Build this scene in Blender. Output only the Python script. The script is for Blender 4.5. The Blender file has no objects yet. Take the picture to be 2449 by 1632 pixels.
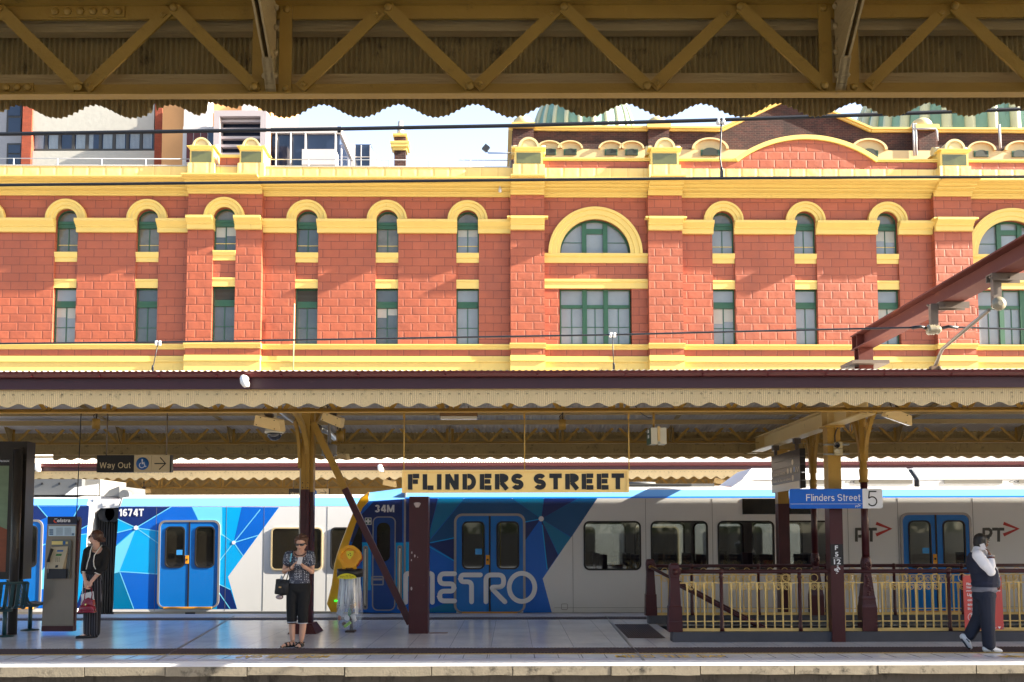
import bpy, bmesh, math, random
from mathutils import Vector, Matrix, noise
from math import radians, sin, cos, pi, tan, sqrt, atan2
rnd = random.Random(7)
scene = bpy.context.scene
COL = scene.collection
# ---------------------------------------------------------------- camera, sky, sun, exposure
FPX = 2400.0
PITCH = radians(4.2); ROLL = radians(-0.13)
CAM = Vector((0, 0, 1.62))
CM = Matrix.Rotation(pi / 2 + PITCH, 3, 'X') @ Matrix.Rotation(ROLL, 3, 'Z')
PPU = 1224.5; PPV = 1280 - FPX * tan(PITCH)
cd = bpy.data.cameras.new("camera"); cam = bpy.data.objects.new("camera", cd); COL.objects.link(cam)
cd.sensor_width = 36; cd.lens = FPX / 2449 * 36
cd.shift_y = (PPV - 816) / 2449
cd.clip_start = 0.05; cd.clip_end = 2000
cam.matrix_world = Matrix.Translation(CAM) @ CM.to_4x4()
scene.camera = cam
SUN_EL = radians(26); SUN_AZ = radians(7.0)          # azimuth from +X towards the viewer (-Y)
SUND = Vector((cos(SUN_EL) * cos(SUN_AZ), -cos(SUN_EL) * sin(SUN_AZ), sin(SUN_EL)))
wd = bpy.data.worlds.new("World"); scene.world = wd; wd.use_nodes = True
nt = wd.node_tree; bg = nt.nodes['Background']
sky = nt.nodes.new('ShaderNodeTexSky'); sky.sky_type = 'NISHITA'; sky.sun_disc = False
sky.sun_elevation = SUN_EL; sky.sun_rotation = radians(90) + SUN_AZ
sky.air_density = 1.0; sky.dust_density = 2.2; sky.ozone_density = 1.0
# the northern sky (+Y, beyond the building) is hazier and brighter than the rest
_tc = nt.nodes.new('ShaderNodeTexCoord'); _sx = nt.nodes.new('ShaderNodeSeparateXYZ'); nt.links.new(_tc.outputs['Generated'], _sx.inputs[0])
_m1 = nt.nodes.new('ShaderNodeMapRange'); _m1.interpolation_type = 'SMOOTHSTEP'; _m1.inputs[1].default_value = 0.1; _m1.inputs[2].default_value = 0.8; nt.links.new(_sx.outputs[1], _m1.inputs[0])
_m2 = nt.nodes.new('ShaderNodeMapRange'); _m2.interpolation_type = 'SMOOTHSTEP'; _m2.inputs[1].default_value = 0.75; _m2.inputs[2].default_value = 0.05; nt.links.new(_sx.outputs[2], _m2.inputs[0])
_mu = nt.nodes.new('ShaderNodeMath'); _mu.operation = 'MULTIPLY'; nt.links.new(_m1.outputs[0], _mu.inputs[0]); nt.links.new(_m2.outputs[0], _mu.inputs[1])
_sc = nt.nodes.new('ShaderNodeVectorMath'); _sc.operation = 'SCALE'; _sc.inputs[0].default_value = (1.95, 2.05, 2.7); nt.links.new(_mu.outputs[0], _sc.inputs['Scale'])
_ad = nt.nodes.new('ShaderNodeVectorMath'); nt.links.new(sky.outputs[0], _ad.inputs[0]); nt.links.new(_sc.outputs[0], _ad.inputs[1])
nt.links.new(_ad.outputs[0], bg.inputs[0]); bg.inputs[1].default_value = 0.07
sd = bpy.data.lights.new("sun", 'SUN'); sd.energy = 5.0; sd.angle = radians(0.5); sd.color = (1.0, 0.90, 0.74)
sun = bpy.data.objects.new("sun", sd); COL.objects.link(sun)
sun.rotation_euler = SUND.to_track_quat('Z', 'Y').to_euler(); sun.location = (30, -10, 40)
scene.view_settings.view_transform = 'Standard'; scene.view_settings.look = 'None'
scene.view_settings.exposure = 2.5; scene.view_settings.gamma = 1.0
scene.cycles.max_bounces = 8; scene.cycles.diffuse_bounces = 4; scene.cycles.glossy_bounces = 4
scene.cycles.transmission_bounces = 6; scene.cycles.transparent_max_bounces = 12

# ---------------------------------------------------------------- projection helpers (photo pixels -> metres)
def ray(u, v): return CM @ Vector(((u - PPU) / FPX, -(v - PPV) / FPX, -1))
def W(u, v, Y):
    d = ray(u, v); t = (Y - CAM.y) / d.y
    return CAM + d * t
def WX(u, v, Y): return W(u, v, Y).x
def WZ(u, v, Y): return W(u, v, Y).z
def G(u, v, z=0.0):
    d = ray(u, v); t = (z - CAM.z) / d.z
    return CAM + d * t
def XZ(pts, Y): return [(W(u, v, Y).x, W(u, v, Y).z) for u, v in pts]
def ZU(pts, x0, y0, k): return [(x0 + a * k, y0 + b * k) for a, b in pts]

# ---------------------------------------------------------------- materials
MATS = {}
def lin(c):
    return tuple(((x / 12.92) if x <= 0.04045 else ((x + 0.055) / 1.055) ** 2.4) for x in c)
def rgb(r, g, b): return lin((r / 255, g / 255, b / 255))
def mat(name, col, rough=0.6, metal=0.0, var=0.12, scale=3.0, bump=0.0, bscale=40.0, spec=0.5, stain=None, stain_amt=0.0, stain_scale=2.0, stretch=(1, 1, 1), emit=None, alpha=None, coat=0.0):
    if name in MATS: return MATS[name]
    m = bpy.data.materials.new(name); m.use_nodes = True; MATS[name] = m
    n = m.node_tree.nodes; l = m.node_tree.links; p = n['Principled BSDF']
    p.inputs['Roughness'].default_value = rough; p.inputs['Metallic'].default_value = metal
    p.inputs['Specular IOR Level'].default_value = spec
    if coat: p.inputs['Coat Weight'].default_value = coat; p.inputs['Coat Roughness'].default_value = 0.05
    tc = n.new('ShaderNodeTexCoord'); mp = n.new('ShaderNodeMapping'); mp.inputs['Scale'].default_value = stretch
    l.new(tc.outputs['Object'], mp.inputs[0])
    nz = n.new('ShaderNodeTexNoise'); nz.inputs['Scale'].default_value = scale; nz.inputs['Detail'].default_value = 6; nz.inputs['Roughness'].default_value = 0.62
    l.new(mp.outputs[0], nz.inputs['Vector'])
    mx = n.new('ShaderNodeMix'); mx.data_type = 'RGBA'
    mx.inputs[6].default_value = (*[max(0, c * (1 - var)) for c in col], 1); mx.inputs[7].default_value = (*[min(1, c * (1 + var)) for c in col], 1)
    l.new(nz.outputs['Fac'], mx.inputs[0]); out = mx.outputs[2]
    if stain:
        n2 = n.new('ShaderNodeTexNoise'); n2.inputs['Scale'].default_value = stain_scale; n2.inputs['Detail'].default_value = 9; n2.inputs['Roughness'].default_value = 0.7
        l.new(mp.outputs[0], n2.inputs['Vector'])
        rp = n.new('ShaderNodeMapRange'); rp.inputs[1].default_value = 0.62 - 0.2 * stain_amt; rp.inputs[2].default_value = 0.74 - 0.12 * stain_amt; rp.inputs[4].default_value = min(1, 0.5 + stain_amt)
        l.new(n2.outputs['Fac'], rp.inputs[0])
        m2 = n.new('ShaderNodeMix'); m2.data_type = 'RGBA'; m2.inputs[7].default_value = (*stain, 1)
        l.new(rp.outputs[0], m2.inputs[0]); l.new(out, m2.inputs[6]); out = m2.outputs[2]
    l.new(out, p.inputs['Base Color'])
    if bump:
        n3 = n.new('ShaderNodeTexNoise'); n3.inputs['Scale'].default_value = bscale; n3.inputs['Detail'].default_value = 4
        l.new(mp.outputs[0], n3.inputs['Vector'])
        b = n.new('ShaderNodeBump'); b.inputs['Strength'].default_value = bump; b.inputs['Distance'].default_value = 0.01
        l.new(n3.outputs['Fac'], b.inputs['Height']); l.new(b.outputs[0], p.inputs['Normal'])
    if emit:
        p.inputs['Emission Color'].default_value = (*emit[0], 1); p.inputs['Emission Strength'].default_value = emit[1]
    if alpha is not None: p.inputs['Alpha'].default_value = alpha
    return m
def brick_mat(name, c1, c2, mortar, bw, rh, ms=0.012, rough=0.7, pillow=0.0, offs=(0, 0), smooth=0.1, nscale=2.2, grime=None, fine=0.15, gamt=0.75, bstr=0.8):
    if name in MATS: return MATS[name]
    m = bpy.data.materials.new(name); m.use_nodes = True; MATS[name] = m
    n = m.node_tree.nodes; l = m.node_tree.links; p = n['Principled BSDF']; p.inputs['Roughness'].default_value = rough
    tc = n.new('ShaderNodeTexCoord'); sx = n.new('ShaderNodeSeparateXYZ'); l.new(tc.outputs['Object'], sx.inputs[0])
    ad = n.new('ShaderNodeMath'); ad.operation = 'ADD'; l.new(sx.outputs[0], ad.inputs[0]); l.new(sx.outputs[1], ad.inputs[1])
    cb = n.new('ShaderNodeCombineXYZ'); l.new(ad.outputs[0], cb.inputs[0]); l.new(sx.outputs[2], cb.inputs[1])
    mp = n.new('ShaderNodeMapping'); mp.inputs['Location'].default_value = (offs[0], offs[1], 0); l.new(cb.outputs[0], mp.inputs[0])
    def brick(msz, sm):
        b = n.new('ShaderNodeTexBrick'); b.inputs['Scale'].default_value = 1; b.inputs['Brick Width'].default_value = bw; b.inputs['Row Height'].default_value = rh
        b.inputs['Mortar Size'].default_value = msz; b.inputs['Mortar Smooth'].default_value = sm; b.inputs['Bias'].default_value = 0
        l.new(mp.outputs[0], b.inputs['Vector']); return b
    b = brick(ms, smooth)
    b.inputs['Color1'].default_value = (*c1, 1); b.inputs['Color2'].default_value = (*c2, 1); b.inputs['Mortar'].default_value = (*mortar, 1)
    nz = n.new('ShaderNodeTexNoise'); nz.inputs['Scale'].default_value = 0.9; nz.inputs['Detail'].default_value = 8; nz.inputs['Roughness'].default_value = 0.65; l.new(mp.outputs[0], nz.inputs['Vector'])
    mr = n.new('ShaderNodeMapRange'); mr.inputs[1].default_value = 0.3; mr.inputs[2].default_value = 0.7; mr.inputs[3].default_value = 1 - fine; mr.inputs[4].default_value = 1 + fine
    l.new(nz.outputs['Fac'], mr.inputs[0])
    mu = n.new('ShaderNodeVectorMath'); mu.operation = 'SCALE'; l.new(b.outputs['Color'], mu.inputs[0]); l.new(mr.outputs[0], mu.inputs['Scale'])
    out = mu.outputs[0]
    if grime:
        n4 = n.new('ShaderNodeTexNoise'); n4.inputs['Scale'].default_value = 0.5; n4.inputs['Detail'].default_value = 10; n4.inputs['Roughness'].default_value = 0.7; l.new(mp.outputs[0], n4.inputs['Vector'])
        r4 = n.new('ShaderNodeMapRange'); r4.inputs[1].default_value = 0.45; r4.inputs[2].default_value = 0.65; r4.inputs[4].default_value = gamt; l.new(n4.outputs['Fac'], r4.inputs[0])
        m4 = n.new('ShaderNodeMix'); m4.data_type = 'RGBA'; m4.inputs[7].default_value = (*grime, 1); l.new(r4.outputs[0], m4.inputs[0]); l.new(out, m4.inputs[6]); out = m4.outputs[2]
    l.new(out, p.inputs['Base Color'])
    bp = n.new('ShaderNodeBump'); bp.inputs['Distance'].default_value = 0.02; bp.inputs['Strength'].default_value = bstr; bp.invert = True
    if pillow:
        bw2 = brick(min(bw, rh) * 0.16, 1.0)
        n5 = n.new('ShaderNodeTexNoise'); n5.inputs['Scale'].default_value = nscale; n5.inputs['Detail'].default_value = 2; l.new(mp.outputs[0], n5.inputs['Vector'])
        ma = n.new('ShaderNodeMath'); ma.operation = 'MULTIPLY_ADD'; ma.inputs[1].default_value = pillow * 0.7; l.new(bw2.outputs['Fac'], ma.inputs[0])
        mb_ = n.new('ShaderNodeMath'); mb_.operation = 'MULTIPLY'; mb_.inputs[1].default_value = pillow * 2.2; l.new(n5.outputs['Fac'], mb_.inputs[0])
        l.new(mb_.outputs[0], ma.inputs[2])
        m6 = n.new('ShaderNodeMath'); m6.operation = 'MULTIPLY_ADD'; m6.inputs[1].default_value = 0.35; l.new(b.outputs['Fac'], m6.inputs[0]); l.new(ma.outputs[0], m6.inputs[2])
        l.new(m6.outputs[0], bp.inputs['Height'])
    else:
        l.new(b.outputs['Fac'], bp.inputs['Height'])
    l.new(bp.outputs[0], p.inputs['Normal'])
    return m

# ---------------------------------------------------------------- mesh builder
OFF = {}
class MB:
    def __init__(s): s.v = []; s.f = []; s.m = []; s.sm = []
    def add(s, vs, fs, mi=0, smooth=False):
        o = len(s.v); s.v += [tuple(x) for x in vs]
        for f in fs: s.f.append([i + o for i in f]); s.m.append(mi); s.sm.append(smooth)
    def box(s, x0, x1, y0, y1, z0, z1, mi=0):
        v = [(x0, y0, z0), (x1, y0, z0), (x1, y1, z0), (x0, y1, z0), (x0, y0, z1), (x1, y0, z1), (x1, y1, z1), (x0, y1, z1)]
        s.add(v, [(0, 3, 2, 1), (4, 5, 6, 7), (0, 1, 5, 4), (1, 2, 6, 5), (2, 3, 7, 6), (3, 0, 4, 7)], mi)
    def ext(s, poly, vec, mi=0, smooth=False):
        n = len(poly); v = [Vector(p) for p in poly] + [Vector(p) + Vector(vec) for p in poly]
        o = len(s.v); s.v += [tuple(x) for x in v]
        for f, sm in [(list(range(n))[::-1], False), (list(range(n, 2 * n)), False)] + [([i, (i + 1) % n, n + (i + 1) % n, n + i], smooth) for i in range(n)]:
            s.f.append([i + o for i in f]); s.m.append(mi); s.sm.append(sm)
    def prism(s, xz, y0, y1, mi=0, smooth=False): s.ext([(x, y0, z) for x, z in xz], (0, y1 - y0, 0), mi, smooth)
    def run(s, yz, x0, x1, mi=0, smooth=False): s.ext([(x0, y, z) for y, z in yz], (x1 - x0, 0, 0), mi, smooth)
    def poly(s, xz, y, mi=0): s.add([(x, y, z) for x, z in xz], [list(range(len(xz)))], mi)
    def bar(s, a, b, w, t, up=(0, 1, 0), mi=0):
        a = Vector(a); b = Vector(b); d = (b - a).normalized(); u = Vector(up); u = (u - d * u.dot(d)).normalized(); r = d.cross(u)
        v = []
        for p in (a, b):
            for sx, sy in ((-1, -1), (1, -1), (1, 1), (-1, 1)): v.append(p + r * (w / 2 * sx) + u * (t / 2 * sy))
        s.add(v, [(0, 1, 2, 3), (7, 6, 5, 4), (0, 4, 5, 1), (1, 5, 6, 2), (2, 6, 7, 3), (3, 7, 4, 0)], mi)
    def tube(s, pts, r, n=8, mi=0, caps=True, smooth=True, sx=1.0):
        pts = [Vector(p) for p in pts]; k = len(pts); rs = r if isinstance(r, (list, tuple)) else [r] * k
        o = len(s.v); ref = None
        for i, p in enumerate(pts):
            t = (pts[min(i + 1, k - 1)] - pts[max(i - 1, 0)]).normalized()
            if ref is None:
                ref = Vector((0, 0, 1)) if abs(t.z) < 0.9 else Vector((0, 1, 0))
            a = (ref - t * ref.dot(t)).normalized(); ref = a; b = t.cross(a)
            for j in range(n):
                an = 2 * pi * j / n; s.v.append(tuple(p + (a * cos(an) + b * sin(an) * sx) * rs[i]))
        for i in range(k - 1):
            for j in range(n):
                s.f.append([o + i * n + j, o + i * n + (j + 1) % n, o + (i + 1) * n + (j + 1) % n, o + (i + 1) * n + j]); s.m.append(mi); s.sm.append(smooth)
        if caps:
            s.f.append([o + j for j in range(n)][::-1]); s.m.append(mi); s.sm.append(False)
            s.f.append([o + (k - 1) * n + j for j in range(n)]); s.m.append(mi); s.sm.append(False)
    def lathe(s, prof, c=(0, 0, 0), n=16, mi=0, smooth=True, ax='Z', sy=1.0, a0=0.0):
        o = len(s.v); c = Vector(c)
        for r, z in prof:
            for j in range(n):
                a = 2 * pi * j / n + a0; x, y = r * cos(a), r * sin(a) * sy
                s.v.append(tuple(c + (Vector((x, y, z)) if ax == 'Z' else Vector((x, z, y)) if ax == 'Y' else Vector((z, x, y)))))
        k = len(prof)
        for i in range(k - 1):
            for j in range(n):
                s.f.append([o + i * n + j, o + i * n + (j + 1) % n, o + (i + 1) * n + (j + 1) % n, o + (i + 1) * n + j]); s.m.append(mi); s.sm.append(smooth)
        if prof[0][0] > 1e-6: s.f.append([o + j for j in range(n)][::-1]); s.m.append(mi); s.sm.append(False)
        if prof[-1][0] > 1e-6: s.f.append([o + (k - 1) * n + j for j in range(n)]); s.m.append(mi); s.sm.append(False)
    def ell(s, c, r, n=14, k=8, mi=0, rot=None):
        c = Vector(c); r = (r, r, r) if not isinstance(r, (tuple, list)) else r; o = len(s.v)
        R = rot or Matrix.Identity(3)
        for i in range(k + 1):
            th = pi * i / k
            for j in range(n):
                a = 2 * pi * j / n; s.v.append(tuple(c + R @ Vector((r[0] * sin(th) * cos(a), r[1] * sin(th) * sin(a), r[2] * cos(th)))))
        for i in range(k):
            for j in range(n):
                s.f.append([o + i * n + j, o + (i + 1) * n + j, o + (i + 1) * n + (j + 1) % n, o + i * n + (j + 1) % n]); s.m.append(mi); s.sm.append(True)
    def stroke(s, pts, w, y, y2=None, mi=0, close=False, cap=True):
        """flat mitred ribbon in the XZ plane at depth y (thickness to y2), round ends"""
        P = [Vector((a, b)) for a, b in pts]; k = len(P); L = []; Rr = []
        for i in range(k):
            if close: d0 = (P[i] - P[i - 1]).normalized(); d1 = (P[(i + 1) % k] - P[i]).normalized()
            else:
                d0 = (P[i] - P[max(i - 1, 0)]) if i > 0 else (P[1] - P[0]); d1 = (P[min(i + 1, k - 1)] - P[i]) if i < k - 1 else d0
                d0 = d0.normalized(); d1 = d1.normalized()
            t = (d0 + d1); t = t.normalized() if t.length > 1e-6 else d0
            nn = Vector((-t.y, t.x)); c = max(0.8, nn.dot(Vector((-d0.y, d0.x)))); off = nn * (w / 2 / c)
            L.append(P[i] + off); Rr.append(P[i] - off)
        if close:
            for i in range(k):
                j = (i + 1) % k; q = [L[i], Rr[i], Rr[j], L[j]]
                s.prism([tuple(a) for a in q], y, y2, mi) if y2 is not None else s.poly([tuple(a) for a in q], y, mi)
            return
        def capp(p, d):
            a0 = atan2(d.y, d.x); return [p + Vector((cos(a0 + t), sin(a0 + t))) * (w / 2) for t in [pi / 2 - pi * q / 6 for q in range(1, 6)]]
        out = L[:]
        if cap: out += capp(P[-1], (P[-1] - P[-2]))
        out += Rr[::-1]
        if cap: out += capp(P[0], (P[0] - P[1]))
        out = [tuple(a) for a in out]
        s.prism(out, y, y2, mi) if y2 is not None else s.poly(out, y, mi)
    def build(s, name, mats, parent=None, local=False, recalc=True):
        me = bpy.data.meshes.new(name); o = OFF.get(parent.name, Vector((0, 0, 0))) if (parent and not local) else Vector((0, 0, 0))
        me.from_pydata([(v[0] - o.x, v[1] - o.y, v[2] - o.z) for v in s.v], [], s.f)
        mats = mats if isinstance(mats, (list, tuple)) else [mats]
        for m in mats: me.materials.append(m)
        me.polygons.foreach_set('material_index', s.m); me.polygons.foreach_set('use_smooth', s.sm)
        if recalc:
            b = bmesh.new(); b.from_mesh(me); bmesh.ops.recalc_face_normals(b, faces=b.faces); b.to_mesh(me); b.free()
        me.update()
        ob = bpy.data.objects.new(name, me); COL.objects.link(ob)
        if parent: ob.parent = parent; OFF[ob.name] = OFF.get(parent.name, Vector((0, 0, 0)))
        return ob
def tag(o, label=None, cat=None, group=None, kind=None):
    if label: o['label'] = label
    if cat: o['category'] = cat
    if group: o['group'] = group
    if kind: o['kind'] = kind
    return o
def thing(name, label, cat, loc=(0, 0, 0), group=None, rz=0):
    o = bpy.data.objects.new(name, None); COL.objects.link(o); o.location = loc; o.rotation_euler = (0, 0, rz); o.empty_display_size = 0.2
    OFF[o.name] = Vector(loc) if rz == 0 else Vector((0, 0, 0))
    return tag(o, label, cat, group)
def copy_tree(o, parent=None, label=None):
    c = o.copy(); COL.objects.link(c)
    if parent: c.parent = parent
    if label: c['label'] = label
    for ch in list(o.children): copy_tree(ch, c)
    return c
def rrect(x0, x1, z0, z1, r, n=5):
    out = []
    for cx, cz, a in ((x1 - r, z1 - r, 0), (x0 + r, z1 - r, pi / 2), (x0 + r, z0 + r, pi), (x1 - r, z0 + r, 1.5 * pi)):
        for i in range(n + 1): t = a + pi / 2 * i / n; out.append((cx + r * cos(t), cz + r * sin(t)))
    return out
def ring(mb, outer, inner, y0, y1, mi=0):
    n = len(outer); v = [(x, y0, z) for x, z in outer] + [(x, y0, z) for x, z in inner] + [(x, y1, z) for x, z in outer] + [(x, y1, z) for x, z in inner]
    f = []
    for i in range(n):
        j = (i + 1) % n
        f += [(i, j, n + j, n + i), (2 * n + i, 3 * n + i, 3 * n + j, 2 * n + j), (i, 2 * n + i, 2 * n + j, j), (n + i, n + j, 3 * n + j, 3 * n + i)]
    mb.add(v, f, mi)
_dg = None
def glyphs(body, bold=0.0, sp=1.0, shear=0.0, word=1.0):
    cu = bpy.data.curves.new('txt', 'FONT'); cu.body = body; cu.size = 1; cu.offset = bold; cu.space_character = sp; cu.shear = shear; cu.space_word = word; cu.resolution_u = 4
    ob = bpy.data.objects.new('txt', cu); COL.objects.link(ob); bpy.context.view_layer.update()
    ev = ob.evaluated_get(bpy.context.evaluated_depsgraph_get()); me = ev.to_mesh()
    vs = [(v.co.x, v.co.y) for v in me.vertices]; fs = [list(p.vertices) for p in me.polygons]; ev.to_mesh_clear()
    bpy.data.objects.remove(ob); bpy.data.curves.remove(cu)
    return vs, fs
def text(mb, body, x0, x1, z0, z1, y, mi=0, bold=0.0, sp=1.0, shear=0.0, fn=None, word=1.0):
    """writing fitted to the box x0..x1, z0..z1 in the plane y, or mapped through fn(a,b)"""
    vs, fs = glyphs(body, bold, sp, shear, word)
    ax = min(v[0] for v in vs); bx = max(v[0] for v in vs); az = min(v[1] for v in vs); bz = max(v[1] for v in vs)
    pts = []
    for a, b in vs:
        p = (a - ax) / (bx - ax), (b - az) / (bz - az)
        x = x0 + p[0] * (x1 - x0); z = z0 + p[1] * (z1 - z0)
        pts.append(fn(x, z) if fn else (x, y, z))
    mb.add(pts, fs, mi)
def arc(cx, cz, r, a0, a1, n): return [(cx + r * cos(a0 + (a1 - a0) * i / n), cz + r * sin(a0 + (a1 - a0) * i / n)) for i in range(n + 1)]

# plain grotesque lettering drawn with strokes (cap height 1); each glyph: width, list of centre lines
def _el(cx, cy, rx, ry, a0, a1, n=16): return [(cx + rx * cos(radians(a0 + (a1 - a0) * i / n)), cy + ry * sin(radians(a0 + (a1 - a0) * i / n))) for i in range(n + 1)]
def glyph(ch, t):
    h = t / 2; x = .73
    def S_(w, H): c = w / 2; r = H / 4 + h * .5; return [_el(c, H - r, c - h, r - h, 22, 270) + _el(c, r, c - h, r - h, 90, -158)[1:]]
    if ch == 'F': return .56, [[(h, 0), (h, 1)], [(t, 1 - h), (.56, 1 - h)], [(t, .52), (.50, .52)]]
    if ch == 'L': return .54, [[(h, 0), (h, 1)], [(t, h), (.54, h)]]
    if ch == 'I': return t, [[(h, 0), (h, 1)]]
    if ch == 'E': return .58, [[(h, 0), (h, 1)], [(t, 1 - h), (.58, 1 - h)], [(t, .52), (.53, .52)], [(t, h), (.58, h)]]
    if ch == 'N': return .68, [[(h, 0), (h, 1)], [(.68 - h, 0), (.68 - h, 1)], [(h * 1.1, 1 - h * .3), (.68 - h * 1.1, h * .3)]]
    if ch == 'D': return .68, [[(h, 0), (h, 1)], [(t, 1 - h), (.32, 1 - h)] + _el(.32, .5, .36 - h, .5 - h, 88, -88) + [(t, h)]]
    if ch == 'R': return .64, [[(h, 0), (h, 1)], [(t, 1 - h), (.36, 1 - h)] + _el(.36, .73, .25 - h * .4, .27 - h, 88, -88) + [(t, .46 + h)], [(.32, .46), (.60, 0)]]
    if ch == 'S': return .62, S_(.62, 1)
    if ch == 'T': return .60, [[(.30, 0), (.30, 1 - t)], [(0, 1 - h), (.60, 1 - h)]]
    if ch == 'O': return .76, [_el(.38, .5, .38 - h, .5 - h, 90, 450, 30)]
    if ch == 'W': return .94, [[(h * .9, 1), (.25, 0)], [(.25, h * .3), (.47, 1 - h * .3)], [(.47, 1 - h * .3), (.69, h * .3)], [(.69, 0), (.94 - h * .9, 1)]]
    if ch == 'M': return .80, [[(h, 0), (h, 1)], [(.8 - h, 0), (.8 - h, 1)], [(h * 1.2, 1 - h * .4), (.4, h * .6)], [(.4, h * .6), (.8 - h * 1.2, 1 - h * .4)]]
    if ch == 'l': return t, [[(h, 0), (h, 1)]]
    if ch == 'i': return t, [[(h, 0), (h, x)], [(h, 1 - t), (h, 1)]]
    if ch == 'n': return .47, [[(h, 0), (h, x)], [(h * 1.2, x - .26), (t, x - .15)] + _el(.245, x - .20, .225 - h, .20 - h, 140, 0)[2:] + [(.47 - h, 0)]]
    if ch == 'u': return .47, [[(.47 - h, 0), (.47 - h, x)], [(h, x), (h, .2)] + _el(.235, .2, .235 - h, .2 - h, 180, 320) + [(.47 - h * 1.1, .25)]]
    if ch == 'd': return .50, [[(.5 - h, 0), (.5 - h, 1)], _el(.245, x / 2, .245 - h, x / 2 - h, 40, 320, 20)]
    if ch == 'a': return .48, [_el(.235, x - .2, .2, .2 - h, 165, 0) + [(.435, .12), (.48, h)], [(.42, x * .56), (.2, x * .52)] + _el(.2, .2, .2 - h, .2 - h, 95, 280)+ [(.42, .16)]]
    if ch == 'e': return .50, [[(h * 1.2, x / 2), (.5 - h * .6, x / 2)] + _el(.25, x / 2, .25 - h, x / 2 - h, 4, 318, 24)]
    if ch == 'r': return .30, [[(h, 0), (h, x)], [(h * 1.1, x - .3), (t, x - .14), (.2, x - h * 1.3), (.30, x - h * 1.1)]]
    if ch == 's': return .44, S_(.44, x)
    if ch == 't': return .28, [[(.13, .95), (.13, .16), (.17, h * 1.1), (.28, h)], [(0, x - h * .8), (.28, x - h * .8)]]
    if ch == 'y': return .46, [[(h * .9, x), (.24, .02)], [(.46 - h * .9, x), (.23, -.12), (.15, -.2), (.03, -.2)]]
    if ch == '1': return .34, [[(.34 - h, 0), (.34 - h, 1)], [(0, .76), (.2, .8), (.34 - h * .9, 1 - h * .4)]]
    if ch == '6': return .56, [_el(.28, .32, .28 - h, .32 - h, 90, 450, 24), _el(.33, .5, .33 - h, .5 - h, 55, 185)]
    if ch == '7': return .55, [[(0, 1 - h), (.55 - h * .5, 1 - h)], [(.55 - h, 1 - h * .8), (.34, .55), (.2, 0)]]
    if ch == '4': return .57, [[(.42, 0), (.42, 1)], [(.37, .97), (h * .8, .31)], [(h * .6, .27), (.57, .27)]]
    if ch == '3': return .56, [_el(.28, .75, .27 - h, .25 - h, 165, -85), _el(.28, .28, .28 - h, .28 - h, 85, -165)]
    if ch == '2': return .56, [_el(.28, .71, .28 - h, .29 - h, 170, -25) + [(h, h)], [(h * .5, h), (.56, h)]]
    if ch == '5': return .56, [[(.52, 1 - h), (.1, 1 - h)], [(.115, 1 - h * .6), (.07, .5)], [(.07, .5), (.12, .56)] + _el(.27, .32, .29 - h, .33 - h, 118, -150)]
    return .3, []
def letters(mb, body, x0, x1, z0, z1, y, t=.15, gap=.1, word=.34, mi=0):
    """stroke lettering fitted to the box (z0 = base line, z1 = cap line)"""
    H = z1 - z0; pos = []; x = 0
    for ch in body:
        if ch == ' ': x += word - gap; continue
        w, st_ = glyph(ch, t); pos.append((x, st_)); x += w + gap
    k = (x1 - x0) / (x - gap)
    for i, (px, st_) in enumerate(pos):
        for j, s_ in enumerate(st_):
            P_ = [(a + px, b_) for a, b_ in s_]; q = [(x0 + a * k, z0 + b_ * H) for a, b_ in P_]
            closed = (abs(q[0][0] - q[-1][0]) + abs(q[0][1] - q[-1][1])) < 1e-5
            mb.stroke(q[:-1] if closed else q, t * (H + k) / 2, y - .0005 * j, None, mi, closed, cap=False)
# ---------------------------------------------------------------- shared materials
STEEL = mat('mustard_steel_paint', rgb(172, 134, 54), 0.5, var=0.16, scale=5, bump=0.25, bscale=60, stain=rgb(70, 48, 22), stain_amt=0.12, stain_scale=9)
CREAM = mat('cream_sheet_paint', rgb(208, 182, 134), 0.55, var=0.10, scale=3, bump=0.15, bscale=50, stain=rgb(96, 78, 48), stain_amt=0.16, stain_scale=7)
OLDCREAM = mat('weathered_cream_sheet_paint', rgb(168, 144, 90), 0.65, var=0.25, scale=6, bump=0.5, bscale=70, stain=rgb(42, 34, 22), stain_amt=0.3, stain_scale=9)
TIMBER = mat('painted_timber', rgb(176, 150, 98), 0.6, var=0.14, scale=6, bump=0.6, bscale=30, stretch=(0.25, 1, 3), stain=rgb(48, 38, 26), stain_amt=0.12, stain_scale=8)
MAROON = mat('maroon_paint', rgb(66, 20, 25), 0.38, var=0.14, scale=4, bump=0.12, bscale=40, stain=rgb(140, 118, 118), stain_amt=-0.07, stain_scale=16)
MAROONF = mat('maroon_board_paint', rgb(60, 24, 32), 0.45, var=0.16, scale=2, stretch=(0.4, 1, 2), stain=rgb(120, 90, 84), stain_amt=-0.05, stain_scale=10)
REDGUT = mat('gutter_red_paint', rgb(84, 28, 30), 0.35, var=0.15, scale=2)
GALV = mat('galvanised_roof_sheet', rgb(206, 198, 186), 0.65, 0.0, var=0.08, scale=2, stain=rgb(150, 140, 128), stain_amt=0.05, stain_scale=3)
UNDER = mat('unpainted_sheet_underside', rgb(176, 170, 160), 0.55, 0.0, var=0.1, scale=3)
# ================================================================ ground, platforms, tracks
TILE = brick_mat('platform_tile', rgb(224, 227, 236), rgb(219, 222, 232), rgb(176, 178, 188), 1.2, 0.6, 0.005, rough=0.17, fine=0.10, grime=rgb(184, 184, 190), gamt=0.5)
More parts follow.
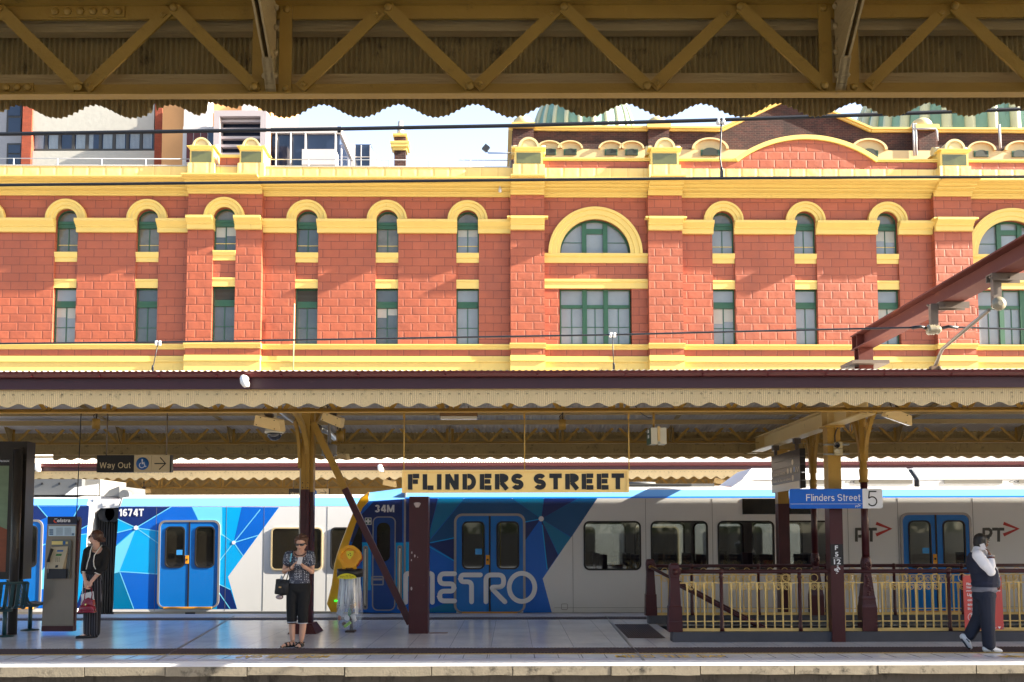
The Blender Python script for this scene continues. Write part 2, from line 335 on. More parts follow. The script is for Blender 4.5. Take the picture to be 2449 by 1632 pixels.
# tiles lie flat: brick pattern in x / y, turned a little
def floor_mat():
    m = TILE; n = m.node_tree.nodes; l = m.node_tree.links
    mp = [x for x in n if x.type == 'MAPPING'][0]; tc = [x for x in n if x.type == 'TEX_COORD'][0]
    l.new(tc.outputs['Object'], mp.inputs[0]); mp.inputs['Rotation'].default_value = (0, 0, radians(90)); mp.inputs['Location'].default_value = (0.2, 0.31, 0)
    [x for x in n if x.type == 'BUMP'][0].inputs['Strength'].default_value = 0.3
floor_mat(); TILE.node_tree.nodes['Principled BSDF'].inputs['Specular IOR Level'].default_value = 0.8
CONC = mat('stained_concrete', rgb(136, 128, 112), 0.85, var=0.3, scale=11, bump=0.3, bscale=40, stain=rgb(30, 28, 26), stain_amt=0.42, stain_scale=4.5)
DARKCONC = mat('dark_wall_concrete', rgb(78, 75, 72), 0.9, var=0.35, scale=5, bump=0.8, bscale=20, stretch=(1, 1, 0.4), stain=rgb(34, 32, 32), stain_amt=0.5, stain_scale=4)
WHITEP = mat('white_edge_paint', rgb(226, 226, 228), 0.6, var=0.06, scale=5, stain=rgb(130, 128, 128), stain_amt=0.04, stain_scale=6)
PALEP = mat('pale_edge_paint', rgb(176, 178, 190), 0.4, var=0.06, scale=5)
TACT = mat('dark_tactile_strip', rgb(66, 56, 64), 0.7, var=0.12, scale=8)
YEL = mat('worn_yellow_line', rgb(206, 170, 60), 0.6, var=0.2, scale=9)
YELL = mat('faded_yellow_line', rgb(168, 142, 76), 0.7, var=0.3, scale=6)
BALLAST = mat('ballast', rgb(150, 144, 136), 0.95, var=0.4, scale=30, bump=1.0, bscale=30)
BLUESTONE = mat('bluestone', rgb(66, 68, 76), 0.7, var=0.2, scale=4, bump=0.3, bscale=30)
EY = 12.58; BY = 20.97           # front and back edges of the middle platform
SX0, SX1, SY0, SY1 = 2.62, 30.0, 15.62, 18.55      # stair opening
b = MB(); b.box(-400, 400, -200, 600, -1.6, -1.2); tag(b.build('ground', BALLAST), kind='structure')
b = MB(); b.box(-60, 60, -9, 3.3, -1.2, -0.004); tag(b.build('near_platform', TILE), kind='structure')
b = MB()
b.box(-60, SX0, EY + .16, BY - .02, -0.05, 0); b.box(SX0, 60, EY + .16, SY0, -0.05, 0); b.box(SX0, 60, SY1, BY - .02, -0.05, 0); b.box(SX1, 60, SY0, SY1, -0.05, 0)
tag(b.build('platform', TILE), kind='structure')
b = MB()
b.box(-60, 60, EY + .1, SY0 - .12, -1.2, -0.052)
b.box(-60, SX0 - 0.1, SY0 - .12, SY1 + .12, -1.2, -0.052); b.box(-60, 60, SY1 + .12, BY - .1, -1.2, -0.052)
tag(b.build('platform_wall', DARKCONC), kind='structure')
b = MB(); x = -14.0; zc = WZ(1224, 1615, EY)
while x < 16:
    w = 1.1 + rnd.uniform(-.12, .12); g = 0.006
    zb = zc + rnd.uniform(-.008, .008)
    n = 7; top = [(x + g, -0.002), (x + w - g, -0.002)]
    low = [(x + w - g - (w - 2 * g) * i / n, zb + rnd.uniform(-.006, .006)) for i in range(n + 1)]
    b.prism(top + low, EY + rnd.uniform(-.004, .004), EY + .16); x += w
b.box(-60, -14, EY, EY + .16, zc, -.002); b.box(x, 60, EY, EY + .16, zc, -.002)
tag(b.build('platform_coping', CONC), kind='structure')
def strip(name, y0, y1, m, z=0.004, x0=-60, x1=60):
    b = MB(); b.box(x0, x1, y0, y1, z - .003, z); return tag(b.build(name, m), kind='structure')
yy = lambda v: G(1224, v).y
strip('white_edge_line', EY + .002, yy(1581), WHITEP)
strip('pale_edge_line', yy(1581), yy(1576), PALEP)
strip('yellow_line', yy(1565.2), yy(1563.4), YELL)
# ribbed warning strips: real ribs across the strip
def ribbed(name, y0, y1, x0, x1, pitch, m, along=False):
    b = MB(); b.box(x0, x1, y0, y1, 0.001, 0.004)
    k = int((x1 - x0) / pitch)
    for i in range(k):
        xx = x0 + i * pitch; b.box(xx, xx + pitch * .5, y0 + .01, y1 - .01, 0.004, 0.009)
    return tag(b.build(name, m), kind='structure')
ribbed('tactile_strip', yy(1563), yy(1550.5), -12, 14, 0.05, TACT)
ribbed('back_tactile_strip', yy(1482), yy(1477), -16, 18, 0.06, TACT)
strip('back_edge_line', yy(1475), BY - .03, PALEP)
g0 = G(1476, 1493); g1 = G(1592, 1527)
b = MB(); q = [G(1470, 1494), G(1552, 1494), G(1592, 1527), G(1502, 1527)]
b.add([(p.x, p.y, 0.004) for p in q], [(0, 1, 2, 3)])
for i in range(16):
    a0, a1 = i / 16, (i + .5) / 16
    P0 = q[0].lerp(q[1], a0), q[0].lerp(q[1], a1), q[3].lerp(q[2], a1), q[3].lerp(q[2], a0)
    b.ext([(p.x, p.y, 0.004) for p in P0], (0, 0, .006))
tag(b.build('stair_tactile_pad', TACT), kind='structure')
JOINT = mat('joint_filler', rgb(112, 118, 122), 0.5, var=0.1)
for (ua, va, ub, vb) in ((1448, 1474, 1540, 1581), (560, 1474, 375, 1581)):
    b = MB(); A = G(ua, va); B = G(ub, vb); b.bar((A.x, A.y, .003), (B.x, B.y, .003), .04, .003, up=(0, 0, 1)); tag(b.build('expansion_joint', JOINT), kind='structure')
# joints between the edge slabs
b = MB(); DK = mat('slab_joint', rgb(62, 62, 68), 0.8)
for i in range(-22, 26):
    xx = -0.02 + i * 0.317; b.box(xx - .004, xx + .004, yy(1576), yy(1566), 0.0005, 0.003)
tag(b.build('edge_slab_joints', DK), kind='structure')
# MIND THE GAP, painted twice
b = MB(); A = G(1474, 1573.5); B = G(1732, 1567.5)
text(b, 'MIND THE GAP', A.x, B.x, A.y, B.y, 0, bold=0.02, word=1.3, fn=lambda x, y: (x, y, 0.0042))
A = G(560, 1574.5); B = G(791, 1568)
text(b, 'MIND THE GAP', -B.x, -A.x, -B.y, -A.y, 0, bold=0.02, word=1.3, fn=lambda x, y: (-x, -y, 0.0042))
A = G(2405, 1574); B = G(2660, 1568)
text(b, 'MIND THE GAP', A.x, B.x, A.y, B.y, 0, bold=0.02, word=1.3, fn=lambda x, y: (x, y, 0.0042))
tag(b.build('platform_lettering', YEL), kind='structure')
# tracks
RAIL = mat('rail_steel', rgb(120, 96, 80), 0.5, 0.6, var=0.2)
SLEEP = mat('sleeper', rgb(104, 98, 92), 0.9, var=0.2)
for k, yc in enumerate((5.2, 9.9, 22.6, 26.3)):
    b = MB()
    for s in (-.8, .8): b.box(-60, 60, yc + s - .035, yc + s + .035, -1.12, -.98, 0)
    for i in range(-30, 31): b.box(i * .7 - .12, i * .7 + .12, yc - 1.25, yc + 1.25, -1.2, -1.12, 1)
    tag(b.build('track', [RAIL, SLEEP]), kind='structure')
b = MB(); b.box(-60, 60, 28.3, 37.2, -1.2, 0); tag(b.build('far_platform', TILE), kind='structure')
# stairs down
b = MB(); x = SX0; z = 0
for i in range(14):
    b.box(x + i * .3, x + i * .3 + .3, SY0, SY1, -.17 * (i + 1) - .2, -.17 * (i + 1))
b.box(SX0 + 4.2, SX1, SY0, SY1, -2.6, -2.4)
STAIRM = mat('stair_stone', rgb(92, 92, 98), 0.8, var=0.2)
tag(b.build('stairs', STAIRM), kind='structure')
b = MB(); DKW = mat('stair_wall_tile', rgb(48, 50, 54), 0.5, var=0.2)
b.box(SX0, SX1, SY0 - .12, SY0 - .001, -2.6, -.052); b.box(SX0, SX1, SY1 + .001, SY1 + .12, -2.6, -.052); b.box(SX1, SX1 + .1, SY0, SY1, -2.6, -.052); b.box(SX0 - .1, SX0 - .001, SY0, SY1, -2.6, -.052)
tag(b.build('stair_walls', DKW), kind='structure')

# ================================================================ platform canopies
def corr(mb, x0, x1, ztop, zbot, Y, pitch, amp, seg=4, mi=0):
    n = int((x1 - x0) / pitch * seg); o = len(mb.v)
    for i in range(n + 1):
        x = x0 + (x1 - x0) * i / n; y = Y + amp * sin(2 * pi * x / pitch)
        mb.v.append((x, y, ztop)); mb.v.append((x, y, zbot(x)))
    for i in range(n):
        mb.f.append([o + 2 * i, o + 2 * i + 1, o + 2 * i + 3, o + 2 * i + 2]); mb.m.append(mi); mb.sm.append(True)
def scallop(x, x0, p, zlow, zhigh):
    """troughs (lowest points) at x0 + k*p"""
    t = ((x - x0) / p) % 1.0; c = abs(2 * t - 1)            # 1 at trough, 0 at peak
    s = 0.5 - 0.5 * cos(pi * c ** 0.92)
    return zhigh + (zlow - zhigh) * s
def roofsheet(mb, x0, x1, ys, pitch=0.076, amp=0.009, seg=4):
    n = int((x1 - x0) / pitch * seg); o = len(mb.v); k = len(ys)
    for i in range(n + 1):
        x = x0 + (x1 - x0) * i / n; d = amp * sin(2 * pi * x / pitch)
        for y, z in ys: mb.v.append((x, y, z + d))
    for i in range(n):
        for j in range(k - 1):
            a = o + i * k + j; mb.f.append([a, a + 1, a + k + 1, a + k]); mb.m.append(0); mb.sm.append(True)
def rivet(mb, x, y, z, r, mi=0):
    mb.lathe([(r * 1.0, 0), (r * .9, -r * .35), (r * .55, -r * .62), (0.0001, -r * .72)], (x, y, z), 10, mi, ax='Y')
def lattice(root, Y, zt0, zt1, zb0, zb1, xs, sgn, bw, fine, outer):
    """lattice girder seen from inside: xs = rafter positions; sgn = side the ribs point to"""
    xa, xb = outer
    m = MB(); m.box(xa, xb, Y, Y + .012, zt0, zt1); m.box(xa, xb, Y - .06, Y - .001, zt1 - .014, zt1 - .002); m.build('top_chord', STEEL, root)
    m = MB(); m.box(xa, xb, Y, Y + .012, zb1 - .001, zb0); m.box(xa, xb, Y - (.028 if fine else .055), Y + .02, zb1 - (.010 if fine else .016), zb1 - .002); m.build('bottom_chord', STEEL, root)
    zt = (zt0 + zt1) / 2; zb = (zb0 + zb1) / 2; th = .010
    for i in range(len(xs) - 1):
        a, c = xs[i], xs[i + 1]; pw = (c - a) * .034
        a2, c2 = a + pw * 1.3, c - pw * .7
        st = (c2 - a2) / 6
        nodes = [a2, a2 + st, a2 + 2 * st, a2 + 3 * st, a2 + 4 * st, a2 + 5 * st, c2]
        for k in range(6):
            up = (k % 2 == 0); x0, x1 = nodes[k] + .012, nodes[k + 1] - .012
            z0, z1 = (zb, zt) if up else (zt, zb)
            yy_ = Y - th / 2 - .002 - (.012 if not up else 0)
            dx = (x1 - x0) * .0
            m = MB(); m.bar((x0, yy_, z0), (x1, yy_, z1), bw, th, up=(0, 1, 0)); br = m.build('brace', STEEL, root)
            if fine:
                d = Vector((x1 - x0, 0, z1 - z0)).normalized()
                if up:
                    for t in (.05, .93):
                        p = Vector((x0, yy_ - th / 2, z0)).lerp(Vector((x1, yy_ - th / 2, z1)), t)
                        m = MB(); m.bar((p.x - d.x * .011, p.y - .003, p.z - d.z * .011), (p.x + d.x * .011, p.y - .003, p.z + d.z * .011), .022, .006, up=(0, 1, 0)); rivet(m, p.x, p.y - .006, p.z, .008); m.build('rivet', STEEL, br)
                else:
                    for t in (.0, 1.0):
                        p = Vector((x0, yy_ - th / 2, z0)).lerp(Vector((x1, yy_ - th / 2, z1)), t); m = MB(); rivet(m, p.x, p.y, p.z, .0165); m.build('rivet', STEEL, br)
    for a in xs:
        pw = bw * 1.05
        for s in (-1, 1):
            m = MB(); m.box(a + s * .052 - pw / 2, a + s * .052 + pw / 2, Y - .008, Y - .002, zb1 + .004, zt1 - .012)
            pp = m.build('post_plate', STEEL, root)
            for zz in ((zb, zt) if fine else ()):
                m = MB(); rivet(m, a + s * .055, Y - .008, zz, .015); m.build('rivet', STEEL, pp)

def beam_profile_rafter(root, x, Y, ztop, zbot, Yin, zin, s):
    """pair of angle irons running inwards from the girder, deep at the girder"""
    m = MB()
    for sx in (-1, 1):
        pl = [(Y + s * .004, zbot), (Y + s * .004, ztop), (Yin, zin + .1), (Yin, zin)]
        pl += [(Y + s * .35, ztop - .05 + .0), (Y + s * .08, zbot + .10)]
        m.ext([(x + sx * .012 - .004, y, z) for y, z in pl], (.008, 0, 0))
    m.ext([(x - .02, Y + s * .004, zbot), (x + .02, Y + s * .004, zbot), (x + .02, Y + s * .08, zbot + .10), (x - .02, Y + s * .08, zbot + .10)], (0, 0, .006))
    if abs(Y) < 8:
        for t in (.15, .4, .68, .9):
            for sx in (-1, 1):
                m.ell((x + sx * .02, Y + s * .03, zbot + (ztop - zbot) * t), .012, 8, 6)
    return m.build('rafter', TIMBER, root)

# ---- the canopy over the viewer
NY = 3.80
zr = lambda v: WZ(1224, v, NY)
near = thing('platform_canopy', 'dark underside of the overhead canopy with riveted lattice girder across the top', 'platform canopy', (0, NY, 0))
nxs = [WX(-692, 120, NY), WX(652, 120, NY), WX(2004, 110, NY), WX(3350, 110, NY)]
lattice(near, NY, zr(44), zr(5), zr(200), zr(225), nxs, -1, .047, True, (-7, 24))
PY = NY + .055
m = MB(); m.box(-7, 24, PY, PY + .05, WZ(1224, 74, PY), WZ(1224, 47, PY)); m.build('purlin_board', TIMBER, near)
m = MB(); m.box(-7, 24, PY, PY + .05, WZ(1224, 202, PY), WZ(1224, 176, PY)); m.build('purlin_board', TIMBER, near)
VY = NY + .15
zl, zh = WZ(1224, 281, VY), WZ(1224, 250, VY); x0 = WX(1226, 281, VY); pt = WX(1226 + 181.5, 281, VY) - x0
def nearbot(x):
    z = scallop(x, x0, pt, zl, zh) + .003 * noise.noise((x * 30, 0, 0)) + .0015 * noise.noise((x * 120, 3, 0))
    u = 1224.5 + x / VY * FPX * 1.0
    if 395 < u < 640:            # torn, rusted-away stretch
        z = max(z, zl + .012 + .018 * (noise.noise((x * 16, 5, 0)) + .3))
        if 478 < u < 545: z = max(z, zh + .012 - (u - 478) * .0004)
    if 338 < u < 349: z = max(z, WZ(1224, 244 + (349 - u) * 2, VY))
    return z
m = MB(); corr(m, -4, 4.6, WZ(1224, 40, VY), nearbot, VY, .0215, .0075, 6); m.build('valance', OLDCREAM, near)
m = MB(); corr(m, 4.6, 24, WZ(1224, 40, VY), lambda x: scallop(x, x0, pt, zl, zh), VY, .043, .0045, 4); m.build('valance', OLDCREAM, near)
ze = WZ(1224, 0, NY + .1)
m = MB(); m.box(-7, 24, VY + .02, VY + .05, ze - .16, ze + .04); m.build('fascia', MAROONF, near)
m = MB(); m.run([(VY + .05, ze + .0), (VY + .2, ze - .02), (VY + .2, ze + .09), (VY + .05, ze + .1)], -7, 24); m.build('gutter', REDGUT, near)
m = MB(); roofsheet(m, -4.5, 5, [(VY + .12, ze + .05), (.2, ze + .62)]); m.build('roof', UNDER, near)
m = MB(); m.box(5, 30, .2, VY + .1, ze + .28, ze + .3); m.build('roof', UNDER, near)
m = MB(); m.box(-14, -4.5, .2, VY + .1, ze + .28, ze + .3); m.build('roof', UNDER, near)
m = MB()
m.ext([(-14, .2, ze + .62), (30, .2, ze + .62), (30, -8, ze + .0), (-14, -8, ze + .0)], (0, 0, .02)); m.box(-14, 30, -8.05, -8, ze - .4, ze + .1); m.build('roof', UNDER, near)
for x in nxs: beam_profile_rafter(near, x, NY - .01, zr(8), zr(224), .6, ze + .42, -1)
# splice plates with rivets
for (ua, ub, va, vb, k) in ((120, 300, 17, 43, 6), (-20, 82, 201, 222, 4)):
    m = MB(); xa, xb = WX(ua, va, NY), WX(ub, va, NY); za, zb_ = WZ(ua, vb, NY), WZ(ua, va, NY)
    m.box(xa, xb, NY - .008, NY - .0005, za, zb_)
    for i in range(k): rivet(m, xa + (xb - xa) * (i + .5) / k, NY - .008, (za + zb_) / 2, .016)
    m.build('splice_plate', STEEL, near)

# ---- canopies of the middle and the far platform
def canopy(label, yf, yb, vrows, zeave, xr, pf, xf, pb, xb_, fine_x, rafters, ridge, front_girder=True):
    vg0, vf1, vv0, vv1 = vrows          # z of gutter bottom, fascia bottom, scallop peaks, scallop lows
    root = thing('platform_canopy', label, 'platform canopy', (0, yf, 0))
    X0, X1 = xr; fx0, fx1 = fine_x
    ym = (yf + yb) / 2
    m = MB(); roofsheet(m, fx0, fx1, [(yf - .1, zeave), (ym, ridge), (yb + .1, zeave)], seg=4); m.build('roof', [GALV], root)
    for a, c in ((X0, fx0), (fx1, X1)):
        m = MB(); m.ext([(a, yf - .1, zeave), (a, ym, ridge), (a, yb + .1, zeave), (a, yb + .1, zeave + .01), (a, ym, ridge + .01), (a, yf - .1, zeave + .01)], (c - a, 0, 0)); m.build('roof', [GALV], root)
    for s, ye, p, xp in ((-1, yf, pf, xf), (1, yb, pb, xb_)):
        m = MB()
        cp = [(ye + s * .0, zeave - .03), (ye + s * .0, vg0), (ye + s * .10, vg0), (ye + s * .15, vg0 + .03), (ye + s * .16, zeave - .012), (ye + s * .145, zeave - .012), (ye + s * .13, vg0 + .035), (ye + s * .1, vg0 + .015), (ye + s * .014, vg0 + .015), (ye + s * .014, zeave - .03)]
        m.run(cp, X0, X1)
        for i in range(int((X1 - X0) / .9)):
            xx = X0 + i * .9 + .3 * sin(i * 7.0); m.box(xx, xx + .02, ye + s * .0 - .165 if s < 0 else ye, ye if s < 0 else ye + .165, vg0 - .004, vg0 + .003)
        m.build('gutter', REDGUT, root)
        m = MB(); m.box(X0, X1, min(ye, ye + s * .03), max(ye, ye + s * .03), vf1, vg0 - .001); m.build('fascia', MAROONF, root)
        m = MB(); yv = ye - s * .012
        corr(m, fx0, fx1, vg0, lambda x: scallop(x, xp, p, vv1, vv0) + .002 * noise.noise((x * 14, ye, 0)), yv, .0235 if s < 0 and yf < 20 else .034, .0045, 4)
        for i in range(int((fx1 - fx0) / .118)):          # hooped fixings along the sheet
            if s < 0:
                xx = fx0 + i * .118; zz = vf1 - .055
                m.bar((xx, yv - .007, zz), (xx + .018, yv - .007, zz), .004, .003, mi=1); m.bar((xx, yv - .007, zz), (xx, yv - .007, zz - .016), .004, .003, mi=1); m.bar((xx + .018, yv - .007, zz), (xx + .018, yv - .007, zz - .016), .004, .003, mi=1)
        m.build('valance', [CREAM, DKFIX], root)
        m = MB(); m.ext([(fx1, yv, vg0), (X1, yv, vg0), (X1, yv, vv0), (fx1, yv, vv0)], (0, .004, 0)); m.build('valance', CREAM, root)
        # boards at the foot and head of the sheet, on the inside
        m = MB(); yi = yv - s * .03
        m.box(X0, X1, min(yi, yi + s * .02), max(yi, yi + s * .02), vv0 + .005, vv0 + .045)
        m.build('valance_board', TIMBER, root)
    return root
DKFIX = mat('dark_fixing', rgb(70, 56, 36), 0.6)
FY, KY = 12.12, 20.72
ev = WZ(1224, 889.5, FY)
c2 = canopy('middle platform canopy with maroon fascia, cream scalloped valance and hanging station sign', FY, KY,
            (WZ(1224, 903, FY), WZ(1224, 930, FY), WZ(1224, 963.5, FY), WZ(1224, 972.5, FY)), ev, (-16, 45),
            WX(1226 + 53.4, 970, FY) - WX(1226, 970, FY), WX(1244, 972, FY), WX(1235.2, 1096, KY) - WX(1200, 1096, KY), WX(627.4, 1096, KY), (-9.5, 11.5), None, ev + .62)
TY = 19.9
tz = lambda v: WZ(1224, v, TY)
c2x = [WX(u, 1040, TY) for u in (-239, 27, 290, 553, 817, 1076, 1339, 1602, 1865, 2146, 2436, 2710, 2980)]
lattice(c2, TY, tz(1020), tz(1016), tz(1056), tz(1060), c2x, -1, .05, False, (-16, 45))
m = MB(); m.box(-16, 45, TY + .1, TY + .14, tz(1054), tz(1049)); m.build('purlin_board', TIMBER, c2)
corr_back = MB(); corr(corr_back, -11, 13, tz(1014), lambda x: WZ(1224, 1090, KY), TY + .30, .03, .005, 4); corr_back.build('backing_sheet', OLDCREAM, c2)
GY = 12.55
gz = lambda v: WZ(1224, v, GY)
c2f = [WX(u, 960, GY) for u in (-560, -160, 250, 660, 1068, 1476, 1886, 2296, 2706)]
lattice(c2, GY, gz(905), gz(900), gz(976), gz(983.5), c2f, 1, .05, False, (-16, 45))
slope = .62 / ((KY - FY) / 2 + .1)
for yp in (13.6, 14.6, 15.6, 17.6, 18.4, 19.1):
    zz = ev + (min(yp - FY, KY - yp) + .1) * slope - .02
    m = MB(); m.box(-16, 45, yp - .03, yp + .03, zz - .1, zz - .012); m.build('purlin', TIMBER, c2)
for i, x in enumerate(c2x):
    m = MB(); ym = (FY + KY) / 2
    for y0_, z0_, y1_, z1_ in ((TY - .05, tz(1018), ym, ev + .42), (GY + .05, gz(905), ym, ev + .42)):
        for s in (-1, 1): m.ext([(x + s * .02 - .005, y0_, z0_ - .01), (x + s * .02 - .005, y1_, z1_), (x + s * .02 - .005, y1_, z1_ + .1), (x + s * .02 - .005, y0_, z0_ + .08)], (.01, 0, 0))
        m.ext([(x - .045, y0_, z0_ - .012), (x - .045, y1_, z1_ - .002), (x - .045, y1_, z1_ + .006), (x - .045, y0_, z0_ - .004)], (.09, 0, 0))
    for s in (-1, 1): m.ext([(x + s * .02 - .004, TY - .012, tz(1060)), (x + s * .02 - .004, TY - .012, tz(1016)), (x + s * .02 - .004, TY - .3, tz(1016) + .02), (x + s * .02 - .004, TY - .06, tz(1055))], (.008, 0, 0))
    m.build('rafter', TIMBER, c2)
# skylight sheets in the roof (bright panels seen from below)
SKYL = mat('skylight_sheet', rgb(224, 232, 240), 0.3, var=0.04, emit=None)
# far canopy
F3, K3 = 28.75, 36.9
e3 = WZ(1224, 1106.5, F3)
c3 = canopy('far platform canopy behind the trains with sunlit pale corrugated roof and red gutter', F3, K3,
            (WZ(1224, 1116, F3), WZ(1224, 1124.5, F3), WZ(1224, 1140.5, F3), WZ(1224, 1147, F3)), e3, (-24, 60),
            WX(1227, 1147, F3) - WX(1200, 1147, F3), WX(620, 1147, F3), .30, 0, (-17, 17), None, e3 + .95)
T3 = 36.2; t3 = lambda v: WZ(1224, v, T3)
c3x = [WX(u, 1155, T3) for u in range(-200, 2800, 146)]
lattice(c3, T3, t3(1146), t3(1143), t3(1163), t3(1166), c3x, -1, .06, False, (-24, 60))
m = MB(); corr(m, -20, 20, t3(1140), lambda x: t3(1194), T3 + .2, .04, .006, 3); m.build('backing_sheet', OLDCREAM, c3)
FK = 0.68
def rgbf(r, g, b): return tuple(c * FK for c in rgb(r, g, b))
# ================================================================ station building
YF = 46.0; YAW = radians(1.0)
def WF(u, v, dy=0.0):
    """pixel -> facade-local x, z on the wall plane pushed dy metres back"""
    d = ray(u, v); ty = tan(YAW); Y0 = YF + dy / cos(YAW)
    t = (Y0 - CAM.y) / (d.y - ty * d.x); p = CAM + d * t
    return (p.x * cos(YAW) + (p.y - YF) * sin(YAW), p.z)
def FX(u_ov, dy=0.0, v=653): return WF(u_ov * 1.0408, v, dy)[0]
def FZ(v, dy=0.0, u=1100): return WF(u, v, dy)[1]
RED = brick_mat('red_painted_ashlar', rgbf(190, 101, 70), rgbf(182, 94, 64), rgbf(112, 56, 44), 0.755, 0.385, 0.010, rough=0.55, pillow=1.0, offs=(0.1, 0.12), fine=0.10, nscale=1.7, grime=rgbf(150, 84, 66), gamt=0.4, bstr=0.55)
YELW = mat('yellow_painted_render', rgbf(255, 222, 126), 0.5, var=0.06, scale=2, stain=rgbf(176, 140, 74), stain_amt=-0.04, stain_scale=3, stretch=(1.5, 1, 0.35))
PANEL = brick_mat('yellow_painted_panel', rgbf(250, 224, 150), rgbf(248, 220, 142), rgbf(206, 168, 96), 0.755, 4.0, 0.008, rough=0.45, pillow=1.2, nscale=1.6, fine=0.03)
GREEN = mat('green_joinery_paint', rgbf(54, 104, 76), 0.45, var=0.15, scale=6)
def glass_mat(name, c, r=0.06, var=0.5, scale=1.2, spec=0.8):
    return mat(name, c, r, var=var, scale=scale, spec=spec)
GL1 = glass_mat('window_glass', (0.07, 0.085, 0.085))
GL2 = glass_mat('window_glass_pale_sky', (0.21, 0.235, 0.245), var=0.3, scale=0.8)  # base colour raised pale in place of reflected sky
GL3 = glass_mat('window_glass_with_curtain', (0.13, 0.125, 0.095), var=0.6, scale=2.0)
sb = thing('station_building', 'long red and yellow painted station building with arched windows behind the platforms', 'building', (0, YF, 0), rz=YAW)
L = True
z_cor_t, z_cor_m, z_cor_b = FZ(425, -1.0), FZ(448, -.45), FZ(470.5, -.1)
z_str_t, z_str_b = FZ(531), FZ(559.5)
z_uw_b, z_sill_b, z_lin_t, z_lw_t, z_lw_b = FZ(605.5), FZ(628), FZ(669), FZ(690), FZ(824)
z_b1, z_b2, z_b3, z_b4, z_b5, z_b6 = FZ(825), FZ(837), FZ(853), FZ(863), FZ(868), FZ(900)
z_spring = FZ(529); z_atop = FZ(498.5); z_hood = FZ(476.5)
wx = [FX(o) for o in (-37, 150, 337, 518.5, 704.5, 889, 1074.5, 1663.5, 1852, 2041)]
ax_ = [FX(1368), FX(2327)]
hw = (FX(890 + 26) - FX(890 - 26)) / 2
r_in = hw * .97; r_out = hw * 1.78
pil = [(FX(434), FX(604), -.32), (FX(1173), FX(1250.5), -.34), (FX(1488), FX(1566), -.34), (FX(2143), FX(2229), -.34)]
XL, XR = -34.0, 44.0
xs_w = sorted([(x, hw, 'w') for x in wx] + [(x, (FX(1452) - FX(1286)) / 2, 'a') for x in ax_])
R_a_out = (FX(1478) - FX(1262)) / 2; R_a_in = (FX(1450) - FX(1288)) / 2
z_a_spring = FZ(607); 
wall = MB(); D = .34
prev = XL
def wall_box(x0, x1, z0, z1, dy=0): wall.box(x0, x1, dy, dy + .6, z0, z1)
bayA = pil[0]
for x, h, t in xs_w:
    dy = bayA[2] if bayA[0] < x < bayA[1] else 0
    wall_box(prev, x - h, z_b6, z_cor_m) if dy == 0 else None
    if dy: wall_box(prev, bayA[0], z_b6, z_cor_m)
    if dy:
        wall_box(bayA[0], x - h, z_b6, z_cor_m, dy)
    rr = h
    if t == 'w':
        wall_box(x - h, x + h, z_b6, z_lw_b, dy)
        wall_box(x - h + .0, x + h, z_lw_t, z_uw_b, dy + .10)
        zc = z_spring
        a = [(x - h, z_cor_m), (x - h, zc)] + [(x + h * cos(pi - pi * i / 14), zc + h * .98 * sin(pi * i / 14)) for i in range(1, 14)] + [(x + h, zc), (x + h, z_cor_m)]
        wall.prism(a, dy, dy + .6)
    else:
        wall_box(x - h, x + h, z_b6, z_lw_b); wall_box(x - h, x + h, z_lw_t, z_a_spring)
        zc = z_a_spring
        a = [(x - h, z_cor_m), (x - h, zc)] + [(x + h * cos(pi - pi * i / 24), zc + h * sin(pi * i / 24)) for i in range(1, 24)] + [(x + h, zc), (x + h, z_cor_m)]
        wall.prism(a, 0, .6)
    if dy: wall_box(x + h, bayA[1], z_b6, z_cor_m, dy); prev = bayA[1]
    else: prev = x + h
wall_box(prev, XR, z_b6, z_cor_m)
wall.box(XL, XR, .05, .6, -1.2, z_b6 - .002); wall.box(XL, XR, .62, 9, -1.2, z_cor_t - .1)
wall.build('wall', RED, sb, L)
for x0, x1, dy in pil[1:]:
    m = MB(); m.box(x0, x1, dy, .02, z_b6, z_cor_m); m.build('pilaster', RED, sb, L)
# cornices and courses with breaks over the pilasters
def course(name, prof, m=YELW, ext=0.0, spans=None, extra=None):
    """prof: list of (y, z) on the wall; repeated further out over each pilaster"""
    b = MB(); edges = [XL] + [e for p in pil for e in (p[0] - ext, p[1] + ext)] + [XR]
    for i in range(len(edges) - 1):
        x0, x1 = edges[i], edges[i + 1]; onp = i % 2 == 1
        dy = pil[i // 2][2] if onp else 0
        b.run([(y + (dy if y < 0 else 0), z) for y, z in prof], x0, x1)
    return b.build(name, m, sb, L)
def mold(zb, zt, out, k=4):
    h = zt - zb; return [(0, zb), (-out * .35, zb), (-out * .35, zb + h * .38), (-out * .5, zb + h * .42), (-out * .5, zb + h * .5), (-out * .8, zb + h * .68), (-out, zb + h * .8), (-out, zt), (0, zt)]
h1 = z_cor_m - z_cor_b; h2 = z_cor_t - z_cor_m
course('cornice', [(0, z_cor_b), (-.10, z_cor_b), (-.10, z_cor_b + .07), (-.15, z_cor_b + .075), (-.15, z_cor_b + h1 * .36), (-.22, z_cor_b + h1 * .38), (-.22, z_cor_b + h1 * .52), (-.19, z_cor_b + h1 * .54), (-.19, z_cor_b + h1 * .62), (-.34, z_cor_m - .10), (-.45, z_cor_m - .08), (-.45, z_cor_m - .02), (-.42, z_cor_m), (-.62, z_cor_m + .02), (-.62, z_cor_m + h2 * .30), (-.70, z_cor_m + h2 * .33), (-.70, z_cor_m + h2 * .42), (-.66, z_cor_m + h2 * .45), (-.85, z_cor_m + h2 * .6), (-1.08, z_cor_t - .10), (-1.08, z_cor_t - .07), (-1.15, z_cor_t - .06), (-1.15, z_cor_t), (0, z_cor_t + .02)], ext=.0)
zp_t = FZ(401.5, -.5)
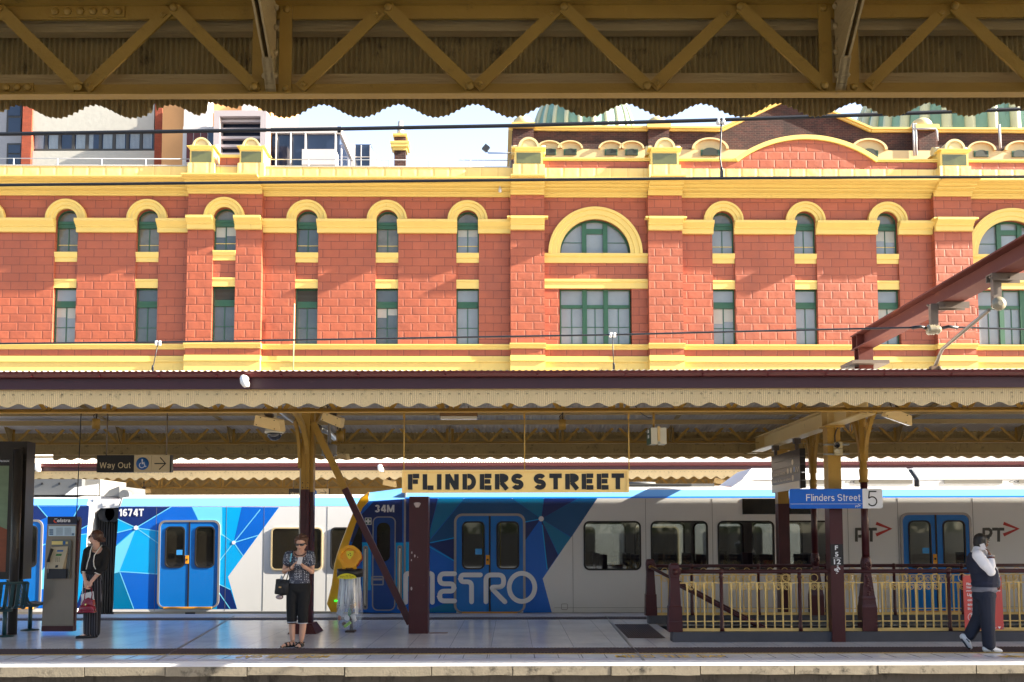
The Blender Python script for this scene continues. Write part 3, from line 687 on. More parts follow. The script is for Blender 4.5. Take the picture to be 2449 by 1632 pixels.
b = MB(); b.box(XL, XR, -.5, .5, z_cor_t - .02, zp_t); b.box(XL, FX(1172), -.53, .55, zp_t + .002, zp_t + .05, 1); b.build('parapet', [PANEL, mat('lead_capping', rgbf(190, 188, 184), 0.5)], sb, L)
# string course between the windows
def spans_between(blocks):
    out = []; p = XL
    for a, c in blocks: out.append((p, a)); p = c
    out.append((p, XR)); return out
blk = sorted([(x - hw * .93, x + hw * .93) for x in wx] + [(pil[1][0] - .0, pil[1][1]), (pil[2][0], pil[2][1]), (pil[3][0], pil[3][1])] + [(pil[1][1], pil[2][0])] + [(pil[3][1], FX(2440))])
merged = []
for s in blk:
    if merged and s[0] <= merged[-1][1] + .001: merged[-1] = (merged[-1][0], max(merged[-1][1], s[1]))
    else: merged.append(s)
sp = mold(z_str_b, z_str_t, .42)
for a, c in spans_between(merged):
    if c - a < .05: continue
    b = MB()
    if a < pil[0][0] < c: b.run(sp, a, pil[0][0] - .002); a2 = pil[0][0]; b.run([(y + (pil[0][2] if y < 0 else 0), z + .06) for y, z in sp], a2, c)
    elif a < pil[0][1] < c: b.run([(y + (pil[0][2] if y < 0 else 0), z + .06) for y, z in sp], a, pil[0][1]); b.run(sp, pil[0][1] + .002, c)
    else: b.run(sp, a, c)
    b.build('string_course', YELW, sb, L)
for x0, x1, dy in pil[1:]:
    b = MB(); b.run([(y * 1.0 + (dy if y < 0 else 0), z + .07) for y, z in sp], x0 - .0, x1 + .0)
    b.run([(y * 1.1 + dy, z) for y, z in ((0, z_str_t), (-.34, z_str_t), (-.34, z_str_t + .075), (0, z_str_t + .075))], x0 - .16, x1 + .16); b.build('capital', YELW, sb, L)
course('base_course', [(0, z_b2), (-.06, z_b2), (-.06, z_b2 + .06), (-.14, z_b1 - .08), (-.16, z_b1 - .05), (-.16, z_b1), (0, z_b1 + .01)], ext=.05)
course('plinth', [(0, z_b6), (-.10, z_b6), (-.10, z_b5), (-.17, z_b5 + .01), (-.17, z_b4 - .02), (-.08, z_b4), (-.08, z_b3), (0, z_b3)], ext=.02)
# arch hoods, sills, lintels, windows
def hood(x, zc, ri, ro, dy, n):
    b = MB(); prof = [(ri, 0), (ri, -.10), (ri + (ro - ri) * .3, -.10), (ri + (ro - ri) * .36, -.15), (ri + (ro - ri) * .72, -.15), (ri + (ro - ri) * .78, -.21), (ro, -.21), (ro, 0)]
    k = len(prof); o = []
    for i in range(n + 1):
        a = pi - pi * i / n
        for r, y in prof: o.append((x + r * cos(a), dy + y, zc + r * sin(a)))
    f = []
    for i in range(n):
        for j in range(k): f.append((i * k + j, i * k + (j + 1) % k, (i + 1) * k + (j + 1) % k, (i + 1) * k + j))
    f.append(tuple(range(k))); f.append(tuple(range(n * k, n * k + k)))
    b.add(o, f); return b
def win_sash(x, h, z0, z1, dy, arch=False, zmid=None, louver=False, gm=GL1, seed=0, grid=None):
    """timber window: frame with transom, glazing bars, glass"""
    fr = MB(); y0 = dy + .26; t = .06
    zt = z1
    fr.box(x - h, x - h + t, y0, y0 + .08, z0, zt); fr.box(x + h - t, x + h, y0, y0 + .08, z0, zt)
    fr.box(x - h + t, x + h - t, y0 - .001, y0 + .079, z0, z0 + .08)
    if arch:
        ring_o = [(x + h * cos(pi - pi * i / 16), zt + h * .98 * sin(pi * i / 16)) for i in range(17)]; ring_i = [(x + (h - t) * cos(pi - pi * i / 16), zt + (h - t) * .98 * sin(pi * i / 16)) for i in range(17)]
        for i in range(16): fr.prism([ring_o[i], ring_o[i + 1], ring_i[i + 1], ring_i[i]], y0, y0 + .08)
        fr.box(x - h + t, x + h - t, y0 - .06, y0 + .078, zt - .34, zt - .02); fr.box(x - h + t, x + h - t, y0 - .09, y0 + .07, zt - .16, zt - .06)
        zs = zt - .34
    else:
        fr.box(x - h + t, x + h - t, y0 - .001, y0 + .079, zt - .05, zt)
        zs = zmid; fr.box(x - h + t, x + h - t, y0 - .05, y0 + .078, zs, zs + .16); fr.box(x - h + t, x + h - t, y0 - .02, y0 + .077, zs + .16, zs + .3)
    f = fr.build('window', GREEN, sb, L)
    g = MB(); g.box(x - .018, x + .018, y0 + .01, y0 + .06, z0 + .08, zs); zr_ = z0 + .08 + (zs - z0) * (.42 if not arch else .27)
    g.box(x - h + t, x - .018, y0 + .012, y0 + .058, zr_ - .014, zr_ + .014, 1 if arch else 0); g.box(x + .018, x + h - t, y0 + .012, y0 + .058, zr_ - .014, zr_ + .014, 1 if arch else 0)
    g.build('glazing_bar', [GREEN, YELW], f)
    p = MB(); p.box(x - h + t, x + h - t, y0 + .04, y0 + .05, z0 + .08, zs, 0)
    if arch: p.prism([(x + (h - t) * cos(pi - pi * i / 16), zt - .02 + (h - t) * .98 * sin(pi * i / 16)) for i in range(17)], y0 + .04, y0 + .05, 1)
    elif not louver: p.box(x - h + t, x + h - t, y0 + .04, y0 + .05, zs + .3, zt - .05, 0)
    p.build('pane', [gm, GL3], f)
    if seed % 3 == 1 and not louver:
        bl = MB(); hb = (z1 - z0) * (.16 + .05 * (seed % 4)); zt_b = (zs - .02) if not arch else zs - .01
        bl.box(x - h + t + .01, x - .03, y0 + .034, y0 + .039, zt_b - hb, zt_b); bl.box(x + .03, x + h - t - .01, y0 + .034, y0 + .039, zt_b - hb * (.6 + .13 * (seed % 5)), zt_b); bl.build('window_blind', mat('pale_blind', rgbf(196, 196, 184), 0.4, var=0.15), f)
    if louver:
        lv = MB(); n = 9
        for i in range(n):
            zz = zs + .3 + (zt - .35 - zs) * i / n; lv.run([(y0 + .01, zz), (y0 + .06, zz + .05), (y0 + .066, zz + .045), (y0 + .016, zz - .006)], x - h + t, x + h - t)
        lv.box(x - h + t, x + h - t, y0 + .07, y0 + .075, zs + .3, zt - .05, 1)
        lv.build('louvre', [mat('grey_louvre', rgbf(120, 116, 106), 0.6), mat('dark_void', rgbf(24, 24, 22), 0.9)], f)
gl_u = [GL2, GL3, GL3, GL1, GL1, GL3, GL2, GL2, GL2, GL2]; gl_l = [GL2, GL2, GL1, GL1, GL1, GL1, GL2, GL2, GL2, GL2]
zl_mid = FZ(735)
for i, x in enumerate(wx):
    dy = bayA[2] if bayA[0] < x < bayA[1] else 0; dz = .06 if dy else 0
    hood(x, z_spring + dz * 0, r_in, r_out, dy, 20).build('arch_hood', YELW, sb, L)
    b = MB(); b.run([(y * 1.0 + dy + .08, z) for y, z in [(0.02, z_sill_b), (-.03, z_sill_b), (-.03, z_sill_b + .2), (-.07, z_sill_b + .22), (-.12, z_uw_b - .06), (-.12, z_uw_b), (.3, z_uw_b + .004)]], x - hw, x + hw); b.build('sill', YELW, sb, L)
    b = MB(); b.run([(dy + .3, z_lw_t), (dy + .05, z_lw_t), (dy + .05, z_lin_t - .1), (dy + .02, z_lin_t - .09), (dy + .02, z_lin_t), (dy + .11, z_lin_t)], x - hw, x + hw); b.build('lintel', YELW, sb, L)
    win_sash(x, hw, z_uw_b, z_spring, dy, True, gm=gl_u[i], seed=i * 2 + 1)
    win_sash(x, hw, z_lw_b, z_lw_t, dy, False, zmid=zl_mid, louver=i in (3, 4), gm=gl_l[i], seed=i * 3 + 1 if i % 2 else i)
for k, x in enumerate(ax_):
    zc = z_a_spring; hood(x, zc, R_a_in, R_a_out, 0, 40).build('arch_hood', YELW, sb, L)
    xl, xr = (pil[1][1], pil[2][0]) if k == 0 else (pil[3][1], FX(2440))
    b = MB(); b.run([(0, FZ(629)), (-.06, FZ(629)), (-.06, FZ(616)), (-.14, FZ(613)), (-.16, FZ(609)), (-.16, zc), (0, zc + .004)], xl, xr); b.build('sill', YELW, sb, L)
    b = MB(); b.run([(0, z_lw_t), (-.05, z_lw_t), (-.05, FZ(676)), (-.10, FZ(674)), (-.10, z_lin_t + .02), (0, z_lin_t + .03)], xl, xr); b.build('lintel', YELW, sb, L)
    R = R_a_in; y0 = .26
    fr = MB(); px = R * .30; pw = R * .13
    for i in range(28):
        a0, a1 = pi - pi * i / 28, pi - pi * (i + 1) / 28
        fr.prism([(x + R * 1.04 * cos(a0), zc + R * 1.04 * sin(a0)), (x + R * 1.04 * cos(a1), zc + R * 1.04 * sin(a1)), (x + (R - .06) * cos(a1), zc + (R - .06) * sin(a1)), (x + (R - .06) * cos(a0), zc + (R - .06) * sin(a0))], y0, y0 + .08)
    for s in (-1, 1):
        xa = x + s * px; zz = zc + sqrt(R * R - (px + pw / 2) ** 2) - .03
        fr.box(xa - pw / 2, xa + pw / 2, y0 - .08, y0 + .07, zc, zz)
    fr.box(x - R, x + R, y0 - .001, y0 + .075, zc, zc + .08); zt2 = zc + R * .62
    fr.box(x - px + pw / 2, x + px - pw / 2, y0 - .03, y0 + .074, zt2, zt2 + .24)
    f = fr.build('window', GREEN, sb, L)
    g = MB()
    for s in (-1, 1): g.box(x + s * (px + pw / 2), x + s * R * .9, y0 + .012, y0 + .058, zc + R * .36, zc + R * .36 + .03)
    g.build('glazing_bar', GREEN, f)
    p = MB(); p.prism([(x + R * cos(pi - pi * i / 28), zc + R * sin(pi - pi * i / 28)) for i in range(29)], y0 + .04, y0 + .05); p.build('pane', GL2, f)
    h = R; fr = MB(); z0, z1 = z_lw_b, z_lw_t
    for xa, xb in ((-h, -h + .06), (h - .06, h)): fr.box(x + xa, x + xb, y0, y0 + .08, z0, z1)
    for s in (-1, 1): fr.box(x + s * px - pw / 2, x + s * px + pw / 2, y0 - .08, y0 + .09, z0, z1)
    for xa, xb in ((-h + .06, -px - pw / 2), (-px + pw / 2, px - pw / 2), (px + pw / 2, h - .06)):
        fr.box(x + xa, x + xb, y0 + .001, y0 + .079, z0, z0 + .08); fr.box(x + xa, x + xb, y0 + .001, y0 + .079, z1 - .05, z1); fr.box(x + xa, x + xb, y0 - .03, y0 + .078, zl_mid, zl_mid + .16)
    f = fr.build('window', GREEN, sb, L); g = MB()
    for xa, xb in ((-h + .06, -px - pw / 2), (-px + pw / 2, px - pw / 2), (px + pw / 2, h - .06)):
        xm = x + (xa + xb) / 2; g.box(xm - .018, xm + .018, y0 + .01, y0 + .06, z0 + .08, zl_mid); zz = z0 + .08 + (zl_mid - z0) * .45
        g.box(x + xa, xm - .018, y0 + .012, y0 + .058, zz - .014, zz + .014); g.box(xm + .018, x + xb, y0 + .012, y0 + .058, zz - .014, zz + .014)
    g.build('glazing_bar', GREEN, f)
    p = MB(); p.box(x - h, x + h, y0 + .04, y0 + .05, z0, z1); p.build('pane', GL2, f)
# parapet pedestals with glazed lantern boxes and shell tops
SHELL = mat('cream_painted_render', rgbf(240, 218, 160), 0.5, var=0.05)
LANT = mat('lantern_glass', rgbf(104, 108, 66), 0.12, var=0.6, scale=0.9, spec=0.8)
for o, k in ((471, .92), (584, .92), (1214, 1.12), (1523, 1.12), (2181, 1.12)):
    x = FX(o, -.2, 380); h = (FX(1000 + 29 * k) - FX(1000 - 29 * k)) / 2
    za, zb_, zc, zd = FZ(401, -.7), FZ(394, -.7), FZ(362.5, -.7), FZ(354.5, -.7)
    b = MB(); b.box(x - h * 1.12, x + h * 1.12, -.8, .5, z_cor_t + .03, zb_); ped = b.build('pedestal', PANEL, sb, L)
    b = MB(); b.box(x - h, x + h, -.72, .45, zb_ + .002, zc); b.build('lantern_box', YELW, ped)
    b = MB(); b.box(x - h * .86, x + h * .86, -.735, -.721, zb_ + .05, zc - .06); b.build('pane', LANT, ped)
    b = MB(); b.ext([(x - h * .98, y, z) for y, z in ((-.76, zc + .002), (-.88, zd), (.6, zd), (.5, zc + .002))], (h * 1.96, 0, 0)); b.box(x - h * 1.2, x + h * 1.2, -.88, .6, zd - .03, zd + .002); b.build('cap_moulding', YELW, ped)
    b = MB(); r = h * .74; zz = zd + .003
    for i in range(14):
        a0, a1 = pi - pi * i / 14, pi - pi * (i + 1) / 14
        b.prism([(x + r * cos(a0), zz + r * sin(a0)), (x + r * cos(a1), zz + r * sin(a1)), (x + r * .8 * cos(a1), zz + r * .8 * sin(a1)), (x + r * .8 * cos(a0), zz + r * .8 * sin(a0))], -.84, .4)
    b.prism([(x + r * .8 * cos(pi - pi * i / 14), zz + r * .8 * sin(pi * i / 14)) for i in range(15)], -.76, .38)
    b.prism([(x + r * .6 * cos(pi - pi * i / 14), zz + r * .6 * sin(pi * i / 14)) for i in range(15)], -.79, -.761)
    for s in (-1, 1): b.tube([(x + s * r * 1.0, -.2, zz + .12), (x + s * h * 1.22, -.2, zz + .12)], h * .32, 10)
    b.build('shell_top', SHELL, ped)
# red blocking between the two left lanterns
b = MB(); b.box(FX(500, -.5), FX(556, -.5), -.52, .3, zp_t - .002, FZ(381, -.5)); b.box(FX(500, -.5), FX(556, -.5), -.6, .3, FZ(381, -.5) + .002, FZ(374, -.5), 1); b.build('parapet_block', [RED, YELW], sb, L)
# right-hand attic parapet: red band, coping, segmental pediment
xa, xb = pil[1][1] - .3, XR
zr0, zr1, zc1 = zp_t, FZ(384.5, -.4), FZ(374.5, -.5)
b = MB(); b.box(xa, xb, -.36, .4, zr0 - .002, zr1); b.build('attic_band', RED, sb, L)
x0, x1 = FX(1690, 0, 380), FX(2006, 0, 380); xm = (x0 + x1) / 2; zt = FZ(327.5, -.5); hgt = zt - zr1; half = (x1 - x0) / 2
Rp = (half * half + hgt * hgt) / (2 * hgt); th = math.asin(half / Rp)
def parc(r_off, n=28): return [(xm + (Rp + r_off) * sin(-th + 2 * th * i / n), zt - Rp + (Rp + r_off) * cos(-th + 2 * th * i / n)) for i in range(n + 1)]
b = MB(); b.prism([(x0, zr1)] + parc(-.02)[1:-1] + [(x1, zr1)], -.36, .4); b.build('pediment', RED, sb, L)
b = MB(); o_, i_ = parc(.0), parc(.2)
for i in range(28): b.prism([o_[i], o_[i + 1], i_[i + 1], i_[i]], -.46, .42)
for a, c in ((xa, x0 - .03), (x1 + .03, xb)):
    b.run([(.42, zr1 + .002), (-.39, zr1 + .03), (-.39, zr1 + .09), (-.44, zr1 + .10), (-.44, zc1), (.42, zc1)], a, c)
b.build('coping', YELW, sb, L)
# brick upper storey set back behind the parapet
DB = 4.0
BRK = brick_mat('dark_red_brick', rgbf(100, 54, 46), rgbf(66, 36, 34), rgbf(110, 88, 76), 0.26, 0.095, 0.009, rough=0.85, fine=0.35, grime=rgbf(40, 28, 28))
bz = lambda v: FZ(v, DB); bx = lambda o: FX(o, DB, 340)
xl_ = bx(1177)
b = MB(); b.box(xl_, XR, DB, DB + 8, z_cor_t - .2, bz(312)); 
gx0, gx1, gm_ = bx(1660), bx(2000), bx(1822)
b.prism([(gx0, bz(312) - .01), (gx1, bz(312) - .01), (gm_, bz(232))], DB, DB + 8); b.build('upper_brick_wall', BRK, sb, L)
for o0, o1 in ((1178, 1226), (1488, 1536), (2098, 2150)):
    b = MB(); b.box(bx(o0), bx(o1), DB - .25, DB - .002, bz(400), bz(312)); b.build('brick_pier', BRK, sb, L)
b = MB()
def cop(p0, p1):
    d = Vector((p1[0] - p0[0], p1[1] - p0[1])).normalized(); n = Vector((-d.y, d.x)); n = n if n.y > 0 else -n
    for t0, t1, yo in ((-.02, .09, -.12), (.092, .19, -.22)):
        q = [(p0[0] + n.x * t0, p0[1] + n.y * t0), (p1[0] + n.x * t0, p1[1] + n.y * t0), (p1[0] + n.x * t1, p1[1] + n.y * t1), (p0[0] + n.x * t1, p0[1] + n.y * t1)]
        b.prism(q, DB + yo, DB + 8.1)
cop((xl_ - .2, bz(312)), (gx0 - .05, bz(312))); cop((gx0, bz(312)), (gm_, bz(232))); cop((gm_, bz(232)), (gx1, bz(312))); cop((gx1 + .05, bz(312)), (XR, bz(312)))
for o in (1202, 1512, 2124): b.box(bx(o - 27), bx(o + 27), DB - .45, DB + .4, bz(311), bz(300))
b.build('upper_coping', YELW, sb, L)
# yellow frieze of low arched vents
FR = MB(); DF = DB - .30
arcs = [(1262, 26), (1309, 26), (1402, 26), (1449, 26), (1628, 38), (1990, 38), (2246, 30), (2334, 32)]
FR.box(bx(1226), XR, DF, DB - .003, bz(400), bz(361))
for o, w in arcs:
    xx = bx(o); r = (bx(1000 + w) - bx(1000 - w)) / 2
    FR.prism([(xx - r, bz(361) + .002)] + [(xx + r * cos(pi - pi * i / 14), bz(361) + .002 + r * .62 * sin(pi * i / 14)) for i in range(1, 14)] + [(xx + r, bz(361) + .002)], DF - .0, DB - .003)
    for i in range(14):
        a0, a1 = pi - pi * i / 14, pi - pi * (i + 1) / 14
        f0 = lambda a, q: (xx + r * q * cos(a), bz(361) + .002 + r * .62 * q * sin(a))
        FR.prism([f0(a0, 1.12), f0(a1, 1.12), f0(a1, .96), f0(a0, .96)], DF - .14, DF - .002)
frz = FR.build('frieze', SHELL, sb, L)
for o, w in arcs:
    xx = bx(o); r = (bx(1000 + w) - bx(1000 - w)) / 2
    b = MB(); b.box(xx - r * .56, xx + r * .56, DF - .06, DF - .002, bz(376), bz(362)); b.build('vent_frame', GREEN, frz)
    b = MB(); b.prism([(xx - r * .48, bz(376))] + [(xx + r * .48 * cos(pi - pi * i / 10), bz(369) + r * .3 * sin(pi * i / 10)) for i in range(11)] + [(xx + r * .48, bz(376))], DF - .075, DF - .061); b.build('vent_grille', mat('vent_dark', rgbf(52, 60, 44), 0.5), frz)
# caps like little domes on the piers
for o in (1202, 1512, 2124):
    x = bx(o); r = (bx(1000 + 24) - bx(1000 - 24)) / 2; b = MB(); zz = bz(300)
    b.lathe([(r, 0), (r, .18)] + [(r * cos(pi / 2 * i / 8), .18 + r * .78 * sin(pi / 2 * i / 8)) for i in range(1, 9)], (x, DB + .3, zz), 20); b.build('pier_cap', SHELL, sb, L)
# copper domes
COPR = mat('green_copper', rgbf(128, 172, 164), 0.6, var=0.4, scale=1.2, stretch=(1, 1, 0.25), stain=rgbf(44, 62, 58), stain_amt=0.42, stain_scale=0.9)
COPR2 = mat('pale_copper_rib', rgbf(206, 214, 190), 0.6, var=0.15, scale=2)
def dome(o, w, v0, dy, n, hk=1.2):
    x = FX(o, dy, 290); R = (FX(o + w, dy, 290) - FX(o - w, dy, 290)) / 2; z0 = FZ(v0, dy, 1224)
    b = MB(); b.lathe([(R, -2.2), (R, 0)] + [(R * cos(pi / 2 * i / 14) ** .8, hk * R * sin(pi / 2 * i / 14)) for i in range(1, 14)] + [(.001, hk * R)], (x, dy + R, z0), 48); d = b.build('copper_dome', COPR, sb, L)
    b = MB()
    for k in range(n):
        a = 2 * pi * k / n + .1
        pts = [(x + (R * cos(pi / 2 * i / 12) ** .8 * 1.005) * cos(a), dy + R + (R * cos(pi / 2 * i / 12) ** .8 * 1.005) * sin(a), z0 + hk * R * sin(pi / 2 * i / 12)) for i in range(12)]
        b.tube([(pts[0][0], pts[0][1], z0 - 2)] + pts, R * .045, 6)
    b.build('dome_rib', COPR2, d)
    return d
dome(1352, 122, 300, DB + 3, 24)
dome(2330, 262, 302, DB + 6, 34)
# chimney at the back of the left roof
b = MB(); cx = FX(919, 5, 340); h = (FX(919 + 13, 5) - FX(919 - 13, 5)) / 2; cz = lambda v: FZ(v, 5)
b.box(cx - h, cx + h, 5, 5 + 2 * h, z_cor_t - .3, cz(322), 0)
for va, vb, k in ((361, 354, 1.25), (354, 346, 1.6), (346, 341, 1.7), (328, 325, 1.2), (325, 321, 1.3)): b.box(cx - h * k, cx + h * k, 5 + h - h * k, 5 + h + h * k, cz(va) + .002, cz(vb), 1)
ch = b.build('chimney', [BRK, YELW], sb, L)
b = MB(); b.lathe([(h * .62, 0), (h * .62, .35), (h * .5, .37), (h * .5, .7), (h * .42, .72), (h * .42, .78)], (cx, 5 + h, cz(321)), 16); b.build('chimney_pot', mat('pot_white', rgbf(214, 210, 204), 0.6, var=0.2), ch)
# roof behind the left parapet
b = MB(); b.box(XL, xl_, .5, 9, z_cor_t - .1, z_cor_t + .12); b.build('roof', mat('roof_grey', rgbf(150, 150, 150), 0.8), sb, L)
# roof rail
RAILW = mat('white_rail_paint', rgbf(214, 214, 216), 0.4)
def roofrail(label, o0, o1, n):
    t = thing('roof_railing', label, 'railing', (0, YF, 0), rz=YAW); z0 = zp_t + .05; z1 = FZ(383.5, .3)
    b = MB(); x0_, x1_ = FX(o0, .3, 385), FX(o1, .3, 385); b.tube([(x0_, .3, z1), (x1_, .3, z1)], .022, 6)
    b.build('top_rail', RAILW, t, L)
    b = MB(); b.tube([(x0_, .3, (z0 + z1) / 2), (x1_, .3, (z0 + z1) / 2)], .014, 6); b.build('mid_rail', RAILW, t, L)
    for i in range(n + 1):
        x = x0_ + (x1_ - x0_) * i / n; b = MB(); b.tube([(x, .3, z0 + .001), (x, .3, z1 - .01)], .03, 6); b.build('post', RAILW, t, L)
roofrail('thin white roof railing at the left end of the parapet, before the twin lanterns', -70, 436, 5)
roofrail('thin white roof railing on the parapet between the lanterns and the brick storey', 616, 1172, 6)
# flood lamp on an arm at the corner of the brick storey
t = thing('roof_floodlight', 'small dark floodlight on a thin arm sticking out left of the brick upper storey', 'floodlight', (0, YF, 0), rz=YAW)
DKM = mat('dark_metal', rgbf(40, 44, 52), 0.5); b = MB(); zA = FZ(366, .2)
b.tube([(FX(1180, .2, 370), .2, zA), (FX(1122, .2, 370), .2, zA), (FX(1119, .2, 370), .2, zA + .12)], .03, 6); b.build('arm', DKM, t, L)
b = MB(); b.bar((FX(1112, .2, 370), .2, zA + .12), (FX(1121, .2, 370), .2, zA + .34), .26, .18); b.build('lamp_head', DKM, t, L)
# thin green conduit up the wall and pipes on the brick storey
t = thing('wall_conduit', 'thin pale green conduit running up the red wall beside a louvred window', 'pipe', (0, YF, 0), rz=YAW)
b = MB(); x = FX(675, -.2, 800); b.tube([(x, -.22, z_b6), (FX(676.5, -.2, 745), -.22, FZ(730))], .03, 6); b.build('pipe', mat('pale_green_paint', rgbf(170, 206, 160), 0.5), t, L)
PIPEW = mat('white_pipe', rgbf(214, 220, 226), 0.4)
t = thing('service_pipes', 'white service pipes running down the brick storey beside the right hand lantern', 'pipe', (0, YF, 0), rz=YAW)
for o in (2092, 2097.5):
    b = MB(); b.tube([(bx(o), DB - .4, bz(298)), (bx(o), DB - .4, bz(375))], .05, 6); b.build('pipe', PIPEW, t, L)
b = MB(); b.tube([(bx(2090), DB - .42, bz(311)), (bx(2142), DB - .42, bz(311)), (bx(2145), DB - .42, bz(316)), (bx(2146), DB - .42, bz(340))], .05, 6); b.build('pipe', PIPEW, t, L)
t = thing('rain_pipe', 'single white pipe hanging down the brick storey near the right edge', 'pipe', (0, YF, 0), rz=YAW)
b = MB(); b.tube([(bx(2288), DB - .4, bz(300)), (bx(2289), DB - .4, bz(356))], .06, 6); b.build('pipe', PIPEW, t, L)
# fixed security light under the cornice
t = thing('wall_camera', 'tiny white camera hanging under the yellow cornice left of the first pilaster', 'camera', (0, YF, 0), rz=YAW)
b = MB(); x = FX(1149, -.8, 450); b.tube([(x, -.62, z_cor_m - .01), (x, -.62, z_cor_m - .1)], .03, 6); b.build('bracket', RAILW, t, L); b = MB(); b.lathe([(.07, 0), (.08, -.16), (.05, -.2)], (x, -.62, z_cor_m - .1), 10); b.build('camera_body', RAILW, t, L)

# ================================================================ buildings beyond
def XZb(pts, Y): return XZ(pts, Y)
YB = 85.0
def rectp(mb, u0, u1, v0, v1, Y0, Y1, mi=0):
    x0 = WX(u0, (v0 + v1) / 2, Y0); x1 = WX(u1, (v0 + v1) / 2, Y0); mb.box(x0, x1, Y0, Y1, WZ((u0 + u1) / 2, v1, Y0), WZ((u0 + u1) / 2, v0, Y0), mi)
GLB = glass_mat('dark_blue_glass', (0.02, 0.03, 0.06), var=0.3)
ROUGHW = mat('rough_white_render', rgbf(212, 210, 200), 0.9, var=0.12, scale=2, bump=1.0, bscale=3)
OBRK = brick_mat('orange_brick', rgbf(190, 86, 52), rgbf(172, 74, 46), rgbf(150, 100, 76), 0.3, 0.11, 0.01, rough=0.85)
DKFR = mat('dark_window_frame', rgbf(70, 68, 66), 0.5)
t = thing('apartment_building', 'pale rough-rendered block with a long window band between orange brick strips', 'building', (WX(210, 400, YB), YB, 8))
b = MB(); rectp(b, 76, 370, 150, 314, YB, YB + 12); rectp(b, 76, 370, 361, 470, YB, YB + 12); rectp(b, 76, 370, 314.5, 360.5, YB + .5, YB + 12, 0); b.build('wall', ROUGHW, t)
b = MB(); rectp(b, 53, 75.7, 150, 470, YB - .2, YB + 12); b.build('brick_strip', OBRK, t); b = MB(); rectp(b, 370.3, 387, 150, 470, YB - .2, YB + 12); b.build('brick_strip', OBRK, t)
for i in range(9):
    u0 = 78 + i * 32.4; f = MB(); x0, x1 = WX(u0, 337, YB + .3), WX(u0 + 32.4, 337, YB + .3); z0, z1 = WZ(220, 360, YB + .3), WZ(220, 315, YB + .3)
    ring(f, [(x0, z0), (x1, z0), (x1, z1), (x0, z1)], [(x0 + .12, z0 + .14), (x1 - .12, z0 + .14), (x1 - .12, z1 - .14), (x0 + .12, z1 - .14)], YB + .28, YB + .45); fo = f.build('window', DKFR, t)
    b = MB(); b.box(x0 + .1, x1 - .1, YB + .38, YB + .44, z0 + .1, z1 - .1, 0)
    if i not in (2,):
        n = 7; w = (x1 - x0 - .3) * (.9 if i != 4 else .45); xs0 = x0 + .15 if i % 2 == 0 else x1 - .15 - w
        for q in range(n): b.box(xs0 + w * q / n, xs0 + w * (q + .8) / n, YB + .372, YB + .379, z0 + .14, z1 - .14, 1)
    b.build('pane', [GLB, mat('pale_curtain', rgbf(170, 186, 200), 0.8, var=0.15)], fo)
t = thing('office_building', 'grey office block with dark stacked windows at the far left edge', 'building', (WX(20, 400, YB + 4), YB + 4, 8))
b = MB(); rectp(b, -200, 52, 150, 470, YB + 1, YB + 14); b.build('wall', mat('grey_cladding', rgbf(172, 174, 182), 0.7), t)
for va, vb in ((240, 322), (343, 395)):
    f = MB(); rectp(f, 16, 52, va, vb, YB + .9, YB + 1); fo = f.build('window', DKFR, t)
    b = MB(); rectp(b, 20, 49, va + 4, va + (vb - va) * .45, YB + .85, YB + .9); rectp(b, 20, 49, va + (vb - va) * .52, vb - 3, YB + .85, YB + .9); b.build('pane', GLB, fo)
t = thing('apartment_tower', 'orange rendered tower with a white bay behind the twin parapet lanterns', 'building', (WX(440, 400, YB - 8), YB - 8, 8))
YT = YB - 8
ORR = mat('orange_render', rgbf(240, 178, 118), 0.8, var=0.06); WHT = mat('white_render', rgbf(226, 222, 222), 0.7, var=0.04)
b = MB(); rectp(b, 388, 445, 150, 470, YT + 1, YT + 12, 0); rectp(b, 495, 648, 150, 470, YT + 2, YT + 12, 0); b.build('wall', [ORR], t)
b = MB(); rectp(b, 441, 497, 150, 303, YT + .5, YT + 12, 0); rectp(b, 436, 520, 303, 470, YT - .5, YT + 12, 0); rectp(b, 578, 612, 230, 300, YT + 1.5, YT + 3, 0); b.build('white_bay', [WHT], t)
PINK = mat('pale_pink_panel', rgbf(206, 196, 200), 0.7, var=0.05)
f = MB(); x0, x1 = WX(515, 340, YT - 1.5), WX(640, 340, YT - 1.5); z0, z1 = WZ(570, 420, YT - 1.5), WZ(570, 271, YT - 1.5); k = WX(529, 340, YT - 1.5) - x0
ring(f, [(x0, z0), (x1, z0), (x1, z1), (x0, z1)], [(x0 + k, z0 + k), (x1 - k, z0 + k), (x1 - k, z1 - k), (x0 + k, z1 - k)], YT - 2, YT - .6); fo = f.build('window', PINK, t)
b = MB(); b.box(x0 + k * .9, x1 - k * .9, YT - 1.0, YT - .7, z0 + .1, z1 - k * .9, 0); b.build('pane', GLB, fo)
b = MB()
for i in range(8): zz = z1 - k - .2 - i * (z1 - z0) / 7.5; b.box(x0 + k, x1 - k, YT - 1.6, YT - 1.2, zz - .1, zz + .1)
b.build('sun_louvre', PINK, fo)
f = MB(); rectp(f, 444, 513, 312, 390, YT - .7, YT - .52); fo = f.build('window', WHT, t)
b = MB()
for i in range(4): rectp(b, 446 + i * 17, 461 + i * 17, 314, 388, YT - .75, YT - .71, 0 if i != 3 else 1)
b.build('pane', [mat('brown_red_glass', rgbf(104, 40, 26), 0.25, var=0.3), GLB], fo)
t = thing('glass_building', 'white framed glass office building with a projecting white balcony', 'building', (WX(730, 400, YB - 6), YB - 6, 8))
YG = YB - 6
b = MB(); rectp(b, 640, 816, 303, 318, YG, YG + 14, 0); rectp(b, 641, 643.5, 318, 440, YG, YG + 1, 0)
for u in (658, 693, 728, 800): rectp(b, u, u + 2.5, 318, 440, YG - .1, YG + .2, 0)
x1 = WX(815.5, 350, YG); q = [WX(835, 350, YG + 16), YG + 16]
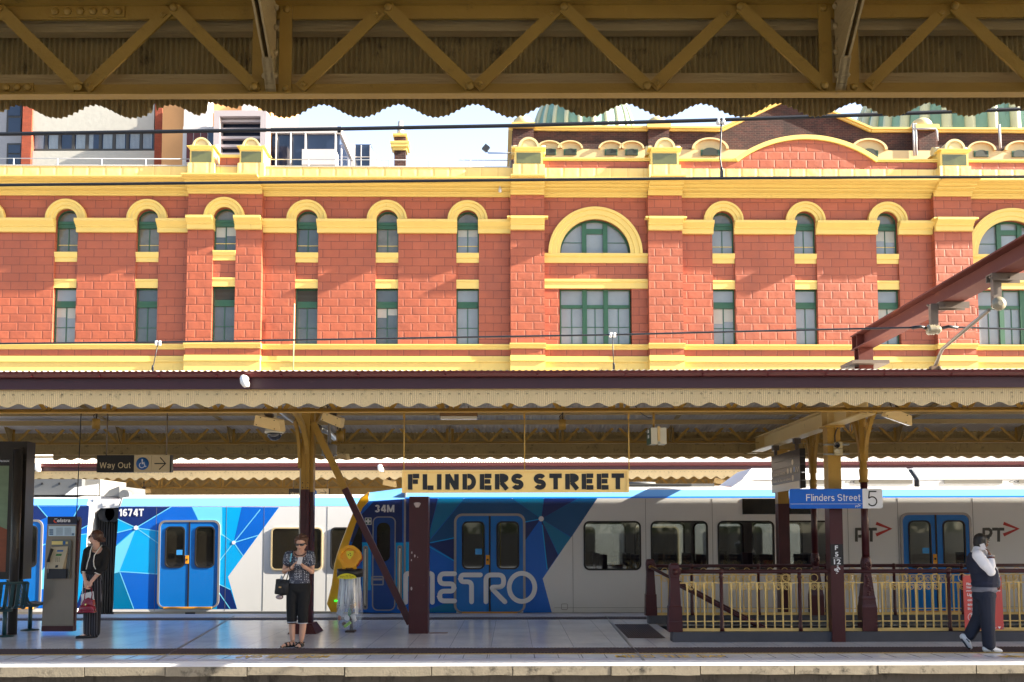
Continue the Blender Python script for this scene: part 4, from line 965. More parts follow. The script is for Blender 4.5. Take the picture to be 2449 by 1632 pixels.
b.ext([(x1, YG, WZ(815, 318, YG)), (x1, YG, WZ(815, 303, YG)), (q[0], q[1], WZ(835, 348, YG + 16)), (q[0], q[1], WZ(835, 356, YG + 16))], (-.3, 0, 0)); b.build('frame', WHT, t)
b = MB(); rectp(b, 644, 812, 318, 440, YG + .3, YG + 10, 0); b.build('glass_wall', GLB, t)
b = MB(); rectp(b, 722, 802, 357, 394, YG - 1.5, YG - .15, 0); b.build('balcony', WHT, t)
b = MB()
for i in range(6): y = YG + 1 + i * 2.4; xx = x1 + (q[0] - x1) * (y - YG) / 16; b.box(xx - .12, xx, y, y + .25, 6, WZ(815, 318, YG) - (i + 1) * .9)
b.build('side_mullion', WHT, t)
t = thing('small_building', 'low white building with one dark glazed bay left of the brick chimney', 'building', (WX(860, 400, YB), YB, 8))
b = MB(); rectp(b, 828, 848, 345, 440, YB, YB + 8, 0); rectp(b, 884, 904, 372, 440, YB + 2, YB + 8, 0); b.ext([(WX(884, 380, YB), YB + .3, 10), (WX(884, 380, YB), YB + .3, WZ(884, 346, YB)), (WX(902, 380, YB), YB + .3, WZ(884, 378, YB)), (WX(902, 380, YB), YB + .3, 10)], (0, 3, 0)); b.build('wall', WHT, t)
f = MB(); rectp(f, 847.5, 887, 345.5, 440, YB + .2, YB + 6, 0); fo = f.build('window', GLB, t)
b = MB(); rectp(b, 862.5, 864, 347, 440, YB + .1, YB + .19, 0); rectp(b, 847.5, 887, 375, 376, YB + .1, YB + .19, 0); rectp(b, 884, 886, 347, 440, YB + .1, YB + .18, 0); b.build('mullion', WHT, fo)
# ================================================================ trains
C_CY = mat('livery_cyan', rgb(10, 164, 232), 0.22, var=0.05, scale=2); C_LT = mat('livery_pale_cyan', rgb(112, 206, 244), 0.22, var=0.05, scale=2)
C_BL = mat('livery_blue', rgb(14, 98, 200), 0.22, var=0.06, scale=2); C_NV = mat('livery_navy', rgb(22, 44, 106), 0.22, var=0.06, scale=2)
C_TE = mat('livery_teal', rgb(0, 112, 160), 0.22, var=0.05, scale=2); C_DT = mat('livery_deep_teal', rgb(4, 78, 132), 0.22, var=0.05, scale=2)
C_WH = mat('train_white_paint', rgb(214, 214, 214), 0.25, var=0.03, scale=1.5); C_BAND = mat('pale_blue_band', rgb(104, 164, 224), 0.22, var=0.03)
C_YE = mat('cab_yellow_paint', rgb(236, 176, 20), 0.3, var=0.05); C_DK = mat('black_rubber', rgb(26, 26, 28), 0.6, var=0.2); C_FR = mat('door_frame_metal', rgb(150, 146, 144), 0.35, 0.4, var=0.1)
C_DOOR = mat('door_blue_paint', rgb(18, 112, 196), 0.2, var=0.04); C_OR = mat('orange_sill', rgb(220, 150, 30), 0.5); C_LET = mat('white_lettering', rgb(222, 224, 228), 0.4, var=0.02)
C_GREYR = mat('roof_equipment_grey', rgb(88, 90, 92), 0.6, var=0.15, scale=3); C_INT = mat('carriage_lining', rgb(120, 122, 120), 0.6); C_SEAT = mat('seat_fabric', rgb(30, 44, 70), 0.9)
C_UND = mat('underframe', rgb(60, 58, 56), 0.8, var=0.3)
BRONZE = mat('bronze_window_glass', (0.018, 0.015, 0.010), 0.05, var=0.5, scale=1.5, spec=0.6)
def thin_glass():
    m = bpy.data.materials.new('carriage_glass'); m.use_nodes = True; n = m.node_tree.nodes; l = m.node_tree.links; n.remove(n['Principled BSDF'])
    tr = n.new('ShaderNodeBsdfTransparent'); tr.inputs[0].default_value = (0.42, 0.45, 0.44, 1)
    gl = n.new('ShaderNodeBsdfGlossy'); gl.inputs['Roughness'].default_value = 0.03; gl.inputs[0].default_value = (0.85, 0.9, 0.9, 1)
    fr = n.new('ShaderNodeFresnel'); fr.inputs[0].default_value = 1.6; ad = n.new('ShaderNodeMath'); ad.inputs[1].default_value = 0.10; l.new(fr.outputs[0], ad.inputs[0])
    mx = n.new('ShaderNodeMixShader'); l.new(ad.outputs[0], mx.inputs[0]); l.new(tr.outputs[0], mx.inputs[1]); l.new(gl.outputs[0], mx.inputs[2]); l.new(mx.outputs[0], n['Material Output'].inputs[0]); return m
TGL = thin_glass()
def panel(mb, x0, x1, z0, z1, ops, y0, y1, mi=0):
    xs = sorted(set([x0, x1] + [v for o in ops for v in o[:2] if x0 < v < x1]))
    for a, c in zip(xs[:-1], xs[1:]):
        o = sorted([(q[2], q[3]) for q in ops if q[0] < (a + c) / 2 < q[1]]); z = z0
        for lo, hi in o:
            if lo > z + 1e-4: mb.box(a, c, y0, y1, z, lo, mi)
            z = hi
        if z1 > z + 1e-4: mb.box(a, c, y0, y1, z, z1, mi)
def flat(mb, pts, Y, mi): mb.poly(pts, Y, mi)
def coach_window(root, x0, x1, z0, z1, Y, glass, r=.12, t=.035, frame=C_DK):
    f = MB(); ring(f, rrect(x0, x1, z0, z1, r), rrect(x0 + t, x1 - t, z0 + t, z1 - t, r - t * .7), Y - .012, Y + .03); w = f.build('window', frame, root)
    p = MB(); p.poly(rrect(x0 + t * .5, x1 - t * .5, z0 + t * .5, z1 - t * .5, r - t * .4), Y + .0); p.build('pane', glass, w, recalc=False); return w

# ---------------- the moving train on the near track
YA = 21.2; NA = 24.1
a_ = lambda u, v: (W(u, v, YA).x, W(u, v, YA).z)
zA = lambda v: WZ(1700, v, YA); xA = lambda u, v=1330: WX(u, v, YA)
za_b, za_t, za_r = zA(1465), zA(1192), zA(1166.5)
XN = xA(806, 1460); XE = 17.0
trA = thing('commuter_train', 'blue, white and grey train with yellow cab end on the nearer track', 'train', (0, 22.6, 0))
win = [(1396, 1533.6), (1556.6, 1694), (1717, 1853), (1877, 2013)]
wA = [(xA(a), xA(c)) for a, c in win] + [(xA(2500) + i * 1.42, xA(2500) + i * 1.42 + 1.2) for i in range(4)]
zw0, zw1 = zA(1364), zA(1246)
drs = [(1091.5, 1251), (2160, 2319)]
dA = [(xA(a), xA(c)) for a, c in drs]; zd0, zd1 = zA(1461.5), zA(1233)
cd0, cd1 = xA(893), xA(944)
ops = [(a + .035, c - .035, zw0 + .035, zw1 - .035) for a, c in wA] + [(a + .01, c - .01, zd0 + .01, zd1 - .01) for a, c in dA]
body = MB(); xg = xA(968)
panel(body, xg, XE, za_b, za_t, ops, YA, YA + .07, 0)
panel(body, xg, XE, za_b, za_t, [(a + .035, c - .035, zw0 + .035, zw1 - .035) for a, c in wA], NA - .07, NA, 0)
body.run([(YA + .001, za_t), (YA + .20, za_r), (NA - .20, za_r), (NA - .001, za_t), (NA - .1, za_t), (NA - .3, za_r - .05), (YA + .3, za_r - .05), (YA + .1, za_t)], xg, XE, 0)
body.run([(YA + .2, za_r + .001), (YA + .7, za_r + .07), (NA - .7, za_r + .07), (NA - .2, za_r + .001)], xg, XE, 0)
# pale band just under the roof, on the sloping shoulder
nb = Vector((0, -(za_r - za_t), .199)).normalized() * .004
for k0, k1, mi in ((0.02, 0.16, 2), (0.16, 0.82, 1)):  # lower strip: canopy shade on the band, painted in livery blue
    p0 = Vector((0, YA + .001 + .199 * k0, za_t + (za_r - za_t) * k0)) + Vector((0, -.004, .003)); p1 = Vector((0, YA + .001 + .199 * k1, za_t + (za_r - za_t) * k1)) + Vector((0, -.004, .003))
    body.add([(xg, p0.y, p0.z), (XE, p0.y, p0.z), (XE, p1.y, p1.z), (xg, p1.y, p1.z)], [(0, 1, 2, 3)], mi)
# cab shell: solid, sloping towards the nose
outer = [(880, 1177), (866, 1183), (852, 1205), (837, 1242), (821, 1282), (809, 1313), (799, 1344), (794, 1384), (789, 1420), (781, 1427), (780, 1458), (790, 1464)]
inner = [(879, 1199), (866, 1211), (850, 1246), (832, 1299), (815, 1352), (809, 1400), (806, 1464)]
cab = [a_(*p) for p in inner] + [(xg, za_b), (xg, za_t)]
zc = [a_(*p) for p in inner]
body.prism(cab, YA, NA, 5)
roofc = [a_(879, 1199), a_(880, 1177.5), (xg, za_r + .02), (xg, za_t + .002)]
body.ext([(x, YA + (.002 if k in (0, 3) else .2), z) for k, (x, z) in enumerate(roofc)], (0, .01, 0), 1)
body.ext([(roofc[1][0], YA + .2, roofc[1][1]), (xg, YA + .2, za_r + .02), (xg, NA - .2, za_r + .02), (roofc[1][0], NA - .2, roofc[1][1])], (0, 0, -.05), 0)
K = .2125
def zz(*pts): return [a_(960 + x * K, 1160 + y * K) for x, y in pts]
S = (1573, 382); J = (300, 655); yl = YA - .002; y2 = YA - .004; y3 = YA - .006
MI = {'cy': 3, 'lt': 4, 'bl': 5, 'nv': 6, 'te': 7, 'dt': 8}
# blue field left of the white boundary, cut round the first door
bnd = zz((2205, 152), (1590, 1055), (1693, 1436))
d0, d1 = dA[0]
body.poly([(xg, za_t - .002), (d0 - .0, za_t - .002), (d0, za_b + .002), (xg, za_b + .002)], yl, 5)
body.poly([(d0, za_t - .002), (d1, za_t - .002), (d1, zd1), (d0, zd1)], yl, 5)
body.poly([(d1, za_t - .002), bnd[0], bnd[1], bnd[2], (d1, za_b + .002)], yl, 5)
dl = lambda y: (620, y); dr = lambda y: (1380, y)
P = [('nv', [(45, 152), (410, 152), (300, 600), (300, 640), (45, 640)]), ('te', [(415, 152), (705, 152), (310, 628), (304, 600)]),
     ('dt', [(710, 152), (1240, 152), S, (1380, 418), (1380, 345), (620, 345), (620, 588), (300, 652)]),
     ('te', [(1250, 152), (1602, 152), S]), ('nv', [(1607, 152), (1985, 152), S]), ('dt', [(1990, 152), (2203, 152), (1912, 590), S]),
     ('te', [S, (1908, 594), (1768, 785)]), ('nv', [S, (1764, 790), (1645, 965)]), ('nv', [(1560, 392), (1382, 430), (1382, 640)]),
     ('nv', [(300, 665), (620, 600), (620, 862)]), ('cy', [(45, 645), (140, 652), (140, 1200), (45, 1200)]), ('te', [(310, 1400), (520, 1325), (618, 1325), (618, 1432), (310, 1432)])]
for c, pts in P: body.poly(zz(*pts), y2, MI[c])
for p, q, w in ((J, (618, 592), .02), ((305, 690), (615, 868), .022), (S, (1382, 418), .014), ((1585, 450), (1640, 950), .02)):
    body.stroke(zz(p, q), w, y3, None, 3, cap=False)
body.lathe([(.055, 0), (.055, .004)], (zz(S)[0][0], y3 - .006, zz(S)[0][1]), 20, 9, ax='Y')
body.poly(XZ([(893, 1201), (962, 1194), (962, 1297), (839, 1297), (850, 1246)], YA), yl, 6)
body.poly(XZ([(866, 1298), (887, 1298), (887, 1412), (866, 1412)], YA), y2, 3); body.poly(XZ([(946, 1299), (965, 1299), (965, 1462), (946, 1445)], YA), y2, 3)
bd = body.build('body', [C_WH, C_BAND, C_BL, C_CY, C_LT, C_BL, C_NV, C_TE, C_DT, C_LET], trA)
m = MB(); m.box(xg - .02, xg + .02, YA - .012, YA + .02, za_b, za_t); m.box(xg - .015, xg + .015, YA + .02, NA, za_b, za_r - .06); m.build('cab_joint', C_FR, trA)
m = MB()
oo = XZ(outer, YA); ii = XZ(inner, YA); npt = 14
def resamp(P, n):
    L_ = [0]; P = [Vector(p) for p in P]
    for a, c in zip(P[:-1], P[1:]): L_.append(L_[-1] + (c - a).length)
    out = []
    for i in range(n):
        t = L_[-1] * i / (n - 1); j = max(k for k in range(len(L_)) if L_[k] <= t + 1e-9); j = min(j, len(P) - 2)
        out.append(P[j].lerp(P[j + 1], (t - L_[j]) / (L_[j + 1] - L_[j])))
    return out
oo, ii = resamp(oo, npt), resamp(ii, npt)
secs = [(YA - .015, 0.82), (YA + .05, 1.0), (YA + .5, 1.02), (22.65, 1.04), (NA - .5, 1.02), (NA - .05, 1.0), (NA + .015, .82)]
vs = []
for y, k in secs:
    for i in range(npt): p = ii[i] + (oo[i] - ii[i]) * k; vs.append((p.x, y, p.y))
fs = []
for s_ in range(len(secs) - 1):
    for i in range(npt - 1): fs.append((s_ * npt + i, s_ * npt + i + 1, (s_ + 1) * npt + i + 1, (s_ + 1) * npt + i))
m.add(vs, fs, 0, True)
for y, o in ((YA - .015, 0), (NA + .015, (len(secs) - 1) * npt)):
    base = len(m.v); m.v += [(ii[i].x + .03, y, ii[i].y) for i in range(npt)]
    for i in range(npt - 1): m.f.append([o + i, o + i + 1, base + i + 1, base + i]); m.m.append(0); m.sm.append(False)
m.build('front_mask', C_YE, trA)
m = MB(); q = a_(804, 1437); m.box(q[0] - .03, q[0] + .03, YA - .05, YA - .016, q[1] - .012, q[1] + .012); m.build('marker_light', mat('green_marker', rgb(40, 220, 60), 0.4, emit=(rgb(30, 240, 60), 0.5)), trA)
for (a, c) in wA: coach_window(trA, a, c, zw0, zw1, YA, TGL)
for (a, c) in wA:
    f = MB(); ring(f, rrect(a, c, zw0, zw1, .12), rrect(a + .035, c - .035, zw0 + .035, zw1 - .035, .1), NA - .08, NA + .01); w = f.build('window', C_DK, trA)
    p = MB(); p.poly(rrect(a + .02, c - .02, zw0 + .02, zw1 - .02, .1), NA - .03); p.build('pane', TGL, w, recalc=False)
def door_pair(root, x0, x1, z0, z1, Y, wz, glass, letter=None, label=None, stick=True, door=C_DOOR):
    f = MB(); ring(f, rrect(x0 - .05, x1 + .05, z0 - .03, z1 + .05, .17), rrect(x0, x1, z0, z1, .13), Y - .03, Y + .02); f.build('door_frame', C_FR, root)
    xm = (x0 + x1) / 2; w = (x1 - x0)
    for k, (a, c) in enumerate(((x0, xm - .02), (xm + .02, x1))):
        wa = a + (w * .082 if k == 0 else w * .085); wc = wa + w * .345
        d = MB()
        lo = [q for q in rrect(x0, x1, z0, z1, .13)]
        panel(d, a, c, z0 + .0, z1, [(wa + .03, wc - .03, wz[0] + .03, wz[1] - .03)], Y - .018, Y + .02)
        o = d.build('door', door, root)
        g = MB(); ring(g, rrect(wa, wc, wz[0], wz[1], .12), rrect(wa + .03, wc - .03, wz[0] + .03, wz[1] - .03, .10), Y - .03, Y + .0); g.build('window_seal', C_DK, o)
        p = MB(); p.poly(rrect(wa + .015, wc - .015, wz[0] + .015, wz[1] - .015, .11), Y - .008); p.build('window_pane', glass, o, recalc=False)
        if k == 0 and stick:
            s = MB(); s.box(wc - .2, wc - .06, Y - .035, Y - .0305, wz[0] + (wz[1] - wz[0]) * .31, wz[0] + (wz[1] - wz[0]) * .43); s.build('door_sticker', mat('blue_sticker', rgb(60, 150, 220), 0.4), o)
            s = MB(); s.box(wc + .02, wc + .1, Y - .035, Y - .0185, wz[0] + .1, wz[0] + .3, 0); s.lathe([(.022, 0), (.022, -.012)], (wc + .06, Y - .035, wz[0] + .2), 12, 1, ax='Y'); s.build('door_button', [C_OR, C_DK], o)
    s = MB(); s.box(xm - .0195, xm + .0195, Y - .025, Y + .0, z0, z1); s.build('door_seal', C_DK, root)
    s = MB(); s.box(x0 + .12, x1 - .12, Y - .06, Y - .031, z0 - .045, z0 - .01); s.build('door_step', C_OR, root)
door_pair(trA, d0, d1, zd0, zd1, YA, (zA(1361), zA(1246)), TGL)
door_pair(trA, dA[1][0], dA[1][1], zd0, zd1, YA, (zA(1361), zA(1246)), TGL)
for k in (0,): door_pair(trA, xA(2500) + 6.0, xA(2500) + 7.4, zd0, zd1, YA, (zA(1361), zA(1246)), TGL)
# cab door and grab rails
m = MB(); x0, x1 = cd0, cd1; m.prism(rrect(x0, x1, zA(1457), zA(1236), .1), YA - .02, YA - .0075); cdoor = m.build('cab_door', mat('cab_door_blue', rgb(14, 66, 140), 0.25), trA)
m = MB(); m.prism(rrect(xA(901.5), xA(933), zA(1341), zA(1249), .12), YA - .03, YA - .0205); m.build('window_pane', BRONZE, cdoor)
m = MB(); ring(m, rrect(x0 - .02, x1 + .02, zA(1459), zA(1234), .12), rrect(x0 + .004, x1 - .004, zA(1457) + .004, zA(1236) - .004, .1), YA - .022, YA - .009); m.build('cab_door_frame', C_FR, cdoor)
m = MB(); q = XZ([(888.5, 1378), (918, 1400)], YA); ring(m, rrect(q[0][0], q[1][0], q[1][1], q[0][1], .02), rrect(q[0][0] + .025, q[1][0] - .025, q[1][1] + .025, q[0][1] - .025, .01), YA - .028, YA - .0205); m.box(q[0][0] + .03, q[1][0] - .03, YA - .027, YA - .021, q[0][1] - .09, q[0][1] - .05); m.build('door_plate', C_FR, cdoor)
for u0, u1, v0 in ((868.5, 880.5, 1304), (950.5, 962, 1303)):
    m = MB(); ring(m, rrect(xA(u0), xA(u1), zA(1456), zA(v0), .04), rrect(xA(u0) + .03, xA(u1) - .03, zA(1456) + .03, zA(v0) - .03, .02), YA - .02, YA - .0105); m.prism(rrect(xA(u0) + .025, xA(u1) - .025, zA(1456) + .025, zA(v0) - .025, .02), YA - .014, YA - .0105, 1)
    xm = (xA(u0) + xA(u1)) / 2; m.tube([(xm, YA - .022, zA(1446)), (xm, YA - .06, zA(1440)), (xm, YA - .06, zA(v0 + 14)), (xm, YA - .022, zA(v0 + 8))], .016, 8, 2); m.build('grab_rail', [C_FR, mat('recess_grey', rgb(90, 92, 96), 0.5), mat('rail_beige', rgb(206, 200, 184), 0.4)], trA)
m = MB(); m.poly(XZ([(861, 1254), (866, 1258), (866, 1322), (834, 1322)], YA), YA - .012); m.build('cab_window', BRONZE, trA)
m = MB(); x0, z1_ = a_(873, 1238.6); x1, z0_ = a_(888.5, 1255.5); m.box(x0, x1, YA - .016, YA - .011, z0_, z1_, 0); xm, zm = (x0 + x1) / 2, (z0_ + z1_) / 2
ring(m, rrect(x0, x1, z0_, z1_, .01), rrect(x0 + .012, x1 - .012, z0_ + .012, z1_ - .012, .006), YA - .021, YA - .0165, 1); m.box(xm - .018, xm + .018, YA - .02, YA - .0165, zm - .05, zm + .05, 1); m.box(xm - .05, xm - .018, YA - .0199, YA - .0165, zm - .018, zm + .018, 1); m.box(xm + .018, xm + .05, YA - .0199, YA - .0165, zm - .018, zm + .018, 1); m.build('first_aid_sign', [mat('sign_green', rgb(40, 84, 66), 0.5), C_LET], trA)
m = MB(); x0, z1_ = a_(896, 1208); x1, z0_ = a_(943.5, 1225.5); letters(m, '34M', x0, x1, z0_, z1_, YA - .011, t=.2, gap=.08); m.build('car_number', C_LET, trA)
# big rounded lettering
m = MB(); Yt = YA - .036; sw = .098
def st(*pts, close=False): m.stroke(zz(*pts), sw, Yt, None, 0, close)
def rnd_path(pts, r, n=5):
    out = [Vector(pts[0])]
    for i in range(1, len(pts) - 1):
        p, a, c = Vector(pts[i]), Vector(pts[i - 1]), Vector(pts[i + 1]); d0_, d1_ = (a - p).normalized(), (c - p).normalized(); rr = min(r, (a - p).length * .5, (c - p).length * .5)
        for k in range(n + 1): t = k / n; out.append((p + d0_ * rr) * (1 - t) ** 2 + p * 2 * t * (1 - t) + (p + d1_ * rr) * t ** 2)
    out.append(Vector(pts[-1])); return [tuple(q) for q in out]
st(*rnd_path([(50, 1320), (50, 1000), (95, 1000), (140, 1000), (180, 1120), (195, 1150), (225, 1060), (300, 1000), (350, 1000), (350, 1320)], 40))
st(*rnd_path([(600, 1000), (432, 1000), (432, 1113), (590, 1113), (592, 1195), (432, 1195), (432, 1305), (600, 1305)], 55))
st(*rnd_path([(890, 1013), (668, 1013), (668, 1090), (790, 1090), (790, 1315)], 50))
st(*rnd_path([(952, 1315), (952, 1013), (1150, 1013), (1150, 1150), (1010, 1150), (1050, 1200), (1165, 1315)], 60))
cx, cz, rx, rz_ = 1357, 1153, 144, 158
m.stroke(zz(*[(cx + rx * cos(2 * pi * i / 36), cz + rz_ * sin(2 * pi * i / 36)) for i in range(36)]), sw, Yt, None, 0, True)
m.build('train_lettering', C_LET, trA, recalc=False)
# operator marks on the white flank
GREYL = mat('dark_grey_lettering', rgb(64, 64, 60), 0.5); REDL = mat('red_chevron', rgb(170, 44, 40), 0.5)
for du in (0, 304.5):
    m = MB(); q = lambda u, v: a_(u + du, v)
    m.stroke([q(2048, 1296), q(2048, 1266), q(2060, 1266), q(2064.5, 1269), q(2065.5, 1275), q(2063, 1281), q(2058, 1283), q(2052.2, 1283)], .062, YA - .006, None, 0, cap=False)
    m.stroke([q(2068, 1266), q(2081.6, 1266)], .062, YA - .006, None, 0, cap=False); m.stroke([q(2085.4, 1266), q(2097, 1266)], .062, YA - .006, None, 0, cap=False); m.stroke([q(2083.5, 1263), q(2083.5, 1296)], .062, YA - .0065, None, 0, cap=False)
    m.stroke([q(2095, 1252), q(2129, 1265), q(2095, 1280)], .07, YA - .008, None, 1, cap=False); m.build('operator_mark', [GREYL, REDL], trA, recalc=False)
m = MB(); x0, z1_ = a_(1775, 1193); x1, z0_ = a_(1941, 1230); m.box(x0, x1, YA - .012, YA - .002, z0_, z1_); m.build('destination_display', mat('black_display', rgb(18, 18, 18), 0.25), trA)
m = MB(); x0, z1_ = a_(1342, 1444); x1, z0_ = a_(1358, 1459); ring(m, rrect(x0, x1, z0_, z1_, .03), rrect(x0 + .012, x1 - .012, z0_ + .012, z1_ - .012, .02), YA - .008, YA - .001); m.build('access_hatch', C_FR, trA)
# inside of the carriage
m = MB(); m.box(xg + .02, XE, YA + .08, NA - .08, za_b + .12, za_b + .16, 0); m.box(xg + .02, XE, YA + .31, NA - .31, za_r - .12, za_r - .06, 0); m.build('interior', [C_INT], trA)
for i, x in enumerate([xA(1420), xA(1500), xA(1585), xA(1660), xA(1745), xA(1820), xA(1905), xA(1985), xA(2400)]):
    for y in (YA + .2, NA - .9):
        m = MB(); m.box(x - .25, x + .2, y, y + .75, za_b + .5, za_b + .62); m.box(x + .2, x + .3, y, y + .75, za_b + .5, za_b + 1.2); m.build('seat', C_SEAT, trA)
m = MB()
for x in (xA(1150), xA(1195), xA(1390), xA(2240)): m.tube([(x, 22.65, za_b + .16), (x, 22.65, za_r - .1)], .018, 6)
m.build('grab_pole', mat('pole_yellow', rgb(220, 190, 60), 0.4), trA)
# underframe and roof pods
m = MB(); m.box(XN + .3, XE, YA + .15, NA - .15, -.95, za_b - .002); m.build('underframe', C_UND, trA)
xp = [xA(1757, 1165), xA(1800, 1120), xA(2208, 1120)]
zp0, zp1, zp2 = WZ(2000, 1165.5, YA + .35), WZ(2000, 1147, YA + .35), WZ(2000, 1120, YA + .75)
def pod(x0, x1, nose):
    m = MB(); prof = [(YA + .35, zp0), (YA + .35, zp1), (YA + .75, zp2), (NA - .75, zp2), (NA - .35, zp1), (NA - .35, zp0)]
    n = len(prof); f0 = [(x0 + (nose if k in (2, 3) else nose * .45 if k in (1, 4) else 0), y, z) for k, (y, z) in enumerate(prof)]; f1 = [(x1, y, z) for y, z in prof]
    m.add(f0 + f1, [tuple(range(n)), tuple(range(n, 2 * n))] + [(i, (i + 1) % n, n + (i + 1) % n, n + i) for i in range(n)])
    p = m.build('roof_pod', mat('roof_pod_white', rgb(222, 224, 226), 0.45, var=0.05), trA)
    g = MB()
    for k in range(3):
        xx = x0 + nose + .5 + k * 1.6
        if xx + 1.2 < x1: g.box(xx, xx + 1.25, YA + .335, YA + .3495, zp0 + .07, zp0 + .15)
    g.box(x0 + nose * .9, x1 - .02, YA + .345, YA + .3495, zp1 - .012, zp1 - .004)
    g.build('vent_panel', mat('vent_grey', rgb(128, 126, 120), 0.6), p)
    g = MB()
    tx = x0 + nose + 1.9
    if tx + .7 < x1: text(g, 'CO-CMC', tx, tx + .55, zp0 + .09, zp0 + .13, YA + .3475, bold=.02); g.build('pod_lettering', GREYL, p, recalc=False)
    return p
pod(xp[0], xp[2] - .06, .55); pod(xp[2] + .06, xp[2] + 4.5, .02)
m = MB(); m.run([(YA + .40, zp0), (YA + .40, zp1 - .02), (YA + .79, zp2 - .03), (NA - .79, zp2 - .03), (NA - .40, zp1 - .02), (NA - .40, zp0)], xp[2] - .06, xp[2] + .06); m.build('pod_joint', C_DK, trA)
m = MB(); x0, x1 = xA(1504, 1160), xA(1720, 1160); zz1 = WZ(1600, 1157, YA + .5); m.box(x0 - 2.2, x1, YA + .5, NA - .5, za_r + .03, zz1); m.box(x1 - 2.2, x1 - .5, YA + .48, YA + .499, zz1 - .05, zz1 - .02, 1); m.lathe([(.4, 0), (.36, .05), (.001, .07)], (xA(1545), YA + 1.0, zz1), 16); m.build('roof_equipment', [C_GREYR, C_DK], trA)

JG = mat('joint_grey', rgb(96, 98, 98), 0.6)
for u in (1370, 1545, 1705, 1866, 2030, 2150, 2330): x = xA(u); m = MB(); m.box(x - .004, x + .004, YA - .0035, YA + .001, za_b + .01, za_t - .01); m.build('panel_joint', JG, trA)
m = MB(); m.box(xA(1325), XE, YA - .0035, YA + .001, za_b + .10, za_b + .106); m.build('panel_joint', mat('joint_grey', rgb(96, 98, 98), 0.6), trA)
# ---------------- the standing train on the far track
YT_ = 24.8; NB = 27.7
b_ = lambda u, v: (W(u, v, YT_).x, W(u, v, YT_).z)
zB = lambda v: WZ(500, v, YT_); xB = lambda u, v=1330: WX(u, v, YT_)
trB = thing('commuter_train', 'standing blue and white two-car train with black bellows, half hidden by the nearer train', 'train', (-6, 26.2, 0))
KB = .28824
def z5(*pts): return [b_(x * KB, 1180 + y * KB) for x, y in pts]
yb1, yb2, yb3 = YT_ - .001, YT_ - .002, YT_ - .003
zb_t, zb_r, zb_l = zB(1212), zB(1188), zB(1463)
def car_shell(x0t, x0b, x1, m):
    v = [(x0t, za) for za in ()]
    prof = [(YT_, zb_l), (YT_, zb_t), (YT_ + .12, zB(1190)), (YT_ + .35, zb_r), (YT_ + .9, zb_r + .08), (NB - .9, zb_r + .08), (NB - .35, zb_r), (NB, zb_t), (NB, zb_l)]
    n = len(prof); f0 = []; 
    for y, z in prof:
        t = (z - zb_l) / (zb_r - zb_l); f0.append((x0b + (x0t - x0b) * t, y, z))
    f1 = [(x1, y, z) for y, z in prof]
    m.add(f0 + f1, [tuple(range(n)), tuple(range(n, 2 * n))] + [(i, (i + 1) % n, n + (i + 1) % n, n + i) for i in range(n)], 0)
def shoulder(m, x0, x1, mi):
    p0 = (YT_ - .003, zb_t + .012); p1 = (YT_ + .115, zB(1191)); m.add([(x0, p0[0], p0[1]), (x1, p0[0], p0[1]), (x1, p1[0] - .003, p1[1]), (x0, p1[0] - .003, p1[1])], [(0, 1, 2, 3)], mi)
q0 = z5((1000, 35), (935, 985)); XB1 = 17.0
m = MB(); car_shell(q0[0][0], q0[1][0], XB1, m); shoulder(m, q0[0][0] + .02, XB1, 1)
m.poly(z5((986, 112), (2316, 116), (1893, 692), (1968, 962), (938, 962)), yb1, 3)
S1, S2, J1 = (1130, 287), (1940, 410), (993, 650)
PB = [('nv', [(986, 113), (1420, 113), S1, (979, 215)]), ('bl', [(1426, 113), (1588, 113), (1645, 230), (1480, 330), (1330, 318), S1]),
      ('lt', [(1592, 113), (1843, 113), (1843, 335), S2, (1650, 232)]), ('bl', [(2006, 113), (2312, 117), (2141, 348), S2]), ('bl', [S2, (2139, 352), (2017, 518)]),
      ('nv', [(1812, 752), (1913, 800), (1966, 960), (1800, 960)]), ('bl', [(973, 330), S1, (964, 428)]), ('lt', [(1125, 300), (962, 440), (950, 655), (990, 652)]),
      ('bl', [(997, 652), (1312, 672), (1312, 960), (1112, 960)]), ('te', [(991, 654), (1108, 960), (940, 960), (948, 662)]), ('te', [(1340, 680), (1480, 690), (1480, 955), (1340, 955)])]
for c, pts in PB: m.poly(z5(*pts), yb2, MI[c])
for p, q in ((S1, (1420, 113)), (S1, (977, 215)), (S1, (972, 327)), (S1, (1335, 318)), (S1, (1320, 420)), (J1, (1312, 671)), (J1, (1110, 960)), (J1, (948, 661)), (S2, (2160, 135)), (S2, (2140, 350)), (S2, (2016, 519)), (S2, (1822, 560)), ((1812, 752), (1913, 800)), ((1800, 800), (1910, 960))):
    m.stroke(z5(p, q), .022, yb3, None, 4, cap=False)
for p in (S1, S2): c = z5(p)[0]; m.lathe([(.055 if p is S1 else .045, 0), (.05 if p is S1 else .04, .004)], (c[0], yb3 - .006, c[1]), 18, 9, ax='Y')
m.box(q0[1][0] + .02, XB1, YT_ + .02, YT_ + .06, zb_l - .1, zb_l - .001, 10)
m.build('body', [C_WH, C_BAND, C_BL, C_CY, C_LT, C_BL, C_NV, C_TE, C_DT, C_LET, mat('pale_sill', rgb(188, 180, 166), 0.5)], trB)
door_pair(trB, xB(383.5), xB(521.5), zB(1451), zB(1249), YT_, (zB(1358), zB(1259)), BRONZE)
FRW = mat('pale_window_frame', rgb(210, 190, 150), 0.3, 0.3)
for i, (u0, u1) in enumerate(((647.6, 771.5), (790, 914), (933, 1057), (1300, 1424), (1500, 1624), (1700, 1824))): coach_window(trB, xB(u0), xB(u1), zB(1364.5), zB(1262), YT_ - .012, BRONZE, frame=C_DK if i % 2 else FRW)
